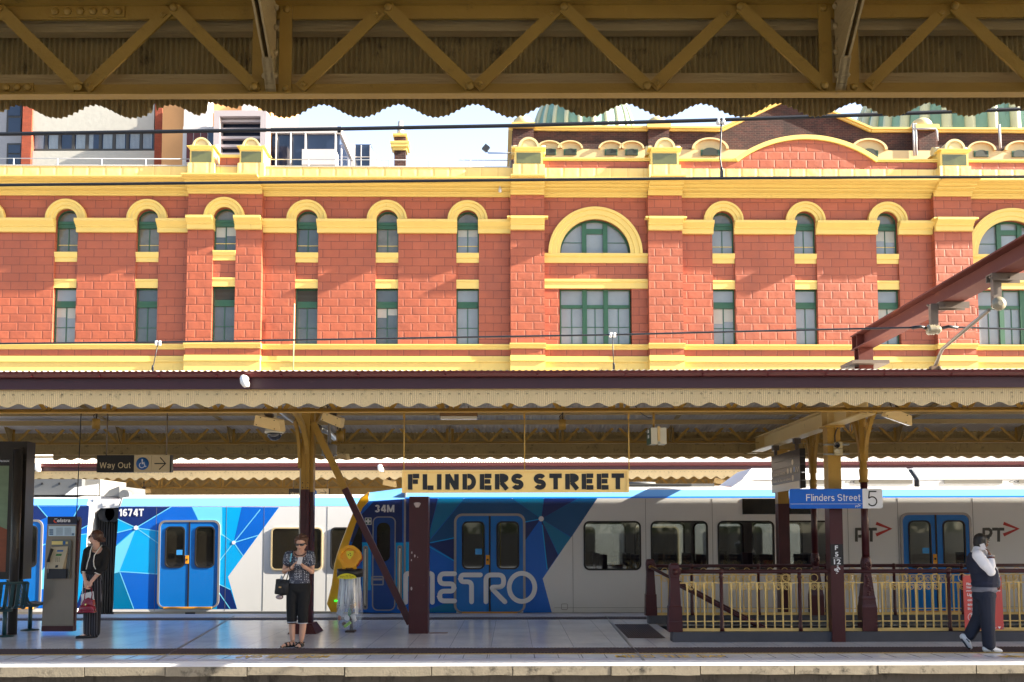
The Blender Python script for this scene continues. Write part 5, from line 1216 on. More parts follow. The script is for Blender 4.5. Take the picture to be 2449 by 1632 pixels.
m = MB(); x0, z1_ = b_(285.5, 1217.5); x1, z0_ = b_(344, 1235); letters(m, '1674T', x0, x1, z0_, z1_, YT_ - .011, t=.2, gap=.08); m.build('car_number', C_LET, trB)
for u in (372, 540, 630, 782, 925): x = xB(u); m = MB(); m.box(x - .004, x + .004, YT_ - .0036, YT_ + .001, zb_l + .02, zb_t - .01); m.build('panel_joint', JG, trB)
for u in (735, 458): x = xB(u); m = MB(); m.box(x - .12, x + .12, YT_ - .02, YT_ - .001, zb_l - .06, zb_l - .02); m.build('coupling_box', C_DK, trB)
# left-hand car
q1 = z5((762, 35), (640, 985)); XB0 = -20.0
m = MB(); 
prof = [(YT_, zb_l), (YT_, zb_t), (YT_ + .12, zB(1190)), (YT_ + .35, zb_r), (YT_ + .9, zb_r + .08), (NB - .9, zb_r + .08), (NB - .35, zb_r), (NB, zb_t), (NB, zb_l)]; n = len(prof)
f1 = []
for y, z in prof: t = (z - zb_l) / (zb_r - zb_l); f1.append((q1[1][0] + (q1[0][0] - q1[1][0]) * t, y, z))
m.add([(XB0, y, z) for y, z in prof] + f1, [tuple(range(n)), tuple(range(n, 2 * n))] + [(i, (i + 1) % n, n + (i + 1) % n, n + i) for i in range(n)], 0)
shoulder(m, XB0, q1[0][0] - .12, 1)
K4 = .1913
def z4(*pts): return [b_(40 + x * K4, 1180 + y * K4) for x, y in pts]
m.poly(z4((-600, 152), (905, 152), (870, 700), (790, 1440), (-600, 1440)), yb1, 5)
for c, pts in (('nv', [(795, 154), (903, 154), (887, 400), (792, 452), (720, 300)]), ('cy', [(785, 520), (884, 508), (868, 700), (820, 1200), (740, 1430), (640, 900)]), ('lt', [(350, 920), (285, 1020), (262, 1200), (335, 1200)]), ('nv', [(-600, 154), (255, 154), (380, 300), (100, 420), (-600, 500)]), ('nv', [(820, 1210), (795, 1436), (735, 1436)])): m.poly(z4(*pts), yb2, MI[c])
for p, q in (((260, 154), (385, 300)), ((790, 154), (715, 290)), ((790, 455), (886, 404)), ((310, 655), (370, 632)), ((780, 520), (884, 506))): m.stroke(z4(p, q), .022, yb3, None, 4, cap=False)
m.box(XB0, q1[1][0] - .05, YT_ + .02, YT_ + .06, zb_l - .1, zb_l - .001, 10)
m.build('body', [C_WH, C_BAND, C_BL, C_CY, C_LT, C_BL, C_NV, C_TE, C_DT, C_LET, mat('pale_sill', (1, 1, 1))], trB)
door_pair(trB, xB(-40), xB(97), zB(1451), zB(1247), YT_, (zB(1356), zB(1256)), BRONZE)
# bellows and car ends
m = MB(); xa, xb = q1[0][0] + .02, q0[0][0] - .02
zt_ = zB(1214); zlow = zb_l - .1
k = 9
for i in range(k):
    x0_ = xB(224) + (xB(278) - xB(224)) * i / k; x1_ = xB(224) + (xB(278) - xB(224)) * (i + .62) / k
    m.box(x0_, x1_, YT_ + .25, NB - .25, zlow, zt_ - .1); m.box(x1_, x1_ + .03, YT_ + .34, NB - .34, zlow, zt_ - .16)
for s in (0, 1): m.lathe([(.21, 0), (.21, .5), (.15, .5), (.15, .02)], (xB(250 + s * 17, 1226), YT_ + .1, zB(1228)), 16, ax='Y')
m.build('bellows', C_DK, trB)
m = MB(); m.prism([b_(221.5, 1192), b_(284, 1194), b_(282, 1214), b_(238, 1216), b_(222, 1228), b_(213, 1300), b_(209, 1300), b_(214, 1228)], YT_ + .06, NB - .06); m.box(xB(243, 1205), xB(253, 1205), YT_ + .045, YT_ + .059, zB(1210), zB(1203)); m.box(xB(272, 1205), xB(281, 1205), YT_ + .045, YT_ + .059, zB(1210), zB(1203)); m.build('end_panel', C_WH, trB)
m = MB(); m.box(XB0, XB1, YT_ + .15, NB - .15, -.95, zb_l - .12); m.build('underframe', C_UND, trB)
def brect(m, u0, u1, v0, v1, y0, y1, mi=0): m.box(WX(u0, v0, y0), WX(u1, v0, y0), y0, y1, WZ(150, v1, y0), WZ(150, v0, y0), mi)
m = MB(); brect(m, -200, 196, 1146, 1184, YT_ + .4, NB - .4, 0); 
for u in (62, 101, 142, 182): q = W(u, 1157, YT_ + .39); m.lathe([(.03, 0), (.03, -.02)], (q.x, YT_ + .399, q.z), 8, 1, ax='Y')
m.build('roof_equipment', [C_GREYR, C_DK], trB)
m = MB(); brect(m, 198, 240, 1147, 1186, YT_ + .6, NB - .6, 0); m.build('roof_vent_box', [mat('vent_grey', (1, 1, 1))], trB)
m = MB(); m.prism(XZ([(155, 1184), (178, 1166), (233, 1158), (233, 1184)], YT_ + .3), YT_ + .3, YT_ + .36); m.build('roof_fairing', C_WH, trB)
m = MB(); m.prism(XZ([(246, 1188), (262, 1172), (285, 1163), (286, 1188)], YT_ + .5), YT_ + .5, NB - .6); m.lathe([(.13, 0), (.13, .3), (.09, .3), (.09, 0.05)], (WX(297, 1184, YT_ + .4), YT_ + .4, WZ(297, 1184, YT_ + .4)), 14, ax='Y'); m.build('roof_fairing', C_GREYR, trB)
# ================================================================ columns, gantry, railings
def zc(z): return z
def two_tone(root, name, x0, x1, y0, y1, z0, zm, z1, lo=MAROON, hi=STEEL):
    m = MB(); m.box(x0, x1, y0, y1, z0, zm, 0); m.box(x0 + .001, x1 - .001, y0 + .001, y1 - .001, zm, z1, 1); return m.build(name, [lo, hi], root)
def bracket(root, x, yc, zlow, s, reach, ztop, w=.07, m_=STEEL):
    """curved iron bracket from a column towards the girder, in the Y direction"""
    m = MB(); pts = []
    for i in range(13):
        t = i / 12; a = t * pi / 2 * .82
        pts.append((x, yc + s * reach * (1 - cos(a)) / (1 - cos(pi / 2 * .82)), zlow + (ztop - zlow) * sin(a) / sin(pi / 2 * .82)))
    for a, c in zip(pts[:-1], pts[1:]):
        pass
    n = len(pts); vs = []
    for i, p in enumerate(pts):
        t = Vector(pts[min(i + 1, n - 1)]) - Vector(pts[max(i - 1, 0)]); t.normalize(); nn = Vector((0, -t.z, t.y))
        for sx, sn in ((-1, -1), (1, -1), (1, 1), (-1, 1)): q = Vector(p) + Vector((sx * w / 2, 0, 0)) + nn * (sn * .045); vs.append(q)
    fs = [(0, 1, 2, 3), tuple(4 * (n - 1) + k for k in (3, 2, 1, 0))]
    for i in range(n - 1):
        for k in range(4): fs.append((4 * i + k, 4 * i + (k + 1) % 4, 4 * i + 4 + (k + 1) % 4, 4 * i + 4 + k))
    m.add(vs, fs); return m.build('bracket', m_, root)
YC = 16.9
xc = WX(728, 1300, YC); z_tone = WZ(730, 1171, YC); z_ctop = WZ(728, 975, YC)
colA = thing('column', 'riveted column with maroon foot and mustard top, a long diagonal brace leaning right', 'column', (xc, YC, 0))
two_tone(colA, 'shaft', WX(717.5, 1300, YC), WX(738, 1300, YC), YC, YC + .10, .0, z_tone, z_ctop)
two_tone(colA, 'shaft_flange', WX(738, 1300, YC) + .0005, WX(746.5, 1300, YC), YC + .05, YC + .2, .0, z_tone - .04, z_ctop)
m = MB(); x0 = WX(728, 1300, YC); m.box(x0 - .006, x0 + .006, YC - .012, YC, .15, z_tone - .001, 0); m.box(x0 - .006, x0 + .006, YC - .012, YC, z_tone, z_ctop - .3, 1)
for zz_ in (z_tone + .03, z_tone + .11):
    for dx in (-.045, .045): m.ell((x0 + dx, YC - .003, zz_), .011, 8, 5, 2)
m.build('shaft_rib', [MAROON, STEEL, DKFIX], colA)
m = MB(); xa, xb = WX(688, 1505, YC - .2), WX(757, 1505, YC - .2); zt = WZ(720, 1493, YC - .2)
m.add([(xa, YC - .22, 0), (xb, YC - .22, 0), (xb, YC + .42, 0), (xa, YC + .42, 0), (xa + .1, YC - .12, zt), (xb - .1, YC - .12, zt), (xb - .1, YC + .32, zt), (xa + .1, YC + .32, zt)], [(0, 1, 2, 3), (4, 5, 6, 7), (0, 1, 5, 4), (1, 2, 6, 5), (2, 3, 7, 6), (3, 0, 4, 7)]); m.build('base_block', MAROON, colA)
m = MB(); m.tube([(WX(715.5, 1300, YC), YC + .05, 0.1), (WX(715.5, 1300, YC), YC + .05, WZ(715, 1050, YC))], .017, 8); m.build('conduit', mat('pale_conduit', rgb(200, 196, 184), 0.5), colA)
bracket(colA, WX(735, 1060, YC), YC + .02, WZ(735, 1085, YC), -1, 1.5, WZ(700, 962, 15.4)); bracket(colA, xc + .06, YC + .2, WZ(735, 1085, YC), 1, 1.5, z_ctop + .25)
bracket(colA, xc - .10, YC + .03, WZ(735, 1120, YC), -1, .5, WZ(700, 1000, 16.4), .05)
pa, pb = W(749, 1012, YC + .05), W(981, 1492, YC - .02)
t = (1171 - 1012) / (1492 - 1012.0); pm = pa.lerp(pb, t)
m = MB(); m.bar(pa, pm, .112, .08, mi=1); m.bar(pm, pb, .112, .08, mi=0); m.build('diagonal_brace', [MAROON, STEEL], colA)
YS = 16.72
colS = thing('post', 'thick maroon stub post in front of the train lettering, a diagonal brace meeting its foot', 'post', (WX(1000, 1510, YS), YS, 0))
m = MB(); m.box(WX(977.6, 1400, YS), WX(1023.7, 1400, YS), YS, YS + .30, 0, WZ(1000, 1188, YS)); m.build('shaft', MAROON, colS)
m = MB(); q = W(998, 1208, YS); m.poly([(q.x + .05 * cos(a) * (1 + .3 * sin(3 * a)), q.z + .055 * sin(a) * (1 + .25 * cos(2 * a))) for a in [2 * pi * k / 14 for k in range(14)]], YS - .003)
for (u, v, r) in ((985, 1322, .02), (992, 1330, .025), (984, 1340, .018), (999, 1333, .012), (984, 1408, .03)): q = W(u, v, YS); m.poly([(q.x + r * cos(a) * .5, q.z + r * sin(a)) for a in [2 * pi * k / 9 for k in range(9)]], YS - .003)
m.build('paint_splash', mat('old_white_paint_mark', rgb(190, 176, 176), 0.7, var=0.3, scale=20), colS)
m = MB(); m.box(WX(1023.7, 1400, YS) + .01, WX(1070, 1510, YS), YS + .05, YS + .16, .001, .006); m.build('floor_plate', mat('rusty_plate', rgb(130, 100, 92), 0.8, var=0.3), colS)
# second gantry column frame with the number plate
YG_ = 15.28
x0, x1 = WX(1991, 1530, YG_), WX(2022.6, 1530, YG_)
gan = thing('gantry_frame', 'portal of two square posts carrying a sloping cream steel beam beside the stair railing', 'gantry', ((x0 + x1) / 2, YG_, 0))
zb_ = WZ(2000, 1018, YG_)
two_tone(gan, 'front_post', x0, x1, YG_, YG_ + .22, 0, WZ(2000, 1205, YG_), zb_ - .03)
YG2 = 19.55; u0, u1 = WX(1863, 1300, YG2), WX(1889.5, 1300, YG2)
two_tone(gan, 'back_post', u0, u1, YG2, YG2 + .22, 0, WZ(1870, 1205, YG2), zb_ - .03)
xm = (x0 + x1) / 2 + .02
m = MB(); y0_, y1_ = 13.85, 21.2; hh = .27; fw = .11
for (xa, xb, za, zb2) in ((xm - fw, xm + fw, zb_ - .0, zb_ + .02), (xm - fw, xm + fw, zb_ + hh - .02, zb_ + hh), (xm - .008, xm + .008, zb_ + .02, zb_ + hh - .02)): m.box(xa, xb, y0_, y1_, za, zb2)
for y in (y0_ + .35, y0_ + .6, YG_ + .02, YG_ + .3, YG2, YG2 + .3, y1_ - .02): m.box(xm - fw + .005, xm + fw - .005, y, y + .012, zb_ + .021, zb_ + hh - .021)
m.build('beam', mat('cream_steel_paint', rgb(214, 186, 124), 0.45, var=0.08, stain=rgb(110, 92, 60), stain_amt=0.02, stain_scale=6), gan)
m = MB(); m.box(x0 - .04, x1 + .06, YG_ - .05, YG_ + .26, zb_ - .03, zb_ - .001); m.ext([((x0 + x1) / 2 + .02, YG_ - .001, zb_ - .031), ((x0 + x1) / 2 + .02, YG_ - .05, zb_ - .031), ((x0 + x1) / 2 + .02, YG_ - .001, zb_ - .2)], (.012, 0, 0)); m.box(u0 - .04, u1 + .04, YG2 - .04, YG2 + .26, zb_ - .03, zb_ - .001); m.build('cap_plate', STEEL, gan)
m = MB(); pz0, pz1 = WZ(2004, 1353, YG_), WZ(2004, 1302, YG_); px0, px1 = x0 + .002, x1 - .004; m.box(px0, px1, YG_ - .004, YG_ - .001, pz0, pz1, 0)
cx = (px0 + px1) / 2; H = pz1 - pz0
text(m, 'F', cx - .028, cx + .018, pz1 - H * .27, pz1 - H * .06, YG_ - .006, 1, bold=.03); text(m, '5', cx - .03, cx + .022, pz1 - H * .58, pz1 - H * .36, YG_ - .006, 1, bold=.03)
m.box(cx - .06, cx + .062, YG_ - .0065, YG_ - .0045, pz1 - H * .655, pz1 - H * .635, 1); text(m, '12', cx - .05, cx + .055, pz1 - H * .94, pz1 - H * .7, YG_ - .006, 1, bold=.03); m.build('number_plate', [mat('black_paint', rgb(26, 26, 30), 0.6, var=0.2), C_LET], gan, recalc=False)
m = MB(); rr = random.Random(3)
for k in range(16): a, r = rr.uniform(0, 6.28), rr.uniform(0, .045); qx, qz = cx + r * cos(a), WZ(2004, 1363, YG_) + r * sin(a) * 1.3; s_ = rr.uniform(.006, .018); m.poly([(qx + s_ * cos(b_2), qz + s_ * .7 * sin(b_2)) for b_2 in [2 * pi * j / 7 for j in range(7)]], YG_ - .003 - k * .0002)
m.build('paint_mark', C_LET, gan)
# driver signal lamps clamped to the post
sg = thing('signal_lamp', 'small two-lens signal lamp box clamped round the mustard post above the blue sign', 'signal lamp', (cx, YG_ - .06, WZ(2000, 1089, YG_)))
sx0, sx1, sz0, sz1 = WX(1993, 1075, YG_), WX(2010.5, 1075, YG_), WZ(2000, 1090, YG_), WZ(2000, 1058.5, YG_)
m = MB(); m.box(sx0, sx1, YG_ - .09, YG_ - .006, sz0, (sz0 + sz1) / 2 - .003); m.box(sx0, sx1, YG_ - .09, YG_ - .006, (sz0 + sz1) / 2 + .003, sz1); m.build('lamp_box', mat('lamp_box_beige', rgb(190, 176, 136), 0.5), sg)
for k, mm in ((0, mat('frosted_lens', rgb(196, 190, 160), 0.3)), (1, mat('dark_lens', rgb(20, 22, 30), 0.15))):
    m = MB(); zz_ = sz0 + (sz1 - sz0) * (.25 + .5 * k); m.lathe([(.042, 0), (.046, -.012), (.04, -.012), (.036, -.004), (.001, -.004)], (cx + .015, YG_ - .09, zz_), 18, ax='Y'); m.build('lens', mm, sg)
m = MB()
for v in (1064, 1087): z_ = WZ(2000, v, YG_); m.box(WX(1969, v, YG_), WX(2030, v, YG_), YG_ - .03, YG_ - .004, z_ - .012, z_ + .012)
m.build('clamp_bar', mat('galvanised_steel', rgb(150, 152, 146), 0.45, 0.6, var=0.2), sg)
m = MB(); m.tube([(cx + .0, YG_ - .05, sz1), (cx + .0, YG_ - .05, sz1 + .1), (cx + .04, YG_ - .03, sz1 + .22), (cx + .06, YG_ - .02, zb_ - .05)], .012, 6); m.build('conduit', DKFIX, sg)
# ornate cast columns on the stair railings
KZ = .15
def ornate(uc, Y, label, h_cap):
    x = WX(uc, 1450, Y); root = thing('cast_column', label, 'column', (x, Y, KZ)); 
    m = MB(); s = .113
    prof = [(s, KZ), (s, KZ + .36), (s * .93, KZ + .40), (s * .86, KZ + .47), (s * .88, KZ + .50), (s * .8, KZ + .53), (s * .72, KZ + .62), (s * .5, KZ + .88), (s * .46, KZ + .90)]
    m.lathe([(r * 1.414, z) for r, z in prof], (x, Y, 0), 4, 0, False, a0=pi / 4); m.build('pedestal', MAROON, root)
    m = MB()
    for k in range(9): m.ell((x + rnd.uniform(-.035, .035), Y - s * .74 + .03 * k / 9, KZ + .55 + .035 * k), (.028, .02, .024), 8, 6)
    for k in range(7): a = 2 * pi * k / 7; m.ell((x + .035 * cos(a), Y - .08, KZ + 1.0 + .04 * sin(a)), .02, 8, 6)
    m.build('cast_ornament', MAROON, root)
    m = MB(); m.lathe([(.055, KZ + .88), (.07, KZ + .92), (.086, KZ + .99), (.083, KZ + 1.05), (.07, KZ + 1.10), (.062, KZ + 1.13)], (x, Y, 0), 12); m.build('boss', MAROON, root)
    zt_ = 2.42; m = MB(); m.lathe([(.057, KZ + 1.12), (.054, zt_)], (x, Y, 0), 14, 0); m.lathe([(.07, zt_), (.075, zt_ + .03), (.06, zt_ + .05), (.068, zt_ + .16), (.072, zt_ + .2), (.055, zt_ + .22), (.055, 3.2), (.05, 3.9)], (x, Y, 0), 14, 1); m.build('shaft', [MAROON, STEEL], root)
    bracket(root, x + .03, Y, 2.75, -1, .75, h_cap, .06); bracket(root, x - .03, Y, 2.75, 1, .8, h_cap + .1, .06)
    m = MB()
    for s_ in (-1, 1): m.tube([(x - .06, Y + s_ * .30 + .08 * sin(a), 3.3 + .08 * cos(a)) for a in [k * .7 for k in range(8)]], .012, 6)
    m.build('scroll', STEEL, root); return root
ornate(2074, 15.5, 'cast maroon column with curved mustard brackets rising from the front stair railing', WZ(2100, 958, 14.75))
ornate(1952, 18.55, 'dark cast column rising from the back stair railing, left of the numbered post', 3.85)
# railings round the stair opening
RC = mat('cream_railing_paint', rgb(222, 190, 118), 0.5, var=0.08, stain=rgb(40, 32, 24), stain_amt=0.02, stain_scale=14)
def railing(label, Y, newel_u, posts_u, bars_u, vr, vbar, vring, vscr, vlow, vbase, kerb, back):
    xn = WX(newel_u, 1440, Y); root = thing('stair_railing', label, 'railing', (xn, Y, 0))
    uv = lambda u: WX(u, 1440, Y); zv = lambda v: WZ(1900, v, Y)
    xe = 13.0; zr_ = zv(vr)
    m = MB(); m.box(xn - .05, xe, Y - .14, Y + .14, 0, KZ - .002); m.build('kerb', BLUESTONE, root)
    m = MB(); m.tube([(xn + .06, Y, zr_), (xe, Y, zr_)], .031, 12); m.build('top_rail', MAROON, root)
    zb2, zl2 = zv(vbar), zv(vlow)
    m = MB(); m.box(xn + .09, xe, Y - .012, Y + .012, zb2 - .008, zb2 + .008); m.build('upper_bar', RC, root)
    m = MB(); m.box(xn + .1, xe, Y - .012, Y + .012, zl2 - .007, zl2 + .007); m.build('lower_bar', RC, root)
    m = MB(); m.box(xn + .12, xe, Y - .02, Y + .02, KZ, KZ + .045); m.build('base_flange', RC, root)
    # newel
    k = .8 if back else 1.0
    m = MB(); s = .10; zt_ = zr_ + .13
    m.lathe([(r * 1.414, z) for r, z in [(s * 1.06, KZ - .001), (s * 1.04, KZ + .15), (s, KZ + .16), (s * .98, KZ + .38), (s * .86, KZ + .39), (s * .66, zr_ - .09), (s * .72, zr_ - .08), (s * .76, zr_ + .05), (s * .70, zr_ + .10), (s * .5, zt_)]], (xn, Y, 0), 4, 0, False, a0=pi / 4)
    m.lathe([(.05, 0), (.05, -.016), (.03, -.02), (.028, -.03), (.001, -.032)], (xn, Y - s * .75, zr_), 14, ax='Y'); m.lathe([(.05, 0), (.05, .02), (.042, .03)], (xn + s * .72, Y, zr_), 12, ax='X'); m.build('newel_post', MAROON, root)
    px = [uv(u) for u in posts_u]
    for x in px:
        m = MB(); m.lathe([(.042, KZ), (.034, KZ + .06), (.027, KZ + .3), (.027, zr_ - .11), (.04, zr_ - .09), (.03, zr_ - .06), (.03, zr_ - .03)], (x, Y, 0), 10); m.ell((x, Y, zr_), (.046, .044, .044), 12, 8); m.build('post', MAROON, root)
    xs = [uv(u) for u in bars_u]
    for x in xs:
        m = MB(); m.box(x - .0105, x + .0105, Y - .0105, Y + .0105, KZ + .045, zb2 - .14); m.add([(x - .0105, Y - .011, zb2 - .141), (x + .0105, Y - .011, zb2 - .141), (x + .0105, Y + .011, zb2 - .141), (x - .0105, Y + .011, zb2 - .141), (x - .02, Y - .011, zb2 - .009), (x + .02, Y - .011, zb2 - .009), (x + .02, Y + .011, zb2 - .009), (x - .02, Y + .011, zb2 - .009)], [(0, 1, 2, 3), (4, 5, 6, 7), (0, 1, 5, 4), (1, 2, 6, 5), (2, 3, 7, 6), (3, 0, 4, 7)]); m.build('baluster', RC, root)
    zg, zs = zv(vring), zv(vscr); rr_ = .058; k2 = 0
    for i in range(len(xs) - 1):
        a, c = xs[i], xs[i + 1]
        if c - a > .2: k2 = 0; continue
        if any(a < q < c for q in px): k2 = 0; continue
        if k2 % 2 == 0:
            m = MB(); m.tube([((a + c) / 2 + rr_ * cos(t_), Y, zg + rr_ * sin(t_)) for t_ in [2 * pi * j / 18 for j in range(19)]], .0065, 5, caps=False); m.build('ring', RC, root)
        m = MB(); xm_ = (a + c) / 2; pts = []
        for j in range(26):
            t_ = j / 25; an = -.2 + t_ * 4.1 * pi * .9; r = .052 * (1 - t_ * .72); pts.append((xm_ + r * cos(an) * .95, Y, zs + r * sin(an)))
        m.tube([(c - .012, Y, zs - .05), (c - .012, Y, zs)] + pts, .006, 5); m.build('scroll', RC, root); k2 += 1
    return root
fb = [1644, 1664, 1684.5, 1705, 1749.5, 1770, 1791, 1811, 1831, 1852, 1872, 1892, 1938.5, 1958, 1978, 1998.5, 2019.5, 2040, 2110, 2130.4, 2150.6, 2170.8, 2191, 2211.4, 2231.6, 2250, 2293, 2313, 2333, 2353, 2373, 2394, 2414, 2437, 2482, 2502, 2522, 2542, 2562, 2582]
r1 = railing('front stair railing with cream scrollwork, bluestone kerb and maroon top rail', 15.45, 1613, [1725.6, 1913, 2270, 2460, 2650], fb, 1367, 1394, 1382.5, 1405, 1486, 1514, True, False)
bb = []
for p in (1573, 1655, 1815, 1977, 2140, 2302, 2464):
    pass
pb_ = [1655, 1815, 1977, 2140, 2302, 2464]
bb = [1582, 1599, 1616, 1634]
for p in pb_: bb += [p + 20 + 17.3 * k for k in range(8)]
r2 = railing('back stair railing in shade, partly hidden behind the front one', 18.55, 1556, pb_, bb, 1353.5, 1376, 1366, 1386, 1456, 1480, True, True)
# sloping hand rails over the stair
hr = thing('stair_handrail', 'pair of maroon handrails sloping down to the right behind the front railing', 'handrail', (WX(1556, 1360, 18.3), 18.3, .9))
for (ua, va, Ya, ub, vb, Yb_) in ((1556, 1357, 18.38, 1838, 1506, 18.2), (1620, 1398, 15.72, 1840, 1512, 15.75)):
    A, B = W(ua, va, Ya), W(ub, vb, Yb_); d = (B - A).normalized(); m = MB(); m.tube([A, B, B + d * 2.5], .03, 10); m.build('rail', MAROON, hr)
m = MB(); A = W(1556, 1357, 18.38); m.tube([A + Vector((0, .1, .0)), A + Vector((.0, 0, .005)), A + Vector((.1, 0, -.05))], .033, 8); m.build('rail_end', mat('brass_end', rgb(150, 116, 50), 0.35, 0.7), hr)

# ================================================================ signs
def sign_text(root, name, mats, fn):
    m = MB(); fn(m); return m.build(name, mats, root, recalc=False)
YSN = 12.6
sx0, sx1, sz0, sz1 = WX(961.5, 1150, YSN), WX(1504, 1150, YSN), WZ(1232, 1178.5, YSN), WZ(1232, 1124, YSN)
sg = thing('station_sign', 'long cream sign with bold black letters FLINDERS STREET hung on three rods', 'sign', ((sx0 + sx1) / 2, YSN, sz0))
SIGNC = mat('cream_sign_enamel', rgb(232, 194, 116), 0.4, var=0.05, scale=1.5, stain=rgb(120, 90, 50), stain_amt=-0.02, stain_scale=5); BLK = mat('black_lettering', rgb(22, 20, 18), 0.5, var=0.2)
m = MB(); m.box(sx0 + .02, sx1 - .02, YSN, YSN + .03, sz0 + .02, sz1 - .02); m.build('board', SIGNC, sg)
m = MB(); ring(m, [(sx0, sz0), (sx1, sz0), (sx1, sz1), (sx0, sz1)], [(sx0 + .025, sz0 + .025), (sx1 - .025, sz0 + .025), (sx1 - .025, sz1 - .025), (sx0 + .025, sz1 - .025)], YSN - .014, YSN + .04); m.build('frame', SIGNC, sg)
tx0, tx1, tz0, tz1 = WX(975, 1150, YSN), WX(1492.5, 1150, YSN), WZ(1232, 1171, YSN), WZ(1232, 1134, YSN)
sign_text(sg, 'lettering', BLK, lambda m: letters(m, 'FLINDERS STREET', tx0, tx1, tz0, tz1, YSN - .003, t=.25, gap=.15, word=.46))
for u in (966, 1254.5, 1504):
    m = MB(); x = WX(u, 1060, YSN); zt_ = WZ(u, 984, YSN); m.tube([(x, YSN + .015, sz1 - .01), (x, YSN + .015, zt_)], .008, 6); m.box(x - .012, x + .012, YSN, YSN + .03, zt_ - .09, zt_); m.build('hanging_rod', STEEL, sg)
YP = 15.1
sx0, sx1, sz0, sz1 = WX(1889, 1195, YP), WX(2111, 1195, YP), WZ(2000, 1216.5, YP), WZ(2000, 1169.5, YP); xd = WX(2063, 1195, YP)
sg = thing('platform_sign', 'blue sign reading Flinders Street with a white panel numbered 5, on the gantry post', 'sign', ((sx0 + sx1) / 2, YP, sz0))
SBL = mat('sign_blue', rgb(8, 98, 206), 0.35, var=0.03); SWH = mat('sign_white', rgb(226, 228, 232), 0.35, var=0.02)
o = rrect(sx0, sx1, sz0, sz1, .03); m = MB(); m.prism([p if p[0] < xd - .001 else (xd - .0008, p[1]) for p in o], YP, YP + .03); m.build('name_panel', SBL, sg)
m = MB(); m.prism([p if p[0] > xd else (xd, p[1]) for p in o], YP, YP + .03); m.build('number_panel', SWH, sg)
H = sz1 - sz0
sign_text(sg, 'lettering', [SWH], lambda m: (letters(m, 'Flinders Street', WX(1928, 1195, YP), WX(2057.5, 1195, YP), sz1 - H * .62, sz1 - H * .27, YP - .004, t=.12, gap=.10, word=.38), m.box(sx0 + .002, xd - .004, YP - .005, YP - .001, sz1 - H * .775, sz1 - H * .76), text(m, 'PT', WX(2045, 1195, YP), WX(2052, 1195, YP), sz0 + H * .05, sz0 + H * .145, YP - .004, bold=.03), m.stroke([(WX(2052, 1195, YP), sz0 + H * .2), (WX(2057, 1195, YP), sz0 + H * .145), (WX(2052, 1195, YP), sz0 + H * .1)], .009, YP - .004, None, 0, cap=False)))
sign_text(sg, 'numeral', [BLK], lambda m: letters(m, '5', WX(2074.5, 1195, YP), WX(2098, 1195, YP), WZ(2085, 1211, YP), WZ(2085, 1174.5, YP), YP - .004, t=.075))
m = MB(); m.box(WX(1960, 1195, YP), WX(2025, 1195, YP), YP + .03, YP + .18, sz0 + H * .4, sz0 + H * .6); m.build('mounting_bracket', DKFIX, sg)
BEIGE = mat('sign_beige', rgb(198, 180, 140), 0.4, var=0.03); SGB = mat('sign_black', rgb(24, 22, 20), 0.4, var=0.1); DISC = mat('disc_blue', rgb(24, 92, 160), 0.4)
def wheelchair(m, cx, cz, s, y, mi):
    m.lathe([(s * .13, 0), (s * .13, .001)], (cx - s * .06, y, cz + s * .62), 10, mi, ax='Y')
    m.stroke([(cx - s * .06, cz + s * .44), (cx - s * .06, cz - .02 * s), (cx + s * .34, cz - .02 * s), (cx + s * .46, cz - s * .5), (cx + s * .62, cz - s * .46)], s * .13, y, None, mi)
    m.stroke([(cx - s * .02, cz + s * .2), (cx + s * .3, cz + s * .2)], s * .11, y - .0006, None, mi)
    m.stroke([(cx - .08 * s + s * .44 * cos(t), cz - s * .28 + s * .44 * sin(t)) for t in [2.1 + .32 * k for k in range(13)]], s * .11, y - .0012, None, mi)
def way_out(u0, u1, v0, v1, Y, label, vtop, rods):
    x0, x1, z0, z1 = WX(u0, v0, Y), WX(u1, v0, Y), WZ(u0, v1, Y), WZ(u0, v0, Y); w = x1 - x0; h = z1 - z0
    root = thing('exit_sign', label, 'sign', ((x0 + x1) / 2, Y, z0), 'hanging way out signs')
    m = MB(); m.box(x0, x0 + w * .5, Y, Y + .09, z0, z1); m.build('text_panel', SGB, root)
    m = MB(); m.box(x0 + w * .5 + .001, x0 + w * .735, Y, Y + .09, z0, z1); m.box(x0 + w * .735 + .004, x1 - w * .02, Y, Y + .09, z0, z1); m.build('symbol_panel', BEIGE, root)
    m = MB(); m.box(x1 - w * .02 + .0005, x1, Y, Y + .1, z0, z1); m.build('end_cap', SGB, root)
    sign_text(root, 'lettering', [BEIGE], lambda m: letters(m, 'Way Out', x0 + w * .04, x0 + w * .455, z0 + h * .24, z0 + h * .58, Y - .004, t=.125, gap=.1, word=.4))
    def sym(m):
        cx, cz = x0 + w * .615, z0 + h * .5; m.lathe([(h * .37, 0), (h * .37, .003), (.001, .003)][::-1] if 0 else [(h * .37, .003), (h * .37, 0), (.0001, 0)], (cx, Y - .004, cz), 24, 0, ax='Y'); wheelchair(m, cx, cz, h * .34, Y - .006, 1)
        m.stroke([(x0 + w * .775, z0 + h * .5), (x0 + w * .915, z0 + h * .5)], h * .06, Y - .004, None, 2, cap=False); m.stroke([(x0 + w * .85, z0 + h * .86), (x0 + w * .925, z0 + h * .5), (x0 + w * .84, z0 + h * .15)], h * .06, Y - .005, None, 2, cap=False)
    sign_text(root, 'symbols', [DISC, C_LET, SGB], sym)
    for u in rods: m = MB(); x = WX(u, v0, Y); m.tube([(x, Y + .045, z1 - .005), (x, Y + .045, WZ(u, vtop, Y))], .012 if Y < 20 else .014, 6); m.build('hanging_rod', mat('brown_rod', rgb(120, 104, 80), 0.5), root)
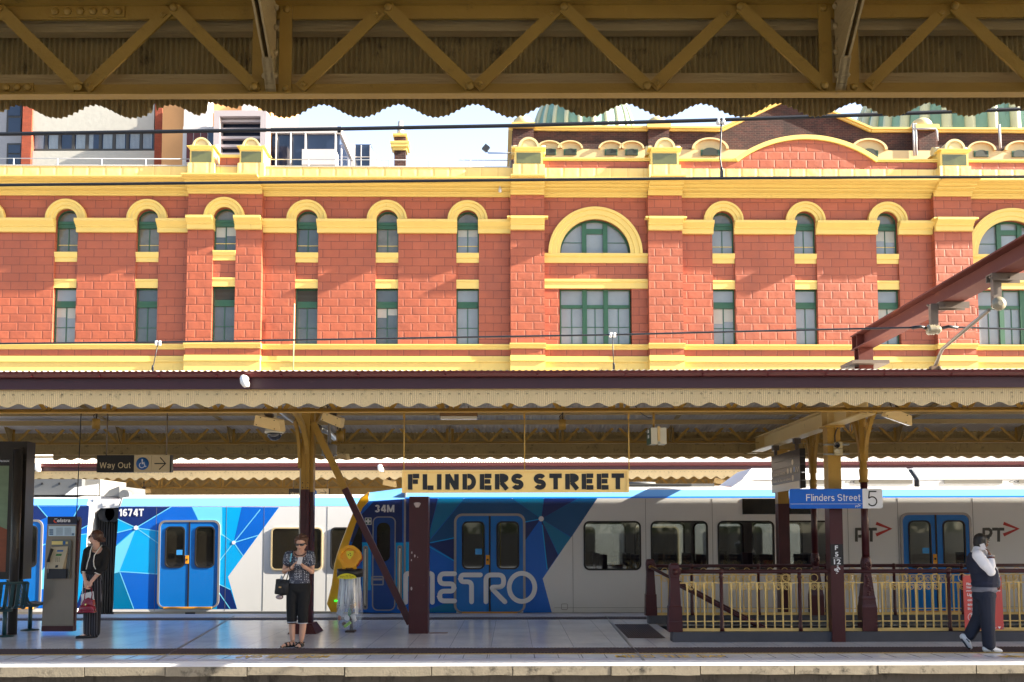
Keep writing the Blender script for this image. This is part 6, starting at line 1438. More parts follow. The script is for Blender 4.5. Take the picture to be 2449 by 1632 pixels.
way_out(232, 410, 1089, 1130, 17.0, 'Way Out sign with wheelchair disc and arrow, hung over the left woman', 984, (252, 396))
way_out(691, 788, 1169, 1189, 31.2, 'small distant Way Out sign partly hidden by the braced column', 1148, (701, 782))
# double sided direction board along the beam
xs_ = xm - .06; ya, yb2_ = 17.0, 18.85
zt1, zb1_ = WZ(1938, 1073, ya), WZ(1938, 1168.6, ya)
sg = thing('direction_board', 'black multi-line direction board seen edge on, hung from the cream beam', 'sign', (xs_, ya, zb1_))
m = MB(); 
rows = [zt1 - (zt1 - zb1_) * k / 5.0 for k in range(6)]
for k in range(4): m.box(xs_, xs_ + .04, ya, yb2_, rows[k + 1] + .006, rows[k])
m.build('text_panel', mat('sign_black_gloss', rgb(20, 18, 16), 0.4, var=0.1, spec=0.3), sg)
m = MB(); m.box(xs_, xs_ + .04, ya, yb2_, rows[5], rows[4]); m.build('text_panel', BEIGE, sg)
m = MB()
for k in range(5): m.box(xs_ - .01, xs_ + .085, ya - .05, ya - .001, rows[k + 1] + .006, rows[k])
m.build('end_cap', SGB, sg)
def dirs(m):
    f = lambda x, z: (xs_ - .004, -x, z)
    text(m, 'Lift access to concourse', -yb2_ + .08, -yb2_ + .95, rows[2] - .11, rows[2] - .05, 0, 0, fn=f); text(m, 'Flinders St, Exit via subway', -yb2_ + .08, -ya - .55, rows[3] - .11, rows[3] - .05, 0, 0, fn=f)
    for k, (r, yy0) in enumerate(((1, ya + .42), (2, ya + .72), (2, ya + .52), (3, ya + .42))):
        m.add([(xs_ - .004, yy0 + .06 * cos(t), (rows[r] + rows[r + 1]) / 2 + .05 * sin(t)) for t in [2 * pi * j / 16 for j in range(16)]], [tuple(range(16))], 0)
    m.add([(xs_ - .004, ya + .36, rows[2] - .02), (xs_ - .004, ya + .28, rows[2] - .02), (xs_ - .004, ya + .28, rows[3] + .03), (xs_ - .004, ya + .36, rows[3] + .03)], [(0, 1, 2, 3)], 1)
    for y0_ in (ya + .18, ya + .06):
        z0_ = rows[2] - .11; m.add([(xs_ - .004, y0_ + .08, z0_), (xs_ - .004, y0_ + .07, z0_ - .012), (xs_ - .004, y0_ - .01, z0_ + .07), (xs_ - .004, y0_, z0_ + .08)], [(0, 1, 2, 3)], 0)
sign_text(sg, 'lettering', [BEIGE, DISC], dirs)
for y in (ya + .2, yb2_ - .25):
    m = MB(); m.box(xs_, xs_ + .05, y, y + .06, zt1 + .001, zb_ - .02); m.box(xs_ - .03, xs_ + .08, y - .03, y + .09, zb_ - .1, zb_ - .01); m.build('hanger', mat('dark_brown_steel', rgb(70, 60, 50), 0.5), sg)
# red notice tied to the railing
YN = 15.2
nq = XZ([(2302.5, 1376.6), (2394.5, 1377.6), (2401, 1506), (2308.5, 1507)], YN)
sg = thing('notice_board', 'red notice board with white lettering on the front railing behind the walking man', 'notice', (nq[3][0], YN, nq[3][1]))
m = MB(); m.prism(nq, YN, YN + .015); m.build('board', mat('notice_red', rgb(206, 84, 78), 0.5, var=0.04), sg)
def ntx(m):
    n_ = lambda u, v: W(u, v, YN)
    def tl(s, u0, u1, v0, v1, b=.03): a, c = n_(u0, v1), n_(u1, v0); text(m, s, a.x, c.x, a.z, c.z, YN - .004, 0, bold=b)
    tl('Flinders', 2311, 2335, 1394, 1400); tl('Station', 2311, 2333, 1402, 1407.5)
    tl('Lighting', 2313, 2344, 1419, 1428); tl('on Platf', 2313.5, 2348, 1432, 1438); tl('and 5', 2314, 2336, 1442, 1449); tl('in progr', 2314.5, 2346, 1452, 1461)
    for u in list(range(2311, 2330, 4)) + list(range(2381, 2393, 4)): a = n_(u, 1414); m.stroke([(a.x, a.z), (a.x + .016, a.z + .006)], .012, YN - .004, None, 0)
    c = n_(2325, 1476.5); m.stroke([(c.x + .063 * cos(t), c.z + .063 * sin(t)) for t in [2 * pi * j / 24 for j in range(24)]], .007, YN - .004, None, 0, True)
    m.poly([(c.x + .024 * cos(t), c.z + .03 + .024 * sin(t)) for t in [pi * j / 8 for j in range(9)]], YN - .004); m.poly([(c.x - .022, c.z + .022), (c.x + .022, c.z + .022), (c.x + .016, c.z - .03), (c.x, c.z - .045), (c.x - .016, c.z - .03)], YN - .004)
    m.poly([(n_(2386, 1499).x, n_(2386, 1499).z), (n_(2394, 1499).x, n_(2394, 1499).z), (n_(2390, 1505).x, n_(2390, 1505).z)], YN - .004)
    a, c_ = n_(2372, 1504), n_(2383, 1500); text(m, 'PTV', a.x, c_.x, a.z, c_.z, YN - .004)
sign_text(sg, 'lettering', [C_LET], ntx)
for u, v in ((2304.5, 1379), (2392, 1380), (2310.5, 1504), (2399, 1503)): q = W(u, v, YN); m = MB(); m.lathe([(.011, 0), (.011, -.006)], (q.x, YN, q.z), 8, ax='Y'); m.build('fixing', C_FR, sg)
# white boards leaning behind the back railing
for k, (u0, u1, lab) in enumerate(((2027, 2048, 'white curved board standing behind the back railing, left of two'), (2050, 2104, 'wider white board standing behind the back railing beside the cast column'))):
    x0, x1 = WX(u0, 1420, 19.4), WX(u1, 1420, 19.4); w = x1 - x0; t = thing('display_board', lab, 'board', ((x0 + x1) / 2, 19.4, 0), 'white boards behind the railing')
    m = MB(); zt_ = WZ(2060, 1377, 19.4); n = 8
    prof = [(x0 - .03 + (w + .06) * i / n, 19.4 - .06 * sin(pi * i / n)) for i in range(n + 1)]; prof2 = [(x0 + .02 + (w - .04) * i / n, 19.5 - .05 * sin(pi * i / n)) for i in range(n + 1)]
    for i in range(n): m.add([(prof[i][0], prof[i][1], .02), (prof[i + 1][0], prof[i + 1][1], .02), (prof2[i + 1][0], prof2[i + 1][1], zt_), (prof2[i][0], prof2[i][1], zt_)], [(0, 1, 2, 3)])
    m.build('panel', SWH, t); m = MB(); m.box(x0, x1, 19.45, 19.6, 0, .02); m.build('foot', C_GREYR, t)

# ================================================================ lamps, cameras, loudspeakers
LB = mat('floodlight_cream', rgb(226, 198, 140), 0.45, var=0.06, stain=rgb(120, 96, 60), stain_amt=-0.02, stain_scale=10)
def flood(label, quad, Y, vtop, group='box floodlights under the canopies', dep=.2):
    q = XZ(quad, Y); cx = sum(p[0] for p in q) / 4; cz = sum(p[1] for p in q) / 4
    root = thing('floodlight', label, 'floodlight', (cx, Y + .1, cz), group); m = MB()
    tl, tr, br, bl = [Vector((p[0], 0, p[1])) for p in q]; n_ = len(q)
    back = [(p[0] + .03, Y + dep, p[1] + .03) for p in q]; front = [(p[0], Y, p[1]) for p in q]
    m.add(front + back, [(0, 1, 2, 3), (4, 5, 6, 7), (0, 1, 5, 4), (1, 2, 6, 5), (2, 3, 7, 6), (3, 0, 4, 7)]); m.build('housing', LB, root)
    m = MB(); a, c = bl.lerp(br, .04), bl.lerp(br, .96); m.add([(a.x, Y + .02, a.z - .002), (c.x, Y + .02, c.z - .002), (c.x + .02, Y + dep - .02, c.z + .02), (a.x + .02, Y + dep - .02, a.z + .02)], [(0, 1, 2, 3)]); m.build('lens', mat('floodlight_glass', rgb(190, 206, 224), 0.1), root)
    m = MB(); x = (tl.x + tr.x) / 2; z = (tl.z + tr.z) / 2; m.tube([(x, Y + dep * .6, z - .02), (x, Y + dep * .6, WZ(1224, vtop, Y))], .022, 8); m.box(x - .05, x + .05, Y + dep * .4, Y + dep * .9, z, z + .07)
    m.tube([(x - .06, Y + dep * .6, z + .05), (x - .10, Y + dep * .6, z + .14), (x - .02, Y + dep * .6, z + .2)], .008, 5); m.build('bracket', DKFIX, root)
    for p, d in ((tl.lerp(tr, .22) + Vector((0, 0, -.02)), 0), (tl.lerp(tr, .8) + Vector((0, 0, -.02)), 0), (bl.lerp(br, .1) + Vector((0, 0, .02)), 0), (bl.lerp(br, .78) + Vector((0, 0, .02)), 0)):
        m = MB(); m.lathe([(.008, 0), (.008, -.004)], (p.x, Y, p.z), 8, ax='Y'); m.build('screw', DKFIX, root)
flood('box floodlight tilted left of the braced column, over a dome camera', [(611, 993), (667, 1005), (670, 1033), (606.5, 1018)], 14.2, 975)
flood('box floodlight tilted right of the braced column', [(773, 986), (815, 1001.5), (813, 1024), (767, 1004.5)], 15.5, 975)
flood('small floodlight hanging low in the shade behind the diagonal brace', [(805, 1081), (827, 1086), (830, 1101.5), (799, 1095)], 20.2, 1040)
flood('large mustard box floodlight hanging right of the curved bracket', [(2126, 973), (2181, 995), (2181.5, 1019), (2115.5, 996)], 13.6, 965)
flood('cream floodlight under the far canopy left of the station sign', [(917.5, 1147), (943, 1152), (945.5, 1166), (915, 1160)], 29.6, 1140)
flood('cream floodlight under the far canopy near the white roof pod', [(1711, 1143), (1736, 1150), (1739, 1161), (1707, 1155)], 29.6, 1140)
flood('floodlight in the dark under the far canopy above the 1674T car', [(330, 1168), (351, 1171), (354, 1180), (328, 1177)], 31.0, 1150)
flood('small floodlight glimpsed behind the hanging direction board', [(1887, 1058), (1907, 1063), (1909, 1080), (1886, 1075)], 20.3, 1050)
def domecam(label, uc, v0, v1, v2, hw_, Y, r, vtop, mc):
    root = thing('dome_camera', label, 'camera', (WX(uc, v1, Y), Y, WZ(uc, v2, Y)), 'dome cameras by the column'); x = WX(uc, v1, Y); z0, z1_ = WZ(uc, v1, Y), WZ(uc, v0, Y); w = WX(uc + hw_, v1, Y) - x
    m = MB(); m.lathe([(w * .8, z1_), (w * 1.05, z1_ - .02), (w, z0 + .03), (w * 1.1, z0 + .02), (w * 1.1, z0)][::-1], (x, Y, 0), 20); m.build('housing', mc, root)
    m = MB(); rr_ = WX(uc + r, v1, Y) - x; m.lathe([(rr_ * cos(t), z0 - rr_ * sin(t)) for t in [pi / 2 * k / 8 for k in range(8)]] + [(.001, z0 - rr_)], (x, Y, 0), 20); m.build('dome', mat('smoked_dome', (0.012, 0.014, 0.02), 0.08, spec=0.8), root)
    m = MB(); m.tube([(x, Y, z1_), (x, Y, WZ(uc, vtop, Y))], .03, 8); m.build('pole', mc, root)
domecam('white dome camera hanging beneath the left floodlight', 656.5, 1003, 1036.5, 1053, 21, 14.6, 17.5, 970, mat('camera_cream', rgb(206, 200, 180), 0.45))
domecam('grey dome camera on a pole behind the diagonal brace', 787.5, 1064, 1090, 1101, 17.5, 17.4, 12, 975, mat('camera_grey', rgb(150, 146, 138), 0.45))
def can(label, uc, v0, v1, hw_, Y, vtop):
    root = thing('loudspeaker', label, 'loudspeaker', (WX(uc, v1, Y), Y, WZ(uc, v1, Y)), 'hanging canopy loudspeakers'); x = WX(uc, v1, Y); w = WX(uc + hw_, v1, Y) - x; z0, z1_ = WZ(uc, v1, Y), WZ(uc, v0, Y)
    m = MB(); m.lathe([(w * .9, z0 + .01), (w, z0), (w, z1_), (w * .9, z1_), (w * .85, z1_ - .03)], (x, Y, 0), 18); m.build('drum', STEEL, root)
    m = MB(); m.tube([(x, Y, z1_), (x + .01, Y, WZ(uc, vtop, Y))], .014, 6); m.tube([(x - .03, Y, z1_), (x - .05, Y, z1_ + .06), (x, Y, z1_ + .1)], .008, 5); m.build('hanger', DKFIX, root)
can('drum loudspeaker hanging under the roof above the left Way Out sign', 229.5, 1002, 1026, 9.5, 17.5, 985); can('drum loudspeaker hanging under the roof right of the sign centre rod', 1345, 1004, 1028, 9, 17.5, 984); can('drum loudspeaker by the right-hand floodlight of the braced column', 813, 1031, 1057, 9, 17.6, 1000)
SILV = mat('silver_pipe', rgb(190, 194, 196), 0.3, 0.6, var=0.1)
t = thing('downpipe', 'silver pipe slanting into the top of the braced column from the left', 'pipe', tuple(W(684, 990, 15.9)), 'silver pipes at the column head')
m = MB(); m.tube([W(655, 968, 15.6), W(664, 976, 15.7), W(706, 1008, 16.6)], .05, 12); m.build('pipe', SILV, t); m = MB(); m.tube([W(703, 1005, 16.55), W(708, 1010, 16.6)], .056, 12); m.build('collar', DKFIX, t)
t = thing('downpipe', 'silver pipe slanting away to the right behind the diagonal brace', 'pipe', tuple(W(780, 1035, 17.6)), 'silver pipes at the column head')
m = MB(); m.tube([W(759, 1022, 17.2), W(786, 1034, 17.8), W(800, 1048, 18.2)], .05, 12); m.build('pipe', SILV, t); m = MB(); m.tube([W(757, 1021, 17.15), W(763, 1024, 17.3)], .056, 12); m.build('collar', DKFIX, t)
t = thing('strip_light', 'fluorescent strip light hanging under the roof left of the sign middle', 'strip light', (WX(1097, 1003, 14.5), 14.5, WZ(1097, 1003, 14.5)))
x0, x1 = WX(1052, 1000, 14.5), WX(1142, 1000, 14.5); m = MB(); m.box(x0, x1, 14.45, 14.6, WZ(1097, 996, 14.5), WZ(1097, 988, 14.5)); m.build('tray', mat('rusty_tray', rgb(110, 80, 40), 0.6, var=0.3), t)
m = MB(); m.box(x0 + .01, x1 - .01, 14.46, 14.59, WZ(1097, 1003, 14.5), WZ(1097, 996.5, 14.5)); m.build('diffuser', mat('diffuser', rgb(196, 188, 168), 0.3), t)
for u in (1074, 1120): m = MB(); x = WX(u, 985, 14.5); m.tube([(x, 14.5, WZ(u, 988, 14.5)), (x, 14.5, WZ(u, 972, 14.5))], .007, 5); m.build('hanger', DKFIX, t)
YX = 15.0
t = thing('exit_light', 'white box exit light with a green side panel hanging under the roof', 'exit light', (WX(1570, 1060, YX), YX, WZ(1570, 1062, YX)))
x0, x1 = WX(1557, 1040, YX), WX(1594, 1040, YX); z0, z1_ = WZ(1570, 1062, YX), WZ(1570, 1023, YX); m = MB(); m.box(x0, (x0 + x1) / 2 - .02, YX, YX + .25, z0, z1_); m.box((x0 + x1) / 2 + .02, x1, YX, YX + .25, z0 + .0, z1_); m.box((x0 + x1) / 2 - .0195, (x0 + x1) / 2 + .0195, YX + .02, YX + .2, z0 + .02, z1_); m.build('light_box', mat('light_box_white', rgb(214, 212, 194), 0.4), t)
m = MB(); xg_ = WX(1547, 1040, YX + .2); m.add([(x0 - .001, YX + .0, z0), (xg_, YX + .24, z0 + .01), (xg_, YX + .24, z1_ - .02), (x0 - .001, YX + .0, z1_)], [(0, 1, 2, 3)]); m.ext([(x0 - .0005, YX + .002, z0), (xg_ + .001, YX + .242, z0), (x0, YX + .25, z0)], (0, 0, z1_ - z0 - .01)); m.build('green_panel', mat('exit_green', rgb(20, 70, 52), 0.3), t)
m = MB()
for k, z_ in enumerate((z1_ - .07, z1_ - .15)):
    f = lambda a, b, z_=z_: (x0 + (xg_ - x0) * a - .003, YX + .24 * a - .003, z_ + b)
    m.add([f(.4, 0), f(.7, 0), f(.7, .05), f(.4, .05)], [(0, 1, 2, 3)])
m.build('running_figure', C_LET, t)
m = MB(); x = (x0 + x1) / 2; m.box(x - .018, x + .018, YX - .012, YX + .0, z0 + .04, z1_ + .02); m.build('strap', LB, t)
m = MB(); m.tube([(x - .06, YX + .1, z1_), (x - .06, YX + .1, WZ(1570, 982, YX))], .018, 8); m.build('hanger', STEEL, t)
m = MB(); A = W(1520, 972, 13.2); m.tube([A, W(1535, 990, 13.8), W(1552, 1000, 14.6), (x - .1, YX + .1, WZ(1568, 997, YX))], .007, 5); m.build('cable', C_DK, t)
# white pipe ends on the gutters
PW = mat('white_plastic', rgb(226, 224, 220), 0.35)
def pipeend(label, u, v0, v1, Y, r):
    root = thing('pipe_elbow', label, 'pipe', (WX(u, v0, Y), Y, WZ(u, v1, Y)), 'white pipe elbows on the fascias'); m = MB(); x = WX(u, v0, Y); z0, z1_ = WZ(u, v1, Y), WZ(u, v0, Y); m.tube([(x - r * .3, Y + .05, z1_), (x - r * .3, Y - r, z1_ - .005), (x, Y - r * 1.4, z1_ - r), (x + r * .5, Y - r * 1.3, z0 + r * .6), (x + r * .6, Y - r * 1.2, z0)], [r, r, r * 1.1, r, r * .7], 12); m.build('elbow', PW, root)
pipeend('white pipe elbow on the maroon fascia of the middle canopy', 587.5, 906, 928, 11.95, .045); pipeend('white pipe elbow on the far fascia beside the advert panel', 93.5, 1114, 1129, 28.6, .075); pipeend('white pipe elbow on the far fascia left of the station sign', 911, 1116, 1129, 28.6, .07)

# ================================================================ overhead wires and their gantry
WIRE = mat('overhead_wire', rgb(34, 36, 42), 0.45, 0.2, var=0.2); PORC = mat('glazed_insulator', rgb(126, 118, 100), 0.2, var=0.2, stain=rgb(70, 56, 40), stain_amt=0.05, stain_scale=10); PORW = mat('white_insulator', rgb(226, 224, 220), 0.3)
def wire(label, pts, Y, r):
    P = [W(u, v, Y) for u, v in pts]; d0 = (P[0] - P[1]); d1 = P[-1] - P[-2]; P = [P[0] + d0 * (9 / d0.length)] + P + [P[-1] + d1 * (14 / d1.length)]
    m = MB(); m.tube(P, r, 8); o = m.build('overhead_wire', WIRE); return tag(o, label, 'wire')
wire('thick black overhead wire, highest of the four, crossing just below the scalloped edge', [(0, 321), (400, 315), (800, 309), (1224, 301), (1700, 288), (2100, 274), (2449, 261)], 8.0, .0165)
wire('black overhead wire running along the yellow cornice of the station building', [(0, 443), (600, 437), (1224, 431), (1800, 426), (2449, 423)], 8.0, .0125)
YW = 12.1
wire('thin black overhead wire crossing low over the tall red windows, left of the insulator', [(0, 822), (370, 819), (800, 812), (1224, 805), (1465, 801), (1900, 790), (2200, 783.5), (2300, 783.5), (2449, 788)], YW, .0115)
def dropper(label, pts, Y, kind, ins):
    root = thing('wire_dropper', label, 'dropper', W(*pts[0], Y), None); P = [W(u, v, Y) for u, v in pts]; m = MB(); m.tube(P, .006 if Y > 10 else .007, 6); m.build('strand', WIRE, root)
    for (u, v, s) in ins:
        q = W(u, v, Y); m = MB()
        for dx in (-1, 1): m.lathe([(.016 * s, -.03 * s), (.022 * s, -.028 * s), (.022 * s, .028 * s), (.016 * s, .03 * s)], (q.x + dx * .024 * s, q.y, q.z), 10)
        m.build('insulator', PORW, root)
    q = P[-1]; m = MB(); m.box(q.x - .012, q.x + .012, q.y - .012, q.y + .012, q.z - .02, q.z + .03); m.ell((q.x, q.y, q.z + .045), (.014, .014, .02), 8, 6); m.build('clamp', WIRE, root); return root
dropper('short dropper with white clips joining the two upper wires, before the red pediment', [(1725, 292), (1724, 330), (1722, 380), (1725, 398), (1726, 418)], 8.0, 0, [(1723.5, 291, .85)])
dropper('slack stay with a white clip dropping to the gutter at left', [(378, 821), (372, 850), (366, 878), (365, 886)], YW, 0, [(378, 821, .9)])
dropper('slack stay with a white clip dropping to the gutter below the wide windows', [(1465, 801.5), (1466, 840), (1468, 880)], YW, 0, [(1465, 801.5, .9)])
RUST = mat('rusty_red_paint', rgb(92, 34, 24), 0.75, var=0.2, scale=3, stain=rgb(150, 84, 40), stain_amt=0.12, stain_scale=3, stretch=(1, 0.4, 1)); RSTEEL = mat('weathered_steel', rgb(110, 98, 88), 0.5, 0.4, var=0.25, scale=8, stain=rgb(120, 70, 46), stain_amt=0.12, stain_scale=8)
gt = thing('wire_gantry', 'rust red steel beam over the tracks at the upper right, carrying insulators', 'gantry', (5.2, 15.2, 4.1))
xg2 = WX(2062, 820, 15.2); zb3 = WZ(2050, 836, 15.2); zt3 = WZ(2050, 800, 15.2)
m = MB()
for (xa, xb, za, zb2) in ((xg2 - .13, xg2 + .13, zb3, zb3 + .018), (xg2 - .13, xg2 + .13, zt3 - .018, zt3), (xg2 - .01, xg2 + .01, zb3 + .018, zt3 - .018)): m.box(xa, xb, 4.5, 15.35, za, zb2)
for y in (15.1, 15.3): m.box(xg2 - .12, xg2 + .12, y, y + .014, zb3 + .0185, zt3 - .0185)
m.build('beam', RUST, gt)
m = MB(); m.box(xg2 - .11, xg2 + .11, 15.05, 15.07, 3.9, zb3 - .002); m.box(xg2 - .11, xg2 + .11, 15.23, 15.25, 3.9, zb3 - .002); m.box(xg2 - .01, xg2 + .01, 15.07, 15.23, 3.9, zb3 - .002); m.build('stub_post', RUST, gt)
m = MB(); m.box(xg2 - .26, xg2 + .3, 14.9, 15.45, WZ(2050, 877, 15.2), WZ(2050, 869, 15.2)); m.build('base_plate', RSTEEL, gt)
def insul(u, v, Y, rad, axis, label):
    q = W(u, v, Y); m = MB(); zz1 = zb3 - .001
    m.box(xg2 - .17, xg2 + .2, Y - .07, Y - .055, zz1 - .08, zz1 - .002); m.box(xg2 - .17, xg2 + .2, Y + .055, Y + .07, zz1 - .08, zz1 - .002); m.box(xg2 - .17, xg2 + .2, Y - .054, Y + .054, zz1 - .014, zz1 - .002); m.box(q.x - .04, q.x + .05, Y - .02, Y + .05, q.z + rad * .3, zz1 - .015)
    for dx in (-.1, .12): m.lathe([(.012, 0), (.012, -.02)], (q.x + dx, Y - .07, zz1 - .05), 8, ax='Y')
    br_ = m.build('insulator_bracket', RSTEEL, gt); m = MB()
    if axis == 'X':
        m.lathe([(rad * .5, -.09), (rad * .9, -.08), (rad, -.06), (rad * .8, -.05), (rad, -.03), (rad * .8, -.02), (rad, .0), (rad * .72, .02), (rad * .9, .05), (rad * .5, .08)], (q.x, q.y, q.z), 20, ax='X')
    else: m.lathe([(rad * .4, -.09), (rad, -.06), (rad * 1.02, -.04), (rad * .7, -.02), (rad * .5, .06)], (q.x, q.y, q.z), 24, ax='Y')
    m.build('insulator', PORC, br_); return q
q1_ = insul(2234, 789, YW, .066, 'X', ''); q2_ = insul(2384, 729, 10.76, .075, 'Y', '')
m = MB()
for s in (-1, 1): m.tube([(q1_.x + s * .1, YW, q1_.z + .02), (q1_.x + s * .17, YW - .02, q1_.z + .035), (q1_.x + s * .28, YW - .02, q1_.z + .02)], .02, 6)
m.build('wire_clamp', WIRE, gt)
m = MB(); P = [W(2365, 742, 10.8), W(2310, 788, 11.4), W(2254, 835, 11.85), W(2247, 850, 11.98), W(2237, 876, 12.0)]; m.tube(P, .021, 8); m.build('registration_arm', mat('grey_tube', rgb(150, 140, 128), 0.4, 0.5), gt)
m = MB(); q = P[-1]; m.box(q.x - .06, q.x + .06, q.y - .03, q.y + .05, q.z - .06, q.z); m.ell((q.x + .04, q.y - .02, q.z - .03), .03, 8, 6); m.build('arm_clamp', mat('rusty_clamp', rgb(110, 84, 60), 0.7), gt)
# ================================================================ left end: advert panel, seats, phone booth
YV = 16.9
ad = thing('advert_panel', 'tall dark framed advertising panel cut by the left edge of the platform', 'advert panel', (WX(20, 1500, YV), YV, 0))
FRD = mat('dark_bronze_frame', rgb(52, 48, 44), 0.35, 0.3, var=0.15)
x1 = WX(57, 1300, YV); zt, zb = WZ(30, 1056, YV), WZ(20, 1386, YV); xp = WX(19, 1230, YV); pt, pb = WZ(20, 1114, YV), WZ(20, 1368, YV)
m = MB(); m.box(x1 - 1.5, x1 - 1.42, YV, YV + .3, zb, zt); m.box(xp + .001, x1, YV, YV + .3, zb, pt + .1); m.box(x1 - 1.42, x1, YV, YV + .3, pt + .101, zt); m.box(x1 - 1.42, xp, YV, YV + .3, zb, pb); m.box(xp + .03, x1 - .06, YV - .03, YV - .001, zb + .05, zt - .1); m.build('frame', FRD, ad)
m = MB(); m.box(x1 - 1.419, xp, YV + .03, YV + .04, pb, pt + .1, 0)
m.build('backing', mat('black_paint', (0, 0, 0)), ad)
m = MB(); xl = x1 - 1.38; zm = pb + (pt - pb) * .42; n = 8
wav = [(xl + (xp - .02 - xl) * i / n, zm + .05 * sin(i * 1.3)) for i in range(n + 1)]
m.poly([(xl, pt)] + [(xp - .02, pt)] + wav[::-1], YV + .026, 0); m.poly([(xl, pb)] + wav + [(xp - .02, pb)][0:1], YV + .026, 1)
m.build('poster', [mat('poster_sea_green', rgb(120, 140, 110), 0.3, var=0.35, scale=3, stretch=(1, 1, 2.5)), mat('poster_rust', rgb(140, 72, 40), 0.3, var=0.35, scale=4, stretch=(1, 1, 2))], ad, recalc=False)
m = MB(); text(m, 'JCDecaux', WX(-16, 1103, YV), WX(21, 1103, YV), WZ(10, 1106.5, YV), WZ(10, 1099.5, YV), YV + .024, bold=.02); m.build('lettering', C_LET, ad, recalc=False)
m = MB(); m.tube([(WX(29, 1510, YV - .15), YV - .15, 0), (WX(29, 1510, YV - .15), YV - .15, WZ(40, 1075, YV - .15))], .075, 16); m.build('post', FRD, ad)
SEATP = mat('dark_green_seat_paint', rgb(24, 60, 66), 0.4, var=0.15)
def seat(label, x, y, rz, w=.5, hgt=.88):
    root = thing('slatted_bench', label, 'seat', (x, y, 0), 'slatted platform seats'); R = Matrix.Rotation(rz, 3, 'Z')
    def T(a, b_, c): p = R @ Vector((a, b_, 0)); return (x + p.x, y + p.y, c)
    prof = [(-.30, hgt), (-.25, hgt - .16), (-.20, .60), (-.17, .52), (-.10, .465), (0, .455), (.12, .47), (.22, .475), (.27, .455)]
    ns = 6
    for i in range(ns):
        a0 = -w / 2 + w * (i + .15) / ns; a1 = -w / 2 + w * (i + .78) / ns; m = MB()
        vs = []
        for (b_, c) in prof: vs += [T(a0, b_, c), T(a1, b_, c), T(a1, b_ - .006, c - .012), T(a0, b_ - .006, c - .012)]
        k = len(prof); fs = [(0, 1, 2, 3), tuple(4 * (k - 1) + q for q in range(4))]
        for j in range(k - 1):
            for q in range(4): fs.append((4 * j + q, 4 * j + (q + 1) % 4, 4 * j + 4 + (q + 1) % 4, 4 * j + 4 + q))
        m.add(vs, fs); m.build('slat', SEATP, root)
    for s in (-1, 1): m = MB(); m.tube([T(s * w / 2, b_ - .02, c - .01) for b_, c in prof], .02, 8); m.build('side_rail', SEATP, root)
    m = MB(); m.tube([T(-w / 2, -.31, hgt - .01), T(w / 2, -.31, hgt - .01)], .022, 8); m.build('top_rail', SEATP, root)
    m = MB(); m.tube([T(0, -.02, .44), T(0, -.02, .02)], .035, 10); m.box(x - .1, x + .1, y - .06, y + .06, .40, .445); m.build('leg', SEATP, root)
    m = MB(); q = T(0, -.02, 0); m.lathe([(.15, 0), (.15, .015), (.05, .03)], (q[0], q[1], .001), 14); m.build('foot_plate', SEATP, root)
seat('dark green slatted platform seat beside the phone booth, the further of two', WX(74, 1500, 17.5), 17.5, radians(-35), .46)
seat('dark green slatted platform seat cut by the left edge, the nearer of two', WX(10, 1500, 16.4), 16.4, radians(40), .52)
# phone booth
YB_ = 16.8
bo = thing('phone_booth', 'stainless steel payphone booth with a navy header, beside the woman in black', 'phone booth', (WX(137, 1510, YB_), YB_, 0))
SS = mat('brushed_steel', rgb(142, 132, 120), 0.32, 0.75, var=0.10, scale=6, stretch=(1, 1, 0.2))
f = lambda u, v: W(u, v, YB_)
def quadbox(m, pts, y0, dep, mi=0): m.prism(XZ(pts, y0), y0, y0 + dep, mi)
m = MB(); quadbox(m, [(113.2, 1254), (182.5, 1254), (174.5, 1497), (99.5, 1497)], YB_, .12); m.build('cabinet', SS, bo)
m = MB(); quadbox(m, [(113.7, 1236), (184, 1236), (183.4, 1253.6), (113.4, 1253.6)], YB_ - .01, .15); m.build('header', mat('header_navy', rgb(24, 26, 48), 0.4), bo)
m = MB(); m.prism(XZ([(99.5, 1497.4), (174.6, 1497.4), (174, 1510.5), (98.5, 1510.5)], YB_ - .005), YB_ - .005, YB_ + .13); m.build('kick_plate', MAROON, bo)
m = MB(); a, c, d_, e = f(183.2, 1254), f(190.5, 1240), f(177, 1497), f(176, 1497); q = XZ([(183.2, 1254), (190.5, 1240), (176.8, 1497), (174.8, 1497)], YB_ + .02); m.prism([q[0], q[1], q[2], q[3]], YB_ + .03, YB_ + .11); m.build('side_trim', MAROON, bo)
def tl(m, s, u0, u1, v0, v1, y, mi=0, b=.02, sh=0): a, c = W(u0, v1, YB_), W(u1, v0, YB_); text(m, s, a.x, c.x, a.z, c.z, y, mi, bold=b, shear=sh)
m = MB(); tl(m, 'elstra', 137, 169.5, 1240.5, 1249.3, YB_ - .014, 0, .03, .15)
p_ = lambda u, v: (f(u, v).x, f(u, v).z)
m.stroke([p_(131, 1241.6), p_(138, 1241.2)], .012, YB_ - .014, None, 0, cap=False); m.stroke([p_(131.5, 1244), p_(130, 1246.5), p_(132, 1249.3), p_(136.5, 1250.2)], .018, YB_ - .0145, None, 1, cap=False); m.build('header_lettering', [C_LET, mat('orange_red', rgb(220, 70, 40), 0.5)], bo, recalc=False)
m = MB(); quadbox(m, [(116, 1258.5), (180, 1258.5), (179.5, 1282.5), (115.5, 1282.5)], YB_ - .008, .0075); pc = m.build('instruction_card', mat('pale_blue_card', rgb(190, 212, 226), 0.4), bo)
m = MB(); rr = random.Random(5)
for k in range(14): u = 135 + (k % 2) * 20; v = 1263 + (k // 2) * 2.7; a, c = f(u, v + 1), f(u + 16, v); m.box(a.x, c.x, YB_ - .0105, YB_ - .0085, a.z, c.z)
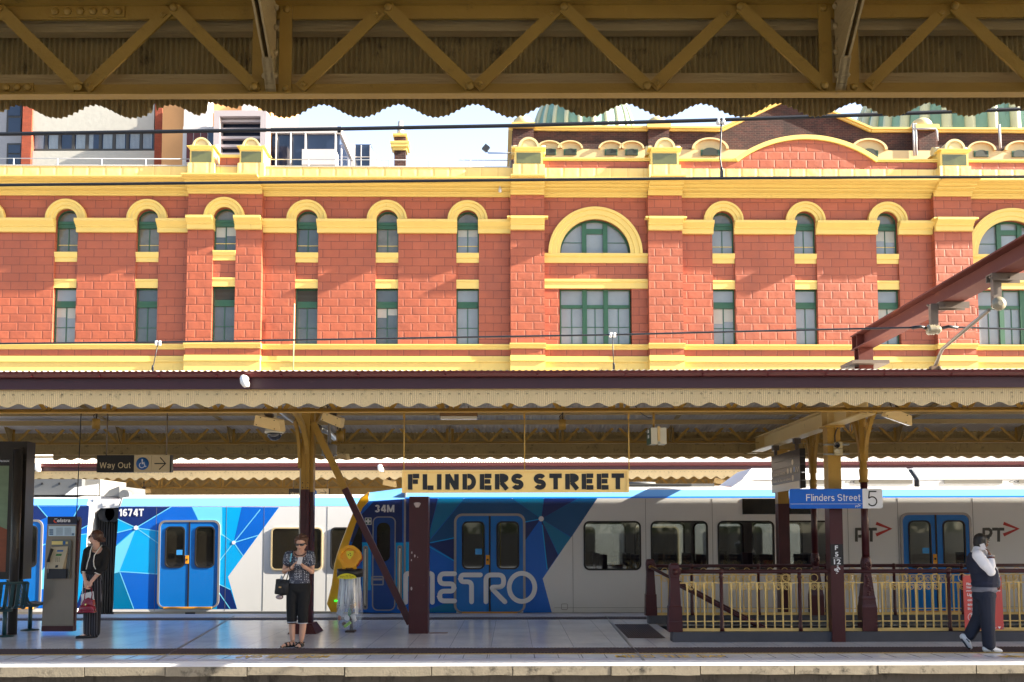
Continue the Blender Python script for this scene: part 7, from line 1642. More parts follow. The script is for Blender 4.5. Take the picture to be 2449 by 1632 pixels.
for k in range(3): a, c = f(118.5, 1270 + k * 5), f(128, 1266 + k * 5); m.box(a.x, c.x, YB_ - .0105, YB_ - .0085, a.z, c.z)
a, c = f(172, 1281), f(178, 1275.5); m.box(a.x, c.x, YB_ - .0105, YB_ - .0085, a.z, c.z); m.build('card_print', mat('card_print', rgb(90, 120, 150), 0.5), pc)
GP = mat('grey_plastic', rgb(104, 108, 106), 0.5)
m = MB(); m.prism(XZ([(124, 1291), (165, 1291), (169, 1295), (165, 1384), (157, 1384), (160, 1307), (123, 1307)], YB_ - .05), YB_ - .05, YB_ - .0005); m.build('surround', GP, bo)
m = MB(); a, c = f(127, 1303), f(166.5, 1294.5); m.box(a.x, f(153, 1303).x, YB_ - .055, YB_ - .0505, a.z, c.z, 0); m.box(f(154.5, 1303).x, f(159, 1303).x, YB_ - .055, YB_ - .0505, a.z, c.z, 1); m.box(f(160.5, 1303).x, f(165.5, 1303).x, YB_ - .055, YB_ - .0505, a.z + .01, c.z - .01, 0); m.build('rate_card', [mat('cream_card', rgb(224, 206, 130), 0.5), DISC], bo)
m = MB(); q = XZ([(123, 1309), (160, 1307), (150, 1361), (112, 1360)], YB_ - .12); q2_ = XZ([(123, 1309), (160, 1307), (157, 1361), (112, 1360)], YB_ - .0505); m.add([(x, YB_ - .13 + (.05 if i < 2 else 0), z) for i, (x, z) in enumerate(q)] + [(x, YB_ - .0505, z) for x, z in q2_], [(0, 1, 2, 3), (4, 5, 6, 7), (0, 1, 5, 4), (1, 2, 6, 5), (2, 3, 7, 6), (3, 0, 4, 7)]); ph = m.build('telephone', mat('phone_beige', rgb(186, 170, 140), 0.4, 0.2), bo)
m = MB(); 
def onp(u, v, lift=.006):
    t_ = (v - 1309) / 51.0; return Vector((WX(u, v, YB_ - .12), YB_ - .08 - .05 * t_ - lift, WZ(u, v, YB_ - .12)))
def pq(m, u0, u1, v0, v1, mi, lift=.004): m.add([onp(u0, v1, lift), onp(u1 - 1.5, v1, lift), onp(u1, v0, lift), onp(u0 + 1.5, v0, lift)], [(0, 1, 2, 3)], mi)
pq(m, 132, 147, 1325, 1330, 0); pq(m, 134, 150, 1316, 1320, 1)
for i in range(3):
    for j in range(4): pq(m, 132 + i * 4, 134.8 + i * 4, 1334 + j * 2.8, 1335.8 + j * 2.8, 2)
pq(m, 132, 140, 1352, 1358, 2); m.build('display_and_keys', [mat('green_display', rgb(50, 110, 40), 0.3), DISC, DKM], ph, recalc=False)
m = MB(); m.tube([onp(125, 1314, .04), onp(124, 1320, .055), onp(120, 1336, .055), onp(117.5, 1344, .04)], [.03, .026, .026, .03], 10, sx=.8); m.build('handset', C_DK, ph)
m = MB(); m.tube([onp(118, 1346, .03), onp(117, 1360, .02), W(115, 1372, YB_ - .1), W(113.5, 1384, YB_ - .03)], .006, 6); m.build('cord', C_FR, ph)
m = MB(); quadbox(m, [(112.5, 1361), (158.5, 1361), (157.5, 1384), (111.5, 1385)], YB_ - .11, .109); m.build('shelf_box', mat('navy_plastic', rgb(34, 36, 44), 0.5), bo)
m = MB(); quadbox(m, [(110, 1292), (171, 1292), (168, 1398), (105, 1398)], YB_ - .003, .0025); m.build('back_plate', SS, bo)
m = MB(); m.tube([W(183, 1237, YB_ + .1), W(188, 1120, YB_ + .1), W(194.5, 980, YB_ + .1)], .008, 6); m.build('cable', C_DK, bo)

# ================================================================ recycling bin with a clear bag
YR = 16.95
bi = thing('recycling_bin', 'bin stand with open yellow lid, black collar and a hanging clear plastic bag', 'bin', (WX(835, 1508, YR), YR, 0))
r_ = lambda u, v, dy=0: W(u, v, YR + dy)
LIDY = mat('lid_yellow', rgb(244, 172, 10), 0.4, var=0.04); BLP = mat('black_plastic', rgb(30, 30, 32), 0.45, var=0.1); RDP = mat('red_plastic', rgb(150, 24, 30), 0.4)
c = r_(836.5, 1333); R = r_(865, 1333).x - c.x
Tl = Matrix.Rotation(radians(-10), 3, 'X')
def lidp(x, y, z): return c + Tl @ Vector((x, y, z))
out = [(R * 1.0 * cos(t) * (1.0 if sin(t) > -.3 else .86), R * (sin(t) * .95 + .05 * (sin(t) > .9))) for t in [2 * pi * k / 36 for k in range(36)]]
def disc(m, pts, y0, y1, mi): m.ext([lidp(a, y0, b_) for a, b_ in pts], lidp(0, y1, 0) - lidp(0, y0, 0), mi)
m = MB(); inn = [(a * .74, b_ * .66 + .01) for a, b_ in out]; n = len(out)
v = [lidp(a, -.03, b_) for a, b_ in out] + [lidp(a, -.03, b_) for a, b_ in inn] + [lidp(a, .012, b_) for a, b_ in inn] + [lidp(a, .02, b_) for a, b_ in out]
fs = []
for i in range(n):
    j = (i + 1) % n; fs += [(i, j, n + j, n + i), (n + i, n + j, 2 * n + j, 2 * n + i), (i, 3 * n + i, 3 * n + j, j)]
fs.append(tuple(range(2 * n, 3 * n))); fs.append(tuple(range(3 * n, 4 * n))); m.add(v, fs)
for s in (-1, 1): q = lidp(s * R * .45, 0, -R * 1.0); m.box(q.x - .03, q.x + .03, q.y - .02, q.y + .03, q.z - .03, q.z + .06)
lid = m.build('lid', LIDY, bi)
m = MB(); disc(m, [(a * 1.01 + .012, b_ * 1.0 - .012) for a, b_ in out], .021, .05, 0); m.build('lid_back', RDP, lid)
m = MB(); tri = [(-.068, .085), (-.05, .095), (.05, .095), (.068, .085), (.055, .02), (.02, -.035), (0, -.045), (-.02, -.035), (-.055, .02)]; m.add([lidp(a, -.002, b_ + .01) for a, b_ in tri], [tuple(range(9))], 0)
for k in range(3):
    a0 = pi / 2 + 2 * pi * k / 3; pts = [Vector((.028 * cos(a0 + d), .045 + .028 * sin(a0 + d))) for d in (-.75, -.1, .3)]
    m.add([lidp(p.x + o.x, -.005, p.y + o.y) for p, o in ((pts[0], Vector((0, 0))), (pts[1], Vector((0, .0))), (pts[2], Vector((.0, 0))))] + [lidp(p.x * .45, -.005, .045 + (p.y - .045) * .45) for p in pts[::-1]], [(0, 1, 2, 3, 4, 5)], 1)
m.build('recycling_badge', [mat('badge_yellow', rgb(236, 222, 50), 0.4), BLK], lid, recalc=False)
zc0, zc1 = r_(835, 1381).z, r_(835, 1361).z; w = (r_(868, 1370).x - r_(806, 1370).x) / 2; xc_ = (r_(868, 1370).x + r_(806, 1370).x) / 2
m = MB(); m.lathe([(w * .82, zc0), (w, zc0 + .01), (w, zc1), (w * .86, zc1 + .004), (w * .82, zc1 - .01), (w * .80, zc0)], (xc_, YR, 0), 28, sy=.85); m.build('collar', BLP, bi)
m = MB(); ew = (r_(856.5, 1380).x - r_(811.5, 1380).x) / 2; ex = (r_(856.5, 1380).x + r_(811.5, 1380).x) / 2; ez = r_(834, 1382.5).z; yy_ = YR - w * .85 - .012
m.prism([(ex - ew, ez)] + [(ex + ew * cos(pi - pi * k / 14), ez + .082 * sin(pi * k / 14)) for k in range(1, 14)] + [(ex + ew, ez), (ex, ez - .012)], yy_, yy_ + .03, 0)
for k, (q, hh_) in enumerate(((-.6, .02), (-.35, .025), (0, .04), (.32, .035), (.6, .02))): m.stroke([(ex + ew * q - .012, ez + .012), (ex + ew * q - .012, ez + .012 + hh_), (ex + ew * q + .012, ez + .012 + hh_), (ex + ew * q + .012, ez + .012)], .004, yy_ - .003, None, 1)
m.build('collar_label', [mat('badge_yellow', (1, 1, 1)), BLK], bi, recalc=False)
m = MB(); m.tube([(xc_, YR + w * .9, 0.0), (xc_, YR + w * .9, zc1 + .1)], .028, 10); m.box(xc_ - .07, xc_ + .08, YR - .02, YR + w, .001, .03); m.build('stand', mat('rusty_stand', rgb(66, 52, 48), 0.7, var=0.3), bi)
def bag_mat():
    m = bpy.data.materials.new('clear_plastic_bag'); m.use_nodes = True; n = m.node_tree.nodes; l = m.node_tree.links; n.remove(n['Principled BSDF'])
    tr = n.new('ShaderNodeBsdfTransparent'); tr.inputs[0].default_value = (.93, .95, .97, 1); df = n.new('ShaderNodeBsdfDiffuse'); df.inputs[0].default_value = (.80, .83, .87, 1); gl = n.new('ShaderNodeBsdfGlossy'); gl.inputs['Roughness'].default_value = .12
    tc = n.new('ShaderNodeTexCoord'); mp = n.new('ShaderNodeMapping'); mp.inputs['Scale'].default_value = (26, 26, 1.2); l.new(tc.outputs['Object'], mp.inputs[0]); nz = n.new('ShaderNodeTexNoise'); nz.inputs['Scale'].default_value = 1; nz.inputs['Detail'].default_value = 3; l.new(mp.outputs[0], nz.inputs[0])
    sx = n.new('ShaderNodeSeparateXYZ'); l.new(tc.outputs['Object'], sx.inputs[0]); mr = n.new('ShaderNodeMapRange'); mr.inputs[1].default_value = .25; mr.inputs[2].default_value = .75; mr.inputs[3].default_value = .12; mr.inputs[4].default_value = .60; l.new(sx.outputs[2], mr.inputs[0])
    mr2 = n.new('ShaderNodeMapRange'); mr2.inputs[1].default_value = .35; mr2.inputs[2].default_value = .7; mr2.inputs[3].default_value = .45; mr2.inputs[4].default_value = 1.9; l.new(nz.outputs['Fac'], mr2.inputs[0]); mu = n.new('ShaderNodeMath'); mu.operation = 'MULTIPLY'; l.new(mr.outputs[0], mu.inputs[0]); l.new(mr2.outputs[0], mu.inputs[1])
    m1 = n.new('ShaderNodeMixShader'); l.new(mu.outputs[0], m1.inputs[0]); l.new(tr.outputs[0], m1.inputs[1]); l.new(df.outputs[0], m1.inputs[2]); m2 = n.new('ShaderNodeMixShader'); m2.inputs[0].default_value = .07; l.new(m1.outputs[0], m2.inputs[1]); l.new(gl.outputs[0], m2.inputs[2]); l.new(m2.outputs[0], n['Material Output'].inputs[0]); return m
m = MB(); zb2 = r_(835, 1507).z; prof = [(.80, zc0 + .02), (.80, zc0 - .1), (.90, zc0 - .3), (.98, zc0 - .5), (1.0, zc0 - .62), (.95, zc0 - .72), (.76, zc0 - .84), (.5, zb2 + .02), (.3, zb2)]; nn = 60; o = []
for r, z in prof:
    for j in range(nn):
        a = 2 * pi * j / nn; t_ = (z - zb2) / (zc0 - zb2); k = 1 + .045 * sin(a * 15 + 1.0 * sin(a * 3)) * (.25 + t_ * .8) + .05 * noise.noise((cos(a) * 2, sin(a) * 2, z * 7)) * (1.2 - t_); o.append((xc_ + w * r * k * cos(a), YR + w * .85 * r * k * sin(a), z))
fs = [(i * nn + j, i * nn + (j + 1) % nn, (i + 1) * nn + (j + 1) % nn, (i + 1) * nn + j) for i in range(len(prof) - 1) for j in range(nn)]; fs.append(tuple(range((len(prof) - 1) * nn, len(prof) * nn)))
m.add(o, fs, 0, True); m.build('clear_bag', bag_mat(), bi)
LG = 'rubbish in the clear bin bag'
def litter(name, label, cat, u, v, dy, mb_fn, m_):
    q = r_(u, v, dy); m = MB(); mb_fn(m, q); o = m.build(name, m_); return tag(o, label, cat, LG)
WCUP = mat('paper_white', rgb(224, 224, 226), 0.6); 
cup = lambda d, L, r0, r1: (lambda m, q: m.tube([q - Vector(d).normalized() * L / 2, q - Vector(d).normalized() * L / 2 + Vector(d).normalized() * .001, q + Vector(d).normalized() * L / 2], [r0 * .95, r0, r1], 14))
litter('paper_cup', 'white paper cup lying end-on low in the clear bag', 'cup', 830, 1479, -.10, cup((.1, -1, .2), .1, .038, .044), WCUP)
litter('paper_cup', 'tilted white paper cup at the right of the clear bag', 'cup', 846, 1478, -.08, cup((-.35, -.2, 1), .12, .032, .042), WCUP)
litter('drink_can', 'lime green and white can slanting at the bottom of the bag', 'can', 831, 1494, -.1, cup((.8, -.2, .6), .13, .026, .026), mat('lime_can', rgb(150, 210, 40), 0.3, var=0.4, scale=20))
litter('plastic_bottle', 'green bottle standing in the middle of the clear bag', 'bottle', 836, 1465, -.05, lambda m, q: m.lathe([(.026, -.09), (.028, -.03), (.026, .04), (.012, .07), (.012, .1)], q, 12), mat('green_bottle', rgb(40, 130, 80), 0.2))
litter('paper_sheet', 'folded white paper resting across the top of the rubbish in the bag', 'paper', 824, 1446, -.1, lambda m, q: m.box(q.x - .12, q.x + .11, q.y, q.y + .004, q.z - .004, q.z + .008), WCUP)
litter('paper_box', 'crumpled pale box at the left of the clear bag', 'box', 818, 1460, -.06, lambda m, q: m.bar(q + Vector((-.05, 0, -.08)), q + Vector((.02, .02, .08)), .1, .06), mat('pale_card', rgb(176, 182, 200), 0.6))
litter('paper_bag', 'brown paper bag at the top of the rubbish in the clear bag', 'paper bag', 845, 1449, .0, lambda m, q: m.bar(q + Vector((-.06, 0, -.03)), q + Vector((.06, .02, .03)), .07, .08), mat('brown_paper', rgb(160, 120, 90), 0.8))
litter('drink_carton', 'white carton upright at the right of the clear bag', 'carton', 853, 1460, -.08, lambda m, q: m.box(q.x - .025, q.x + .025, q.y - .02, q.y + .02, q.z - .07, q.z + .07), WCUP)
litter('snack_wrapper', 'red wrapper against the right side of the clear bag', 'wrapper', 858, 1445, -.02, lambda m, q: m.ell(q, (.022, .03, .06), 10, 6), mat('red_wrapper', rgb(176, 40, 56), 0.35))
litter('snack_wrapper', 'orange brown wrapper low at the left of the clear bag', 'wrapper', 812, 1478, .0, lambda m, q: m.ell(q, (.03, .03, .045), 10, 6), mat('orange_wrapper', rgb(190, 104, 70), 0.4))
litter('plastic_cup', 'dark cup lid high in the clear bag', 'cup', 828, 1441, .0, lambda m, q: m.lathe([(.034, -.02), (.036, .02), (.02, .026)], q, 12), C_DK)
litter('snack_packet', 'brown packet at the foot of the clear bag', 'packet', 823, 1492, -.05, lambda m, q: m.ell(q, (.04, .03, .035), 10, 6), mat('brown_packet', rgb(120, 84, 64), 0.5, var=0.4, scale=20))
# ================================================================ people
def blob(name, mats, parent, voxel, fn, smooth=6, fac=0.5):
    """closed pieces fused into one continuous surface"""
    mb = MB(); fn(mb); me = bpy.data.meshes.new('tmp'); me.from_pydata(mb.v, [], mb.f); me.update()
    b = bmesh.new(); b.from_mesh(me); bmesh.ops.recalc_face_normals(b, faces=b.faces); b.to_mesh(me); b.free()
    ob = bpy.data.objects.new('tmp', me); COL.objects.link(ob)
    r = ob.modifiers.new('r', 'REMESH'); r.mode = 'VOXEL'; r.voxel_size = voxel; r.use_smooth_shade = True
    s = ob.modifiers.new('s', 'SMOOTH'); s.factor = fac; s.iterations = smooth
    bpy.context.view_layer.update(); ev = ob.evaluated_get(bpy.context.evaluated_depsgraph_get()); out = bpy.data.meshes.new_from_object(ev)
    bpy.data.objects.remove(ob); bpy.data.meshes.remove(me)
    off = OFF.get(parent.name, Vector()) if parent else Vector()
    out.transform(Matrix.Translation(-off)); out.name = name; out.materials.clear()
    for m in (mats if isinstance(mats, list) else [mats]): out.materials.append(m)
    o = bpy.data.objects.new(name, out); COL.objects.link(o)
    if parent: o.parent = parent; OFF[o.name] = off
    return o
def limb(m, pts, rs, n=14):
    pts = [Vector(p) for p in pts]; m.tube(pts, list(rs), n)
    for p, r in zip(pts, rs): m.ell(p, r * .99, n, 10)
def rotz(a): return Matrix.Rotation(a, 3, 'Z')
def hand(m, wrist, tip_dir, palm_n, L=.17, curl=.6, r=.0085, spread=.0, side=1):
    """palm, four unequal bent fingers and a thumb leaving the side of the palm"""
    w = Vector(wrist); d = Vector(tip_dir).normalized(); nrm = Vector(palm_n); nrm = (nrm - d * nrm.dot(d)).normalized(); s = d.cross(nrm) * side
    pc = w + d * L * .26; R = Matrix((s, d, nrm)).transposed()
    m.ell(pc, (.038, L * .29, .017), 12, 8, 0, R); limb(m, [w - d * .02, w + d * .02], [.024, .024], 10)
    for k, (o, ln) in enumerate(((-.028, .40), (-.009, .46), (.010, .43), (.028, .34))):
        p = w + d * L * .48 + s * o; q = p; dirv = d.copy(); pts = [w + d * L * .3 + s * o * .9, p]
        for j, f in enumerate((.42, .33, .25)):
            dirv = (Matrix.Rotation(curl * (.6 + .5 * j), 3, s * side) @ dirv) if curl else dirv
            q = q + dirv * ln * L * f; pts.append(q)
        limb(m, pts, [r * 1.15, r * 1.1, r, r * .93, r * .8], 8)
    b0 = w + d * L * .14 - s * .03; t1 = b0 - s * .022 + d * L * .14 + nrm * .012; t2 = t1 + d * L * .15 + nrm * .014 - s * .004
    limb(m, [b0, t1, t2], [r * 1.5, r * 1.25, r], 8)
def head(m, c, face, H=.225, tilt=0.0):
    """skull, jaw, nose, ears, lips; c = centre, face = horizontal direction faced"""
    f = Vector(face).normalized(); up = Vector((0, 0, 1)); s = f.cross(up)
    Rt = Matrix.Rotation(tilt, 3, s); f2 = Rt @ f; u2 = Rt @ up; R = Matrix((s, f2, u2)).transposed(); P = lambda a, b_, d_: Vector(c) + s * a * H + f2 * b_ * H + u2 * d_ * H
    m.ell(P(0, -.06, .10), (H * .335, H * .42, H * .39), 18, 12, 0, R); m.ell(P(0, .06, -.08), (H * .295, H * .33, H * .36), 18, 12, 0, R); m.ell(P(0, .15, -.32), (H * .19, H * .2, H * .15), 14, 10, 0, R)
    limb(m, [P(0, .385, .05), P(0, .47, -.10)], [H * .035, H * .062], 8); m.ell(P(0, .44, -.12), (H * .085, H * .05, H * .045), 10, 8, 0, R)
    m.ell(P(0, .36, -.225), (H * .11, H * .05, H * .03), 10, 8, 0, R); m.ell(P(0, .345, -.27), (H * .09, H * .05, H * .03), 10, 8, 0, R)
    for k in (-1, 1):
        m.ell(P(k * .335, -.03, -.03), (H * .035, H * .09, H * .145), 10, 8, 0, R); m.ell(P(k * .14, .33, .10), (H * .09, H * .06, H * .035), 10, 8, 0, R); m.ell(P(k * .19, .25, -.12), (H * .1, H * .08, H * .08), 10, 8, 0, R)
    return P, R
SKIN = mat('fair_skin', rgb(206, 160, 136), 0.5, var=0.07, scale=14, spec=0.3); SKIN2 = mat('pale_skin', rgb(214, 170, 150), 0.5, var=0.06, scale=14, spec=0.3); SKIN3 = mat('brown_skin', rgb(104, 66, 48), 0.5, var=0.08, scale=14, spec=0.3)
BLKC = mat('black_cloth', rgb(20, 20, 22), 0.85, var=0.25, scale=8, bump=0.3, bscale=14); NAVY = mat('navy_knit', rgb(26, 32, 54), 0.85, var=0.15, scale=20); JEAN = mat('dark_denim', rgb(28, 34, 52), 0.8, var=0.25, scale=6, bump=0.3, bscale=12); WSHIRT = mat('white_shirt', rgb(226, 226, 232), 0.7, var=0.03, bump=0.3, bscale=9)
HAIRB = mat('brown_hair', rgb(84, 52, 34), 0.45, var=0.35, scale=10, stretch=(6, 6, 1)); HAIRK = mat('black_hair', rgb(18, 16, 16), 0.5, var=0.4, scale=20); SHADES = mat('sunglass_black', (0.008, 0.008, 0.009), 0.12, spec=0.7)
def dots_mat():
    m = mat('flowered_jersey', rgb(66, 70, 84), 0.85, var=0.15, scale=6, bump=0.2, bscale=10); n = m.node_tree.nodes; l = m.node_tree.links; p = n['Principled BSDF']
    src = p.inputs['Base Color'].links[0].from_socket; tc = n.new('ShaderNodeTexCoord'); vo = n.new('ShaderNodeTexVoronoi'); vo.inputs['Scale'].default_value = 44; vo.inputs['Randomness'].default_value = .35; l.new(tc.outputs['Object'], vo.inputs['Vector'])
    mr = n.new('ShaderNodeMapRange'); mr.inputs[1].default_value = .22; mr.inputs[2].default_value = .34; mr.inputs[3].default_value = 1; mr.inputs[4].default_value = 0; l.new(vo.outputs['Distance'], mr.inputs[0]); mx = n.new('ShaderNodeMix'); mx.data_type = 'RGBA'; mx.inputs[7].default_value = (.62, .64, .70, 1); l.new(mr.outputs[0], mx.inputs[0]); l.new(src, mx.inputs[6]); l.new(mx.outputs[2], p.inputs['Base Color']); return m
def stripe_mat():
    m = mat('pinstripe_cloth', rgb(24, 24, 32), 0.8, var=0.15); n = m.node_tree.nodes; l = m.node_tree.links; p = n['Principled BSDF']; src = p.inputs['Base Color'].links[0].from_socket
    tc = n.new('ShaderNodeTexCoord'); wv = n.new('ShaderNodeTexWave'); wv.inputs['Scale'].default_value = 9; wv.inputs['Distortion'].default_value = .3; l.new(tc.outputs['Object'], wv.inputs['Vector']); mr = n.new('ShaderNodeMapRange'); mr.inputs[1].default_value = .93; mr.inputs[2].default_value = .99; l.new(wv.outputs['Fac'], mr.inputs[0]); mx = n.new('ShaderNodeMix'); mx.data_type = 'RGBA'; mx.inputs[7].default_value = (.16, .16, .2, 1); l.new(mr.outputs[0], mx.inputs[0]); l.new(src, mx.inputs[6]); l.new(mx.outputs[2], p.inputs['Base Color']); return m
def glasses(parent, P, R, H, wrap=True):
    m = MB()
    for k in (-1, 1):
        pts = [P(k * .02, .40, .09), P(k * .30, .31, .11), P(k * .31, .30, .02), P(k * .24, .335, -.05), P(k * .06, .405, -.04)]
        nrm = (R @ Vector((0, 1, 0))) * .012; m.ext(pts, nrm); m.tube([P(k * .30, .30, .085), P(k * .345, .1, .06), P(k * .35, -.06, .03)], .006, 6)
    m.box(*[v for ax in range(3) for v in (lambda a: (a - .006, a + .006))(P(0, .425, .07)[ax])]); return m.build('sunglasses', SHADES, parent)

# ---- woman with phone
YM = 14.8
Mw = lambda x, y, dy=0.0: W(640 + x * .1913, 1260 + y * .1913, YM + dy)
wm = thing('person', 'woman in dark flowered top and black cropped trousers looking down at a phone', 'person', tuple(Mw(385, 1480) * Vector((1, 1, 0)) if False else (Mw(385, 1480).x, YM, 0)))
fx = lambda p, z: Vector((p.x, p.y, z))
store = {}
def body1(m):
    c = Mw(422, 212, -.09); store['P'], store['R'] = head(m, c, (-.08, -1, 0), .228, radians(-14))
    limb(m, [Mw(415, 290, -.03), Mw(405, 375, .0)], [.052, .06]); 
    m.ell(Mw(398, 430, 0), (.145, .085, .16)); m.ell(Mw(395, 600, 0), (.12, .08, .17)); m.ell(Mw(392, 735, 0), (.13, .09, .10))
    limb(m, [Mw(300, 350, 0), Mw(500, 350, 0)], [.055, .055])
    limb(m, [Mw(258, 365, 0), Mw(212, 555, -.03), Mw(300, 520, -.22)], [.052, .042, .029]); hand(m, Mw(303, 516, -.235), Mw(352, 432, -.30) - Mw(303, 516, -.235), (.7, -.3, .3), .165, .35, .0085, side=1)
    limb(m, [Mw(540, 365, 0), Mw(553, 560, -.03), Mw(455, 500, -.22)], [.052, .042, .029]); hand(m, Mw(450, 496, -.235), Mw(392, 440, -.30) - Mw(450, 496, -.235), (-.4, -.5, .6), .165, .75, .0085, side=-1)
    limb(m, [Mw(328, 770), Mw(300, 1050), Mw(305, 1230), Mw(308, 1330), Mw(312, 1410)], [.07, .055, .05, .045, .034]); limb(m, [Mw(450, 770), Mw(440, 1050), Mw(442, 1240), Mw(432, 1340), Mw(424, 1410)], [.07, .055, .05, .045, .034])
    for (a, t_) in (((322, 1430), (205, 1462)), ((424, 1430), (408, 1470))):
        h = fx(Mw(*a, .03), .045); t2 = Mw(*t_, -.0); d = Vector((t2.x - h.x, -.13 if t_[0] > 300 else -.12, 0)).normalized(); limb(m, [h, h + d * .09 + Vector((0, 0, -.008)), h + d * .165 + Vector((0, 0, -.018))], [.034, .033, .022]); sd_ = Vector((-d.y, d.x, 0))
        for k in range(5): limb(m, [h + d * .16 + sd_ * (.032 - .016 * k) + Vector((0, 0, -.024)), h + d * (.205 - .006 * k * (1 if a[0] > 400 else 1)) + sd_ * (.034 - .017 * k) + Vector((0, 0, -.027))], [.010, .0095 if k else .012], 8)
        store.setdefault('feet', []).append((h, d, sd_))
blob('body', SKIN, wm, .0055, body1, 4)
def top1(m):
    m.ell(Mw(398, 440, 0), (.172, .118, .18)); m.ell(Mw(395, 590, 0), (.157, .118, .19)); m.ell(Mw(392, 690, 0), (.168, .128, .09)); limb(m, [Mw(295, 352, 0), Mw(505, 352, 0)], [.066, .066])
    limb(m, [Mw(262, 358, 0), Mw(240, 450, -.012)], [.066, .063]); limb(m, [Mw(538, 358, 0), Mw(545, 455, -.012)], [.066, .063])
def cut_top(o, zmin, keep_neck=None):
    b = bmesh.new(); b.from_mesh(o.data); off = OFF[o.name]
    bmesh.ops.delete(b, geom=[f for f in b.faces if (f.calc_center_median().z + off.z) < zmin], context='FACES')
    if keep_neck:
        c_, r_ = keep_neck; bmesh.ops.delete(b, geom=[f for f in b.faces if ((f.calc_center_median() + off - c_) * Vector((1, .8, 1))).length < r_], context='FACES')
    b.to_mesh(o.data); b.free()
tp = blob('blouse', dots_mat(), wm, .008, top1, 5); cut_top(tp, Mw(392, 706).z, (Mw(405, 318, -.05), .098))
m = MB(); m.tube([Mw(405 + 68 * cos(t), 322 + 42 * sin(t), -.095 + .03 * abs(cos(t))) for t in [pi * k / 10 for k in range(11)]], .007, 6); m.build('neckline', BLKC, tp)
def pants1(m):
    m.ell(Mw(392, 755, 0), (.172, .128, .13)); limb(m, [Mw(325, 770), Mw(303, 1010), Mw(303, 1195)], [.105, .082, .071]); limb(m, [Mw(458, 770), Mw(443, 1010), Mw(440, 1215)], [.105, .082, .071])
pn = blob('trousers', BLKC, wm, .008, pants1, 5)
b = bmesh.new(); b.from_mesh(pn.data); bmesh.ops.delete(b, geom=[f for f in b.faces if f.calc_center_median().z < Mw(0, 1212).z + .004], context='FACES'); b.to_mesh(pn.data); b.free()
for (x, y) in ((303, 1192), (440, 1205)): m = MB(); c = Mw(x, y); m.lathe([(.074, -.005), (.074, .006)], c, 20); m.build('hem_stripe', mat('grey_trim', rgb(196, 196, 204), 0.7), pn)
for (h, d, sd_) in store['feet']:
    m = MB(); sole = [h - d * .05 + sd_ * .03, h + d * .1 + sd_ * .042, h + d * .19 + sd_ * .044, h + d * .215, h + d * .19 - sd_ * .044, h + d * .1 - sd_ * .038, h - d * .05 - sd_ * .03]; m.ext([fx(p, .002) for p in sole], (0, 0, .018))
    for t_, w_ in ((.13, .044), (.075, .041), (.02, .038)):
        m.tube([h + d * t_ + sd_ * w_ * cos(q) + Vector((0, 0, -.03 + .045 * sin(q) + .012 * (.13 - t_) / .13 * sin(q))) for q in [pi * k / 8 for k in range(9)]], .0085, 6, sx=1.6)
    m.tube([h - d * .036 + sd_ * .036 * cos(q) * 1 - d * .0 + Vector((0, 0, .012)) for q in [pi * k / 6 for k in range(7)]], .008, 6); m.tube([h + d * .02 + Vector((0, 0, .03)), h + d * .13 + Vector((0, 0, .015))], .008, 6); m.build('sandal', mat('black_leather', rgb(24, 22, 22), 0.4), wm)
P, R = store['P'], store['R']
def hair1(m):
    for k in range(26):
        a = rnd.uniform(-1.9, 1.9); e = rnd.uniform(.15, 1.5); m.ell(P(.33 * sin(a) * cos(e) * 1.02, -.08 - .38 * cos(a) * cos(e) * .98, .12 + .40 * sin(e)), .032, 10, 8)
    m.ell(P(0, -.16, .14), (.083, .088, .093), 16, 10, 0, R); m.ell(P(-.02, -.10, .46), (.05, .055, .04), 12, 8, 0, R)
    for k in range(7): m.ell(P(-.30 + .1 * k, .2 - .03 * abs(k - 3), .36 - .02 * abs(k - 3)), .026, 10, 8)
    for s in (-1, 1): m.ell(P(s * .34, -.02, .10), (.02, .04, .05), 10, 8, 0, R)
blob('hair', HAIRB, wm, .007, hair1, 4); glasses(wm, P, R, .228)
m = MB(); m.tube([P(-.1, .395, -.245), P(0, .415, -.235), P(.1, .395, -.245)], [.003, .005, .003], 6); m.build('lips', mat('lip_pink', rgb(176, 100, 94), 0.4), wm)
m = MB(); c = Mw(300, 520, -.22); d = (Mw(352, 432, -.30) - c).normalized(); m.tube([c + (Matrix.Rotation(t, 3, d) @ d.orthogonal().normalized()) * .034 for t in [2 * pi * k / 12 for k in range(13)]], .007, 6); m.build('wrist_band', mat('brown_band', rgb(60, 40, 30), 0.5), wm)
ph = thing('mobile_phone', 'pale phone held in both hands by the woman in the flowered top', 'phone', tuple(Mw(402, 424, -.36)))
c = Mw(402, 422, -.365); dx = Vector((1, -.05, .03)).normalized(); dy_ = Vector((-.05, -.55, -.72)).normalized(); nz_ = dx.cross(dy_)
m = MB(); q = [c + dx * a * .034 + dy_ * b_ * .062 for a, b_ in ((-1, -.85), (-.85, -1), (.85, -1), (1, -.85), (1, .85), (.85, 1), (-.85, 1), (-1, .85))]; m.ext(q, nz_ * .009); m.build('case', mat('phone_white', rgb(222, 214, 210), 0.3), ph)
bg_ = thing('shoulder_bag', 'black shoulder bag hanging at the side of the woman with the phone', 'bag', tuple(Mw(185, 780)))
BAGM = mat('black_bag_fabric', rgb(22, 22, 25), 0.6, var=0.3, bump=0.3, bscale=20)
def bag1(m): m.bar(Mw(200, 660, -.03), Mw(178, 850, -.03), .205, .10, up=(0, 1, 0)); m.ell(Mw(190, 770, -.07), (.10, .05, .11))
blob('bag_body', BAGM, bg_, .008, bag1, 6)
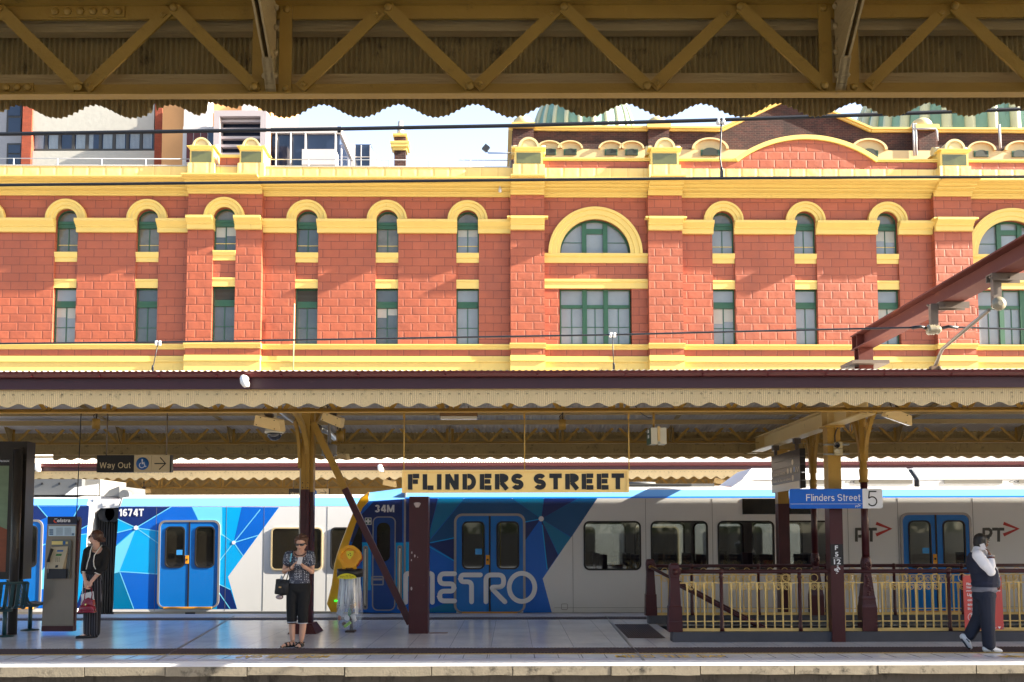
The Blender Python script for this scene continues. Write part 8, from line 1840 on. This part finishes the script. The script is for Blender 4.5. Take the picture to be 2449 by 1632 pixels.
m = MB(); m.tube([Mw(310, 300, -.02), Mw(300, 340, -.09), Mw(285, 440, -.14), Mw(255, 600, -.11), Mw(235, 670, -.06)], .013, 8, sx=.5); m.tube([Mw(310, 300, -.02), Mw(305, 310, .06), Mw(270, 480, .12), Mw(180, 670, .03)], .012, 8, sx=.5); m.build('strap', BAGM, bg_)
m = MB(); q = Mw(155, 757, -.125); m.box(q.x - .017, q.x + .017, q.y - .002, q.y + .004, q.z - .01, q.z + .01); m.build('badge', mat('gold_badge', rgb(214, 170, 110), 0.3, 0.6), bg_)
m = MB(); a, c_ = Mw(300, 330, -.105), Mw(283, 440, -.155); m.bar(a, c_, .016, .006, up=(0, 1, 0)); m.build('strap_tag', mat('sky_blue_strap', rgb(110, 200, 226), 0.4), bg_)
m = MB(); m.lathe([(.026, -.05), (.027, .03), (.012, .05), (.012, .07)], Mw(175, 672, -.01), 10); m.build('bottle_in_bag', mat('clear_bottle', rgb(190, 200, 206), 0.2), bg_)
m = MB(); m.ell(Mw(150, 880, -.03), (.058, .045, .036)); m.build('bundle_under_bag', mat('pinkish_cloth', rgb(176, 158, 156), 0.7, var=0.4, scale=25), bg_)

# ---- woman in black jacket
YL_ = 16.15
Lw = lambda x, y, dy=0.0: W(170 + x * .185, 1250 + y * .185, YL_ + dy)
wl = thing('person', 'woman in black jacket with white trim and pinstripe trousers, looking left in sunglasses', 'person', (Lw(270, 1450).x, YL_, 0))
st2 = {}
def body2(m):
    st2['P'], st2['R'] = head(m, Lw(312, 190, -.02), (-1, -.22, 0), .222, radians(2)); limb(m, [Lw(325, 250, .0), Lw(325, 345, .02)], [.05, .058])
    m.ell(Lw(320, 430, .02), (.115, .08, .16)); m.ell(Lw(295, 600, .01), (.09, .07, .17)); m.ell(Lw(282, 760, .02), (.12, .085, .13)); limb(m, [Lw(235, 352, .0), Lw(425, 352, .04)], [.05, .05])
    limb(m, [Lw(205, 380, .0), Lw(168, 580, -.0), Lw(165, 640, -.03), Lw(182, 745, -.10)], [.045, .037, .036, .025]); limb(m, [Lw(455, 380, .05), Lw(425, 590, .0), Lw(350, 660, -.05), Lw(262, 765, -.11)], [.045, .038, .036, .025])
    hand(m, Lw(183, 750, -.105), Lw(205, 850, -.135) - Lw(183, 750, -.105), (-.1, -1, -.1), .165, .5, .0082, side=1); hand(m, Lw(258, 768, -.115), Lw(222, 850, -.14) - Lw(258, 768, -.115), (.1, -1, -.1), .165, .5, .0082, side=-1)
    limb(m, [Lw(240, 800), Lw(228, 1100), Lw(225, 1430)], [.075, .055, .036]); limb(m, [Lw(325, 800, .03), Lw(310, 1100, .03), Lw(300, 1430, .03)], [.075, .055, .036])
    for x, dy in ((215, -.0), (290, .03)): h = fx(Lw(x + 15, 1440, dy), .04); limb(m, [h, h + Vector((-.09, -.06, -.012)), h + Vector((-.14, -.10, -.018))], [.03, .03, .02])
blob('body', SKIN2, wl, .0055, body2, 4)
def jack2(m):
    m.ell(Lw(318, 440, .02), (.150, .115, .18)); m.ell(Lw(300, 550, .02), (.140, .11, .14)); limb(m, [Lw(232, 355, .0), Lw(430, 350, .04)], [.063, .063])
    limb(m, [Lw(207, 372, .0), Lw(172, 560, -.0), Lw(163, 635, -.025)], [.06, .055, .052]); limb(m, [Lw(455, 372, .05), Lw(430, 575, .01), Lw(345, 648, -.045)], [.062, .062, .054])
jk = blob('jacket', BLKC, wl, .008, jack2, 5); cut_top(jk, Lw(0, 640).z - .03, (Lw(322, 335, -.11), .095))
def pants2(m): m.ell(Lw(285, 700, .0), (.135, .105, .1)); m.ell(Lw(283, 770, .02), (.155, .115, .13)); limb(m, [Lw(235, 800, .0), Lw(228, 1100), Lw(223, 1415)], [.095, .085, .076]); limb(m, [Lw(325, 800, .03), Lw(315, 1100, .03), Lw(308, 1420, .03)], [.1, .088, .08])
pn2 = blob('trousers', stripe_mat(), wl, .008, pants2, 5)
def top2(m): m.ell(Lw(285, 520, -.04), (.085, .085, .17)); m.ell(Lw(280, 640, -.02), (.12, .10, .06))
blob('camisole', mat('dark_knit', rgb(26, 24, 28), 0.9), wl, .008, top2, 5)
TRIM = mat('white_trim', rgb(226, 224, 216), 0.6)
for pts in ([(400, 292, -.03), (345, 360, -.10), (300, 430, -.12), (290, 500, -.125), (295, 560, -.12), (318, 605, -.10)], [(272, 305, -.08), (250, 370, -.105), (240, 440, -.11), (215, 520, -.10), (195, 605, -.08)], [(132, 655, -.01), (135, 640, -.06), (160, 638, -.09), (192, 642, -.06)], [(292, 645, -.07), (320, 652, -.115), (355, 668, -.11), (376, 675, -.06)]):
    m = MB(); m.tube([Lw(*p) for p in pts], .0085, 6); m.build('trim', TRIM, jk)
m = MB(); m.tube([Lw(x, y, d) for x, y, d in ((270, 325, -.06), (285, 355, -.075), (315, 366, -.08), (345, 352, -.07), (358, 330, -.04))], .007, 6); m.build('necklace', mat('old_gold', rgb(150, 126, 96), 0.4, 0.5), wl)
P, R = st2['P'], st2['R']
def hair2(m):
    m.ell(P(0, -.12, .12), (.082, .098, .094), 16, 10, 0, R); m.ell(P(0, -.30, -.02), (.066, .05, .075), 14, 8, 0, R); m.ell(P(0, -.56, -.16), (.036, .042, .045), 12, 8, 0, R)
    for k in range(9): m.ell(P(-.3 + .075 * k, .16 - .01 * abs(k - 4), .36 - .022 * abs(k - 4)), .024, 10, 8)
    for k in range(10): m.ell(P(rnd.uniform(-.1, .1), -.56 + rnd.uniform(-.14, .12), -.16 + rnd.uniform(-.16, .14)), .016, 8, 6)
    for s in (-1, 1): m.ell(P(s * .33, -.1, .08), (.03, .05, .07), 10, 8, 0, R)
blob('hair', mat('dark_brown_hair', rgb(70, 42, 30), 0.4, var=0.35, scale=10, stretch=(6, 6, 1)), wl, .007, hair2, 4); glasses(wl, P, R, .222)
m = MB(); m.tube([P(-.1, .395, -.245), P(0, .415, -.235), P(.1, .395, -.245)], [.003, .005, .003], 6); m.build('lips', mat('lip_rose', rgb(180, 84, 84), 0.4), wl)
for x, dy in ((215, 0), (290, .03)):
    h = fx(Lw(x + 15, 1440, dy), .03)
    def sh(m, h=h): limb(m, [h + Vector((.02, .01, -.003)), h + Vector((-.09, -.06, -.008)), h + Vector((-.145, -.10, -.012))], [.032, .034, .026])
    s_ = blob('shoe', mat('black_patent', rgb(16, 16, 18), 0.25), wl, .006, sh, 4)
hb = thing('handbag', 'glossy dark red handbag held low in front by the woman in black', 'handbag', tuple(Lw(210, 1170, -.16)))
RLEA = mat('red_patent_leather', rgb(132, 14, 44), 0.22, var=0.12, scale=4, bump=0.15, bscale=12, coat=.4)
def hbag(m):
    q = [Lw(x, y, -.16) for x, y in ((95, 1166), (322, 1166), (285, 995), (225, 968), (165, 1000))]; m.ext([p + Vector((0, -.07, 0)) if i < 2 else p + Vector((0, -.03, 0)) for i, p in enumerate(q)], (0, .11, 0)); m.ell(Lw(210, 1110, -.17), (.14, .085, .07))
blob('bag_body', RLEA, hb, .007, hbag, 7)
for o in (-.035, .03):
    m = MB(); m.tube([Lw(172, 1000, -.16 + o), Lw(178, 930, -.15 + o * .8), Lw(188, 858, -.14 + o * .3), Lw(200, 838, -.14), Lw(250, 838, -.14), Lw(265, 858, -.14 + o * .3), Lw(272, 930, -.15 + o * .8), Lw(262, 1000, -.16 + o)], .0085, 8); m.build('handle', RLEA, hb)
m = MB(); q = Lw(185, 1062, -.245); m.ell(q, (.012, .008, .018), 10, 8); m.build('clasp', mat('brass_clasp', rgb(214, 196, 140), 0.25, 0.8), hb)
pp = thing('papers', 'white papers sticking out of the red handbag', 'papers', tuple(Lw(215, 950, -.15)))
for k, quad in enumerate(([(125, 930), (265, 900), (275, 1010), (140, 1020)], [(165, 915), (288, 890), (300, 1000), (180, 1010)])): m = MB(); m.ext([Lw(x, y, -.15 + .012 * k) for x, y in quad], (0, .002, 0)); m.build('sheet', WCUP, pp)

# ---- walking man on the phone
YK = 13.95
Kw = lambda x, y, dy=0.0: W(2260 + x * .1977, 1260 + y * .1977, YK + dy)
mn = thing('person', 'man in navy vest and white shirt walking right, holding a phone to his ear', 'person', (Kw(480, 1500).x, YK, 0))
st3 = {}
def body3(m):
    st3['P'], st3['R'] = head(m, Kw(440, 190, .03), (1, .45, 0), .232, radians(-8)); limb(m, [Kw(410, 255, .02), Kw(400, 330, .02)], [.06, .068])
    m.ell(Kw(430, 430, .03), (.155, .16, .2)); m.ell(Kw(485, 600, .03), (.155, .14, .18)); m.ell(Kw(470, 780, .03), (.14, .14, .13))
    limb(m, [Kw(395, 345, -.14), Kw(555, 540, -.2), Kw(560, 385, -.17)], [.055, .042, .03]); hand(m, Kw(560, 378, -.17), Kw(505, 250, -.13) - Kw(560, 378, -.17), (-.8, .55, -.1), .18, .25, .0095, side=1)
    limb(m, [Kw(450, 340, .2), Kw(600, 540, .22), Kw(630, 640, .16)], [.055, .042, .03]); hand(m, Kw(630, 640, .16), (.25, -.3, -1), (-.8, .3, 0), .18, .5, .0095, side=1)
    limb(m, [Kw(500, 830, -.02), Kw(520, 1110, -.04), Kw(530, 1450, -.02)], [.09, .065, .042]); limb(m, [Kw(440, 830, .1), Kw(410, 1100, .12), Kw(285, 1345, .12)], [.09, .065, .042])
    limb(m, [Kw(520, 1470, -.02), Kw(600, 1495, -.03), Kw(660, 1502, -.03)], [.04, .036, .028]); limb(m, [Kw(245, 1350, .12), Kw(270, 1410, .12), Kw(300, 1460, .12)], [.04, .036, .028])
blob('body', SKIN3, mn, .0055, body3, 4)
def shirt3(m):
    m.ell(Kw(430, 420, .03), (.165, .17, .2)); limb(m, [Kw(395, 335, -.10), Kw(400, 335, .16)], [.07, .07]); limb(m, [Kw(398, 345, -.14), Kw(480, 455, -.19), Kw(556, 545, -.205), Kw(566, 470, -.19), Kw(560, 402, -.172)], [.078, .074, .062, .053, .043])
    limb(m, [Kw(450, 345, .2), Kw(590, 540, .22), Kw(620, 610, .17)], [.075, .06, .045]); limb(m, [Kw(395, 290, .0), Kw(395, 330, .02)], [.073, .085])
blob('shirt', WSHIRT, mn, .008, shirt3, 5)
def vest3(m):
    m.ell(Kw(420, 440, .04), (.182, .188, .2)); m.ell(Kw(478, 590, .04), (.186, .175, .19)); m.ell(Kw(478, 690, .04), (.178, .168, .10)); limb(m, [Kw(365, 365, -.07), Kw(370, 365, .16)], [.07, .07]); limb(m, [Kw(455, 350, .02), Kw(500, 450, -.06)], [.05, .07])
vs_ = blob('vest', NAVY, mn, .008, vest3, 5); cut_top(vs_, Kw(0, 742).z)
def hem3(m): m.ell(Kw(475, 760, .04), (.172, .165, .09))
hm = blob('shirt_hem', mat('grey_shirt', rgb(112, 112, 122), 0.8, var=0.15, scale=14), mn, .008, hem3, 4); cut_top(hm, Kw(0, 800).z)
def pants3(m):
    m.ell(Kw(472, 830, .03), (.160, .155, .12)); limb(m, [Kw(500, 850, -.03), Kw(515, 1090, -.045), Kw(532, 1430, -.03)], [.122, .096, .085]); limb(m, [Kw(445, 850, .09), Kw(415, 1090, .11), Kw(298, 1310, .12)], [.12, .095, .08])
blob('jeans', JEAN, mn, .008, pants3, 5)
SHW = mat('white_trainer', rgb(206, 210, 216), 0.5, var=0.08, scale=20); SHG = mat('trainer_trim', rgb(60, 66, 80), 0.5)
def shoe3(pts, rs, sole):
    def f_(m): limb(m, pts, rs)
    s_ = blob('shoe', SHW, mn, .006, f_, 4); m = MB(); m.tube([p + sole for p in pts], [r * .82 for r in rs], 8, sx=.9); m.build('sole', SHG, s_)
    a, c_ = pts[1], pts[0]
    for t_ in (.2, .5): m = MB(); p = a.lerp(c_, t_) + Vector((0, -rs[1] * .98, .0)); m.bar(p, p + Vector((.03, 0, -.03)), .012, .006); m.build('shoe_stripe', SHG, s_)
shoe3([Kw(492, 1480, -.03), Kw(560, 1480, -.035), Kw(630, 1497, -.035), Kw(672, 1504, -.035)], [.046, .05, .038, .028], Vector((0, 0, -.016)))
shoe3([Kw(218, 1330, .12), Kw(258, 1375, .12), Kw(290, 1435, .12), Kw(308, 1462, .12)], [.044, .05, .04, .028], Vector((-.012, 0, -.01)))
P, R = st3['P'], st3['R']
def hair3(m):
    m.ell(P(0, -.10, .15), (.084, .104, .092), 16, 10, 0, R); m.ell(P(0, -.24, -.03), (.074, .066, .09), 14, 8, 0, R)
    for k in range(9): m.ell(P(-.28 + .07 * k, .22, .37 - .015 * abs(k - 4)), .026, 10, 8)
    for s in (-1, 1): m.ell(P(s * .33, -.05, .06), (.014, .03, .06), 10, 8, 0, R)
blob('hair', HAIRK, mn, .007, hair3, 4)
m = MB(); m.tube([P(.1, .395, -.245), P(0, .41, -.235), P(-.1, .395, -.245)], [.003, .005, .003], 6); m.build('lips', mat('lip_brown', rgb(110, 62, 54), 0.4), mn)
m = MB()
for s in (-1, 1): m.ell(P(s * .14, .365, .055), (.013, .012, .010), 10, 8); 
m.build('eyes', mat('eye_dark', rgb(40, 30, 26), 0.2), mn)
m = MB(); c = Kw(560, 372, -.17); m.tube([c + Vector((.036 * cos(t), .036 * sin(t), .0)) for t in [2 * pi * k / 14 for k in range(15)]], .009, 6); m.build('bracelet', mat('dark_red_band', rgb(90, 30, 30), 0.5), mn)
m = MB(); c = Kw(560, 356, -.168); m.tube([c + Vector((.035 * cos(t), .035 * sin(t), .004)) for t in [2 * pi * k / 14 for k in range(15)]], .008, 6); m.build('wristwatch', mat('watch_silver', rgb(196, 190, 196), 0.3, 0.5), mn)
m = MB(); m.bar(P(.34, .02, .14), P(.3, .34, .16), .018, .008); m.build('spectacle_arm', C_DK, mn)
mp_ = thing('mobile_phone', 'white phone held to the ear of the walking man', 'phone', tuple(Kw(460, 240, -.14)))
a, c = Kw(446, 208, -.115), Kw(478, 280, -.145); m = MB(); m.bar(a, c, .062, .01, up=(.35, 1, .1)); m.build('case', mat('phone_white', (1, 1, 1)), mp_)
cp = thing('cap', 'small grey checked cap held at the front of the walking man', 'cap', tuple(Kw(628, 665, .1)))
m = MB(); m.ell(Kw(628, 668, .10), (.045, .07, .085), 14, 10); m.build('crown', mat('grey_check_cloth', rgb(96, 100, 112), 0.8, var=0.4, scale=40), cp); m = MB(); m.bar(Kw(640, 610, .08), Kw(655, 715, .08), .05, .012, up=(1, .3, 0)); m.build('peak', mat('grey_check_cloth', (1, 1, 1)), cp)
# ================================================================ trees along the river behind the viewer (seen in reflections)
LEAF = mat('tree_leaf', (0.075, 0.10, 0.028), 0.6, var=0.5, scale=0.6)
def foliage():
    m = MB(); r_ = random.Random(11)
    for i in range(26):
        cx = -42 + i * 3.6 + r_.uniform(-1, 1); cy = -17 + r_.uniform(-3, 2); R0 = r_.uniform(2.6, 4.2); cz = r_.uniform(3.2, 5.5)
        for k in range(620):
            a, e = r_.uniform(0, 2 * pi), math.asin(r_.uniform(-1, 1)); q = R0 * (r_.uniform(.55, 1.05)) * (1 + .25 * noise.noise((cx + cos(a) * 1.5, sin(a) * 1.5, e * 2)))
            p = Vector((cx + q * cos(a) * cos(e), cy + q * sin(a) * cos(e), cz + q * 1.1 * sin(e))); u = Vector((r_.gauss(0, 1), r_.gauss(0, 1), r_.gauss(0, 1))).normalized(); v = u.orthogonal().normalized(); s = r_.uniform(.16, .34)
            m.add([p + u * s, p + v * s * .7, p - u * s, p - v * s * .7], [(0, 1, 2, 3)])
        m.tube([(cx, cy, -1.2), (cx, cy, cz)], [.35, .2], 6)
    return m
tag(foliage().build('riverside_trees', LEAF, recalc=False), kind='stuff')
b = MB(); b.box(-60, 60, -12.2, -12.0, -1.2, 1.7); o = b.build('sky_block_wall', DARKCONC); tag(o, 'dark concrete boundary wall along the tracks behind the near platform', 'wall')  # unseen wall, added to block low sky light from behind the viewer
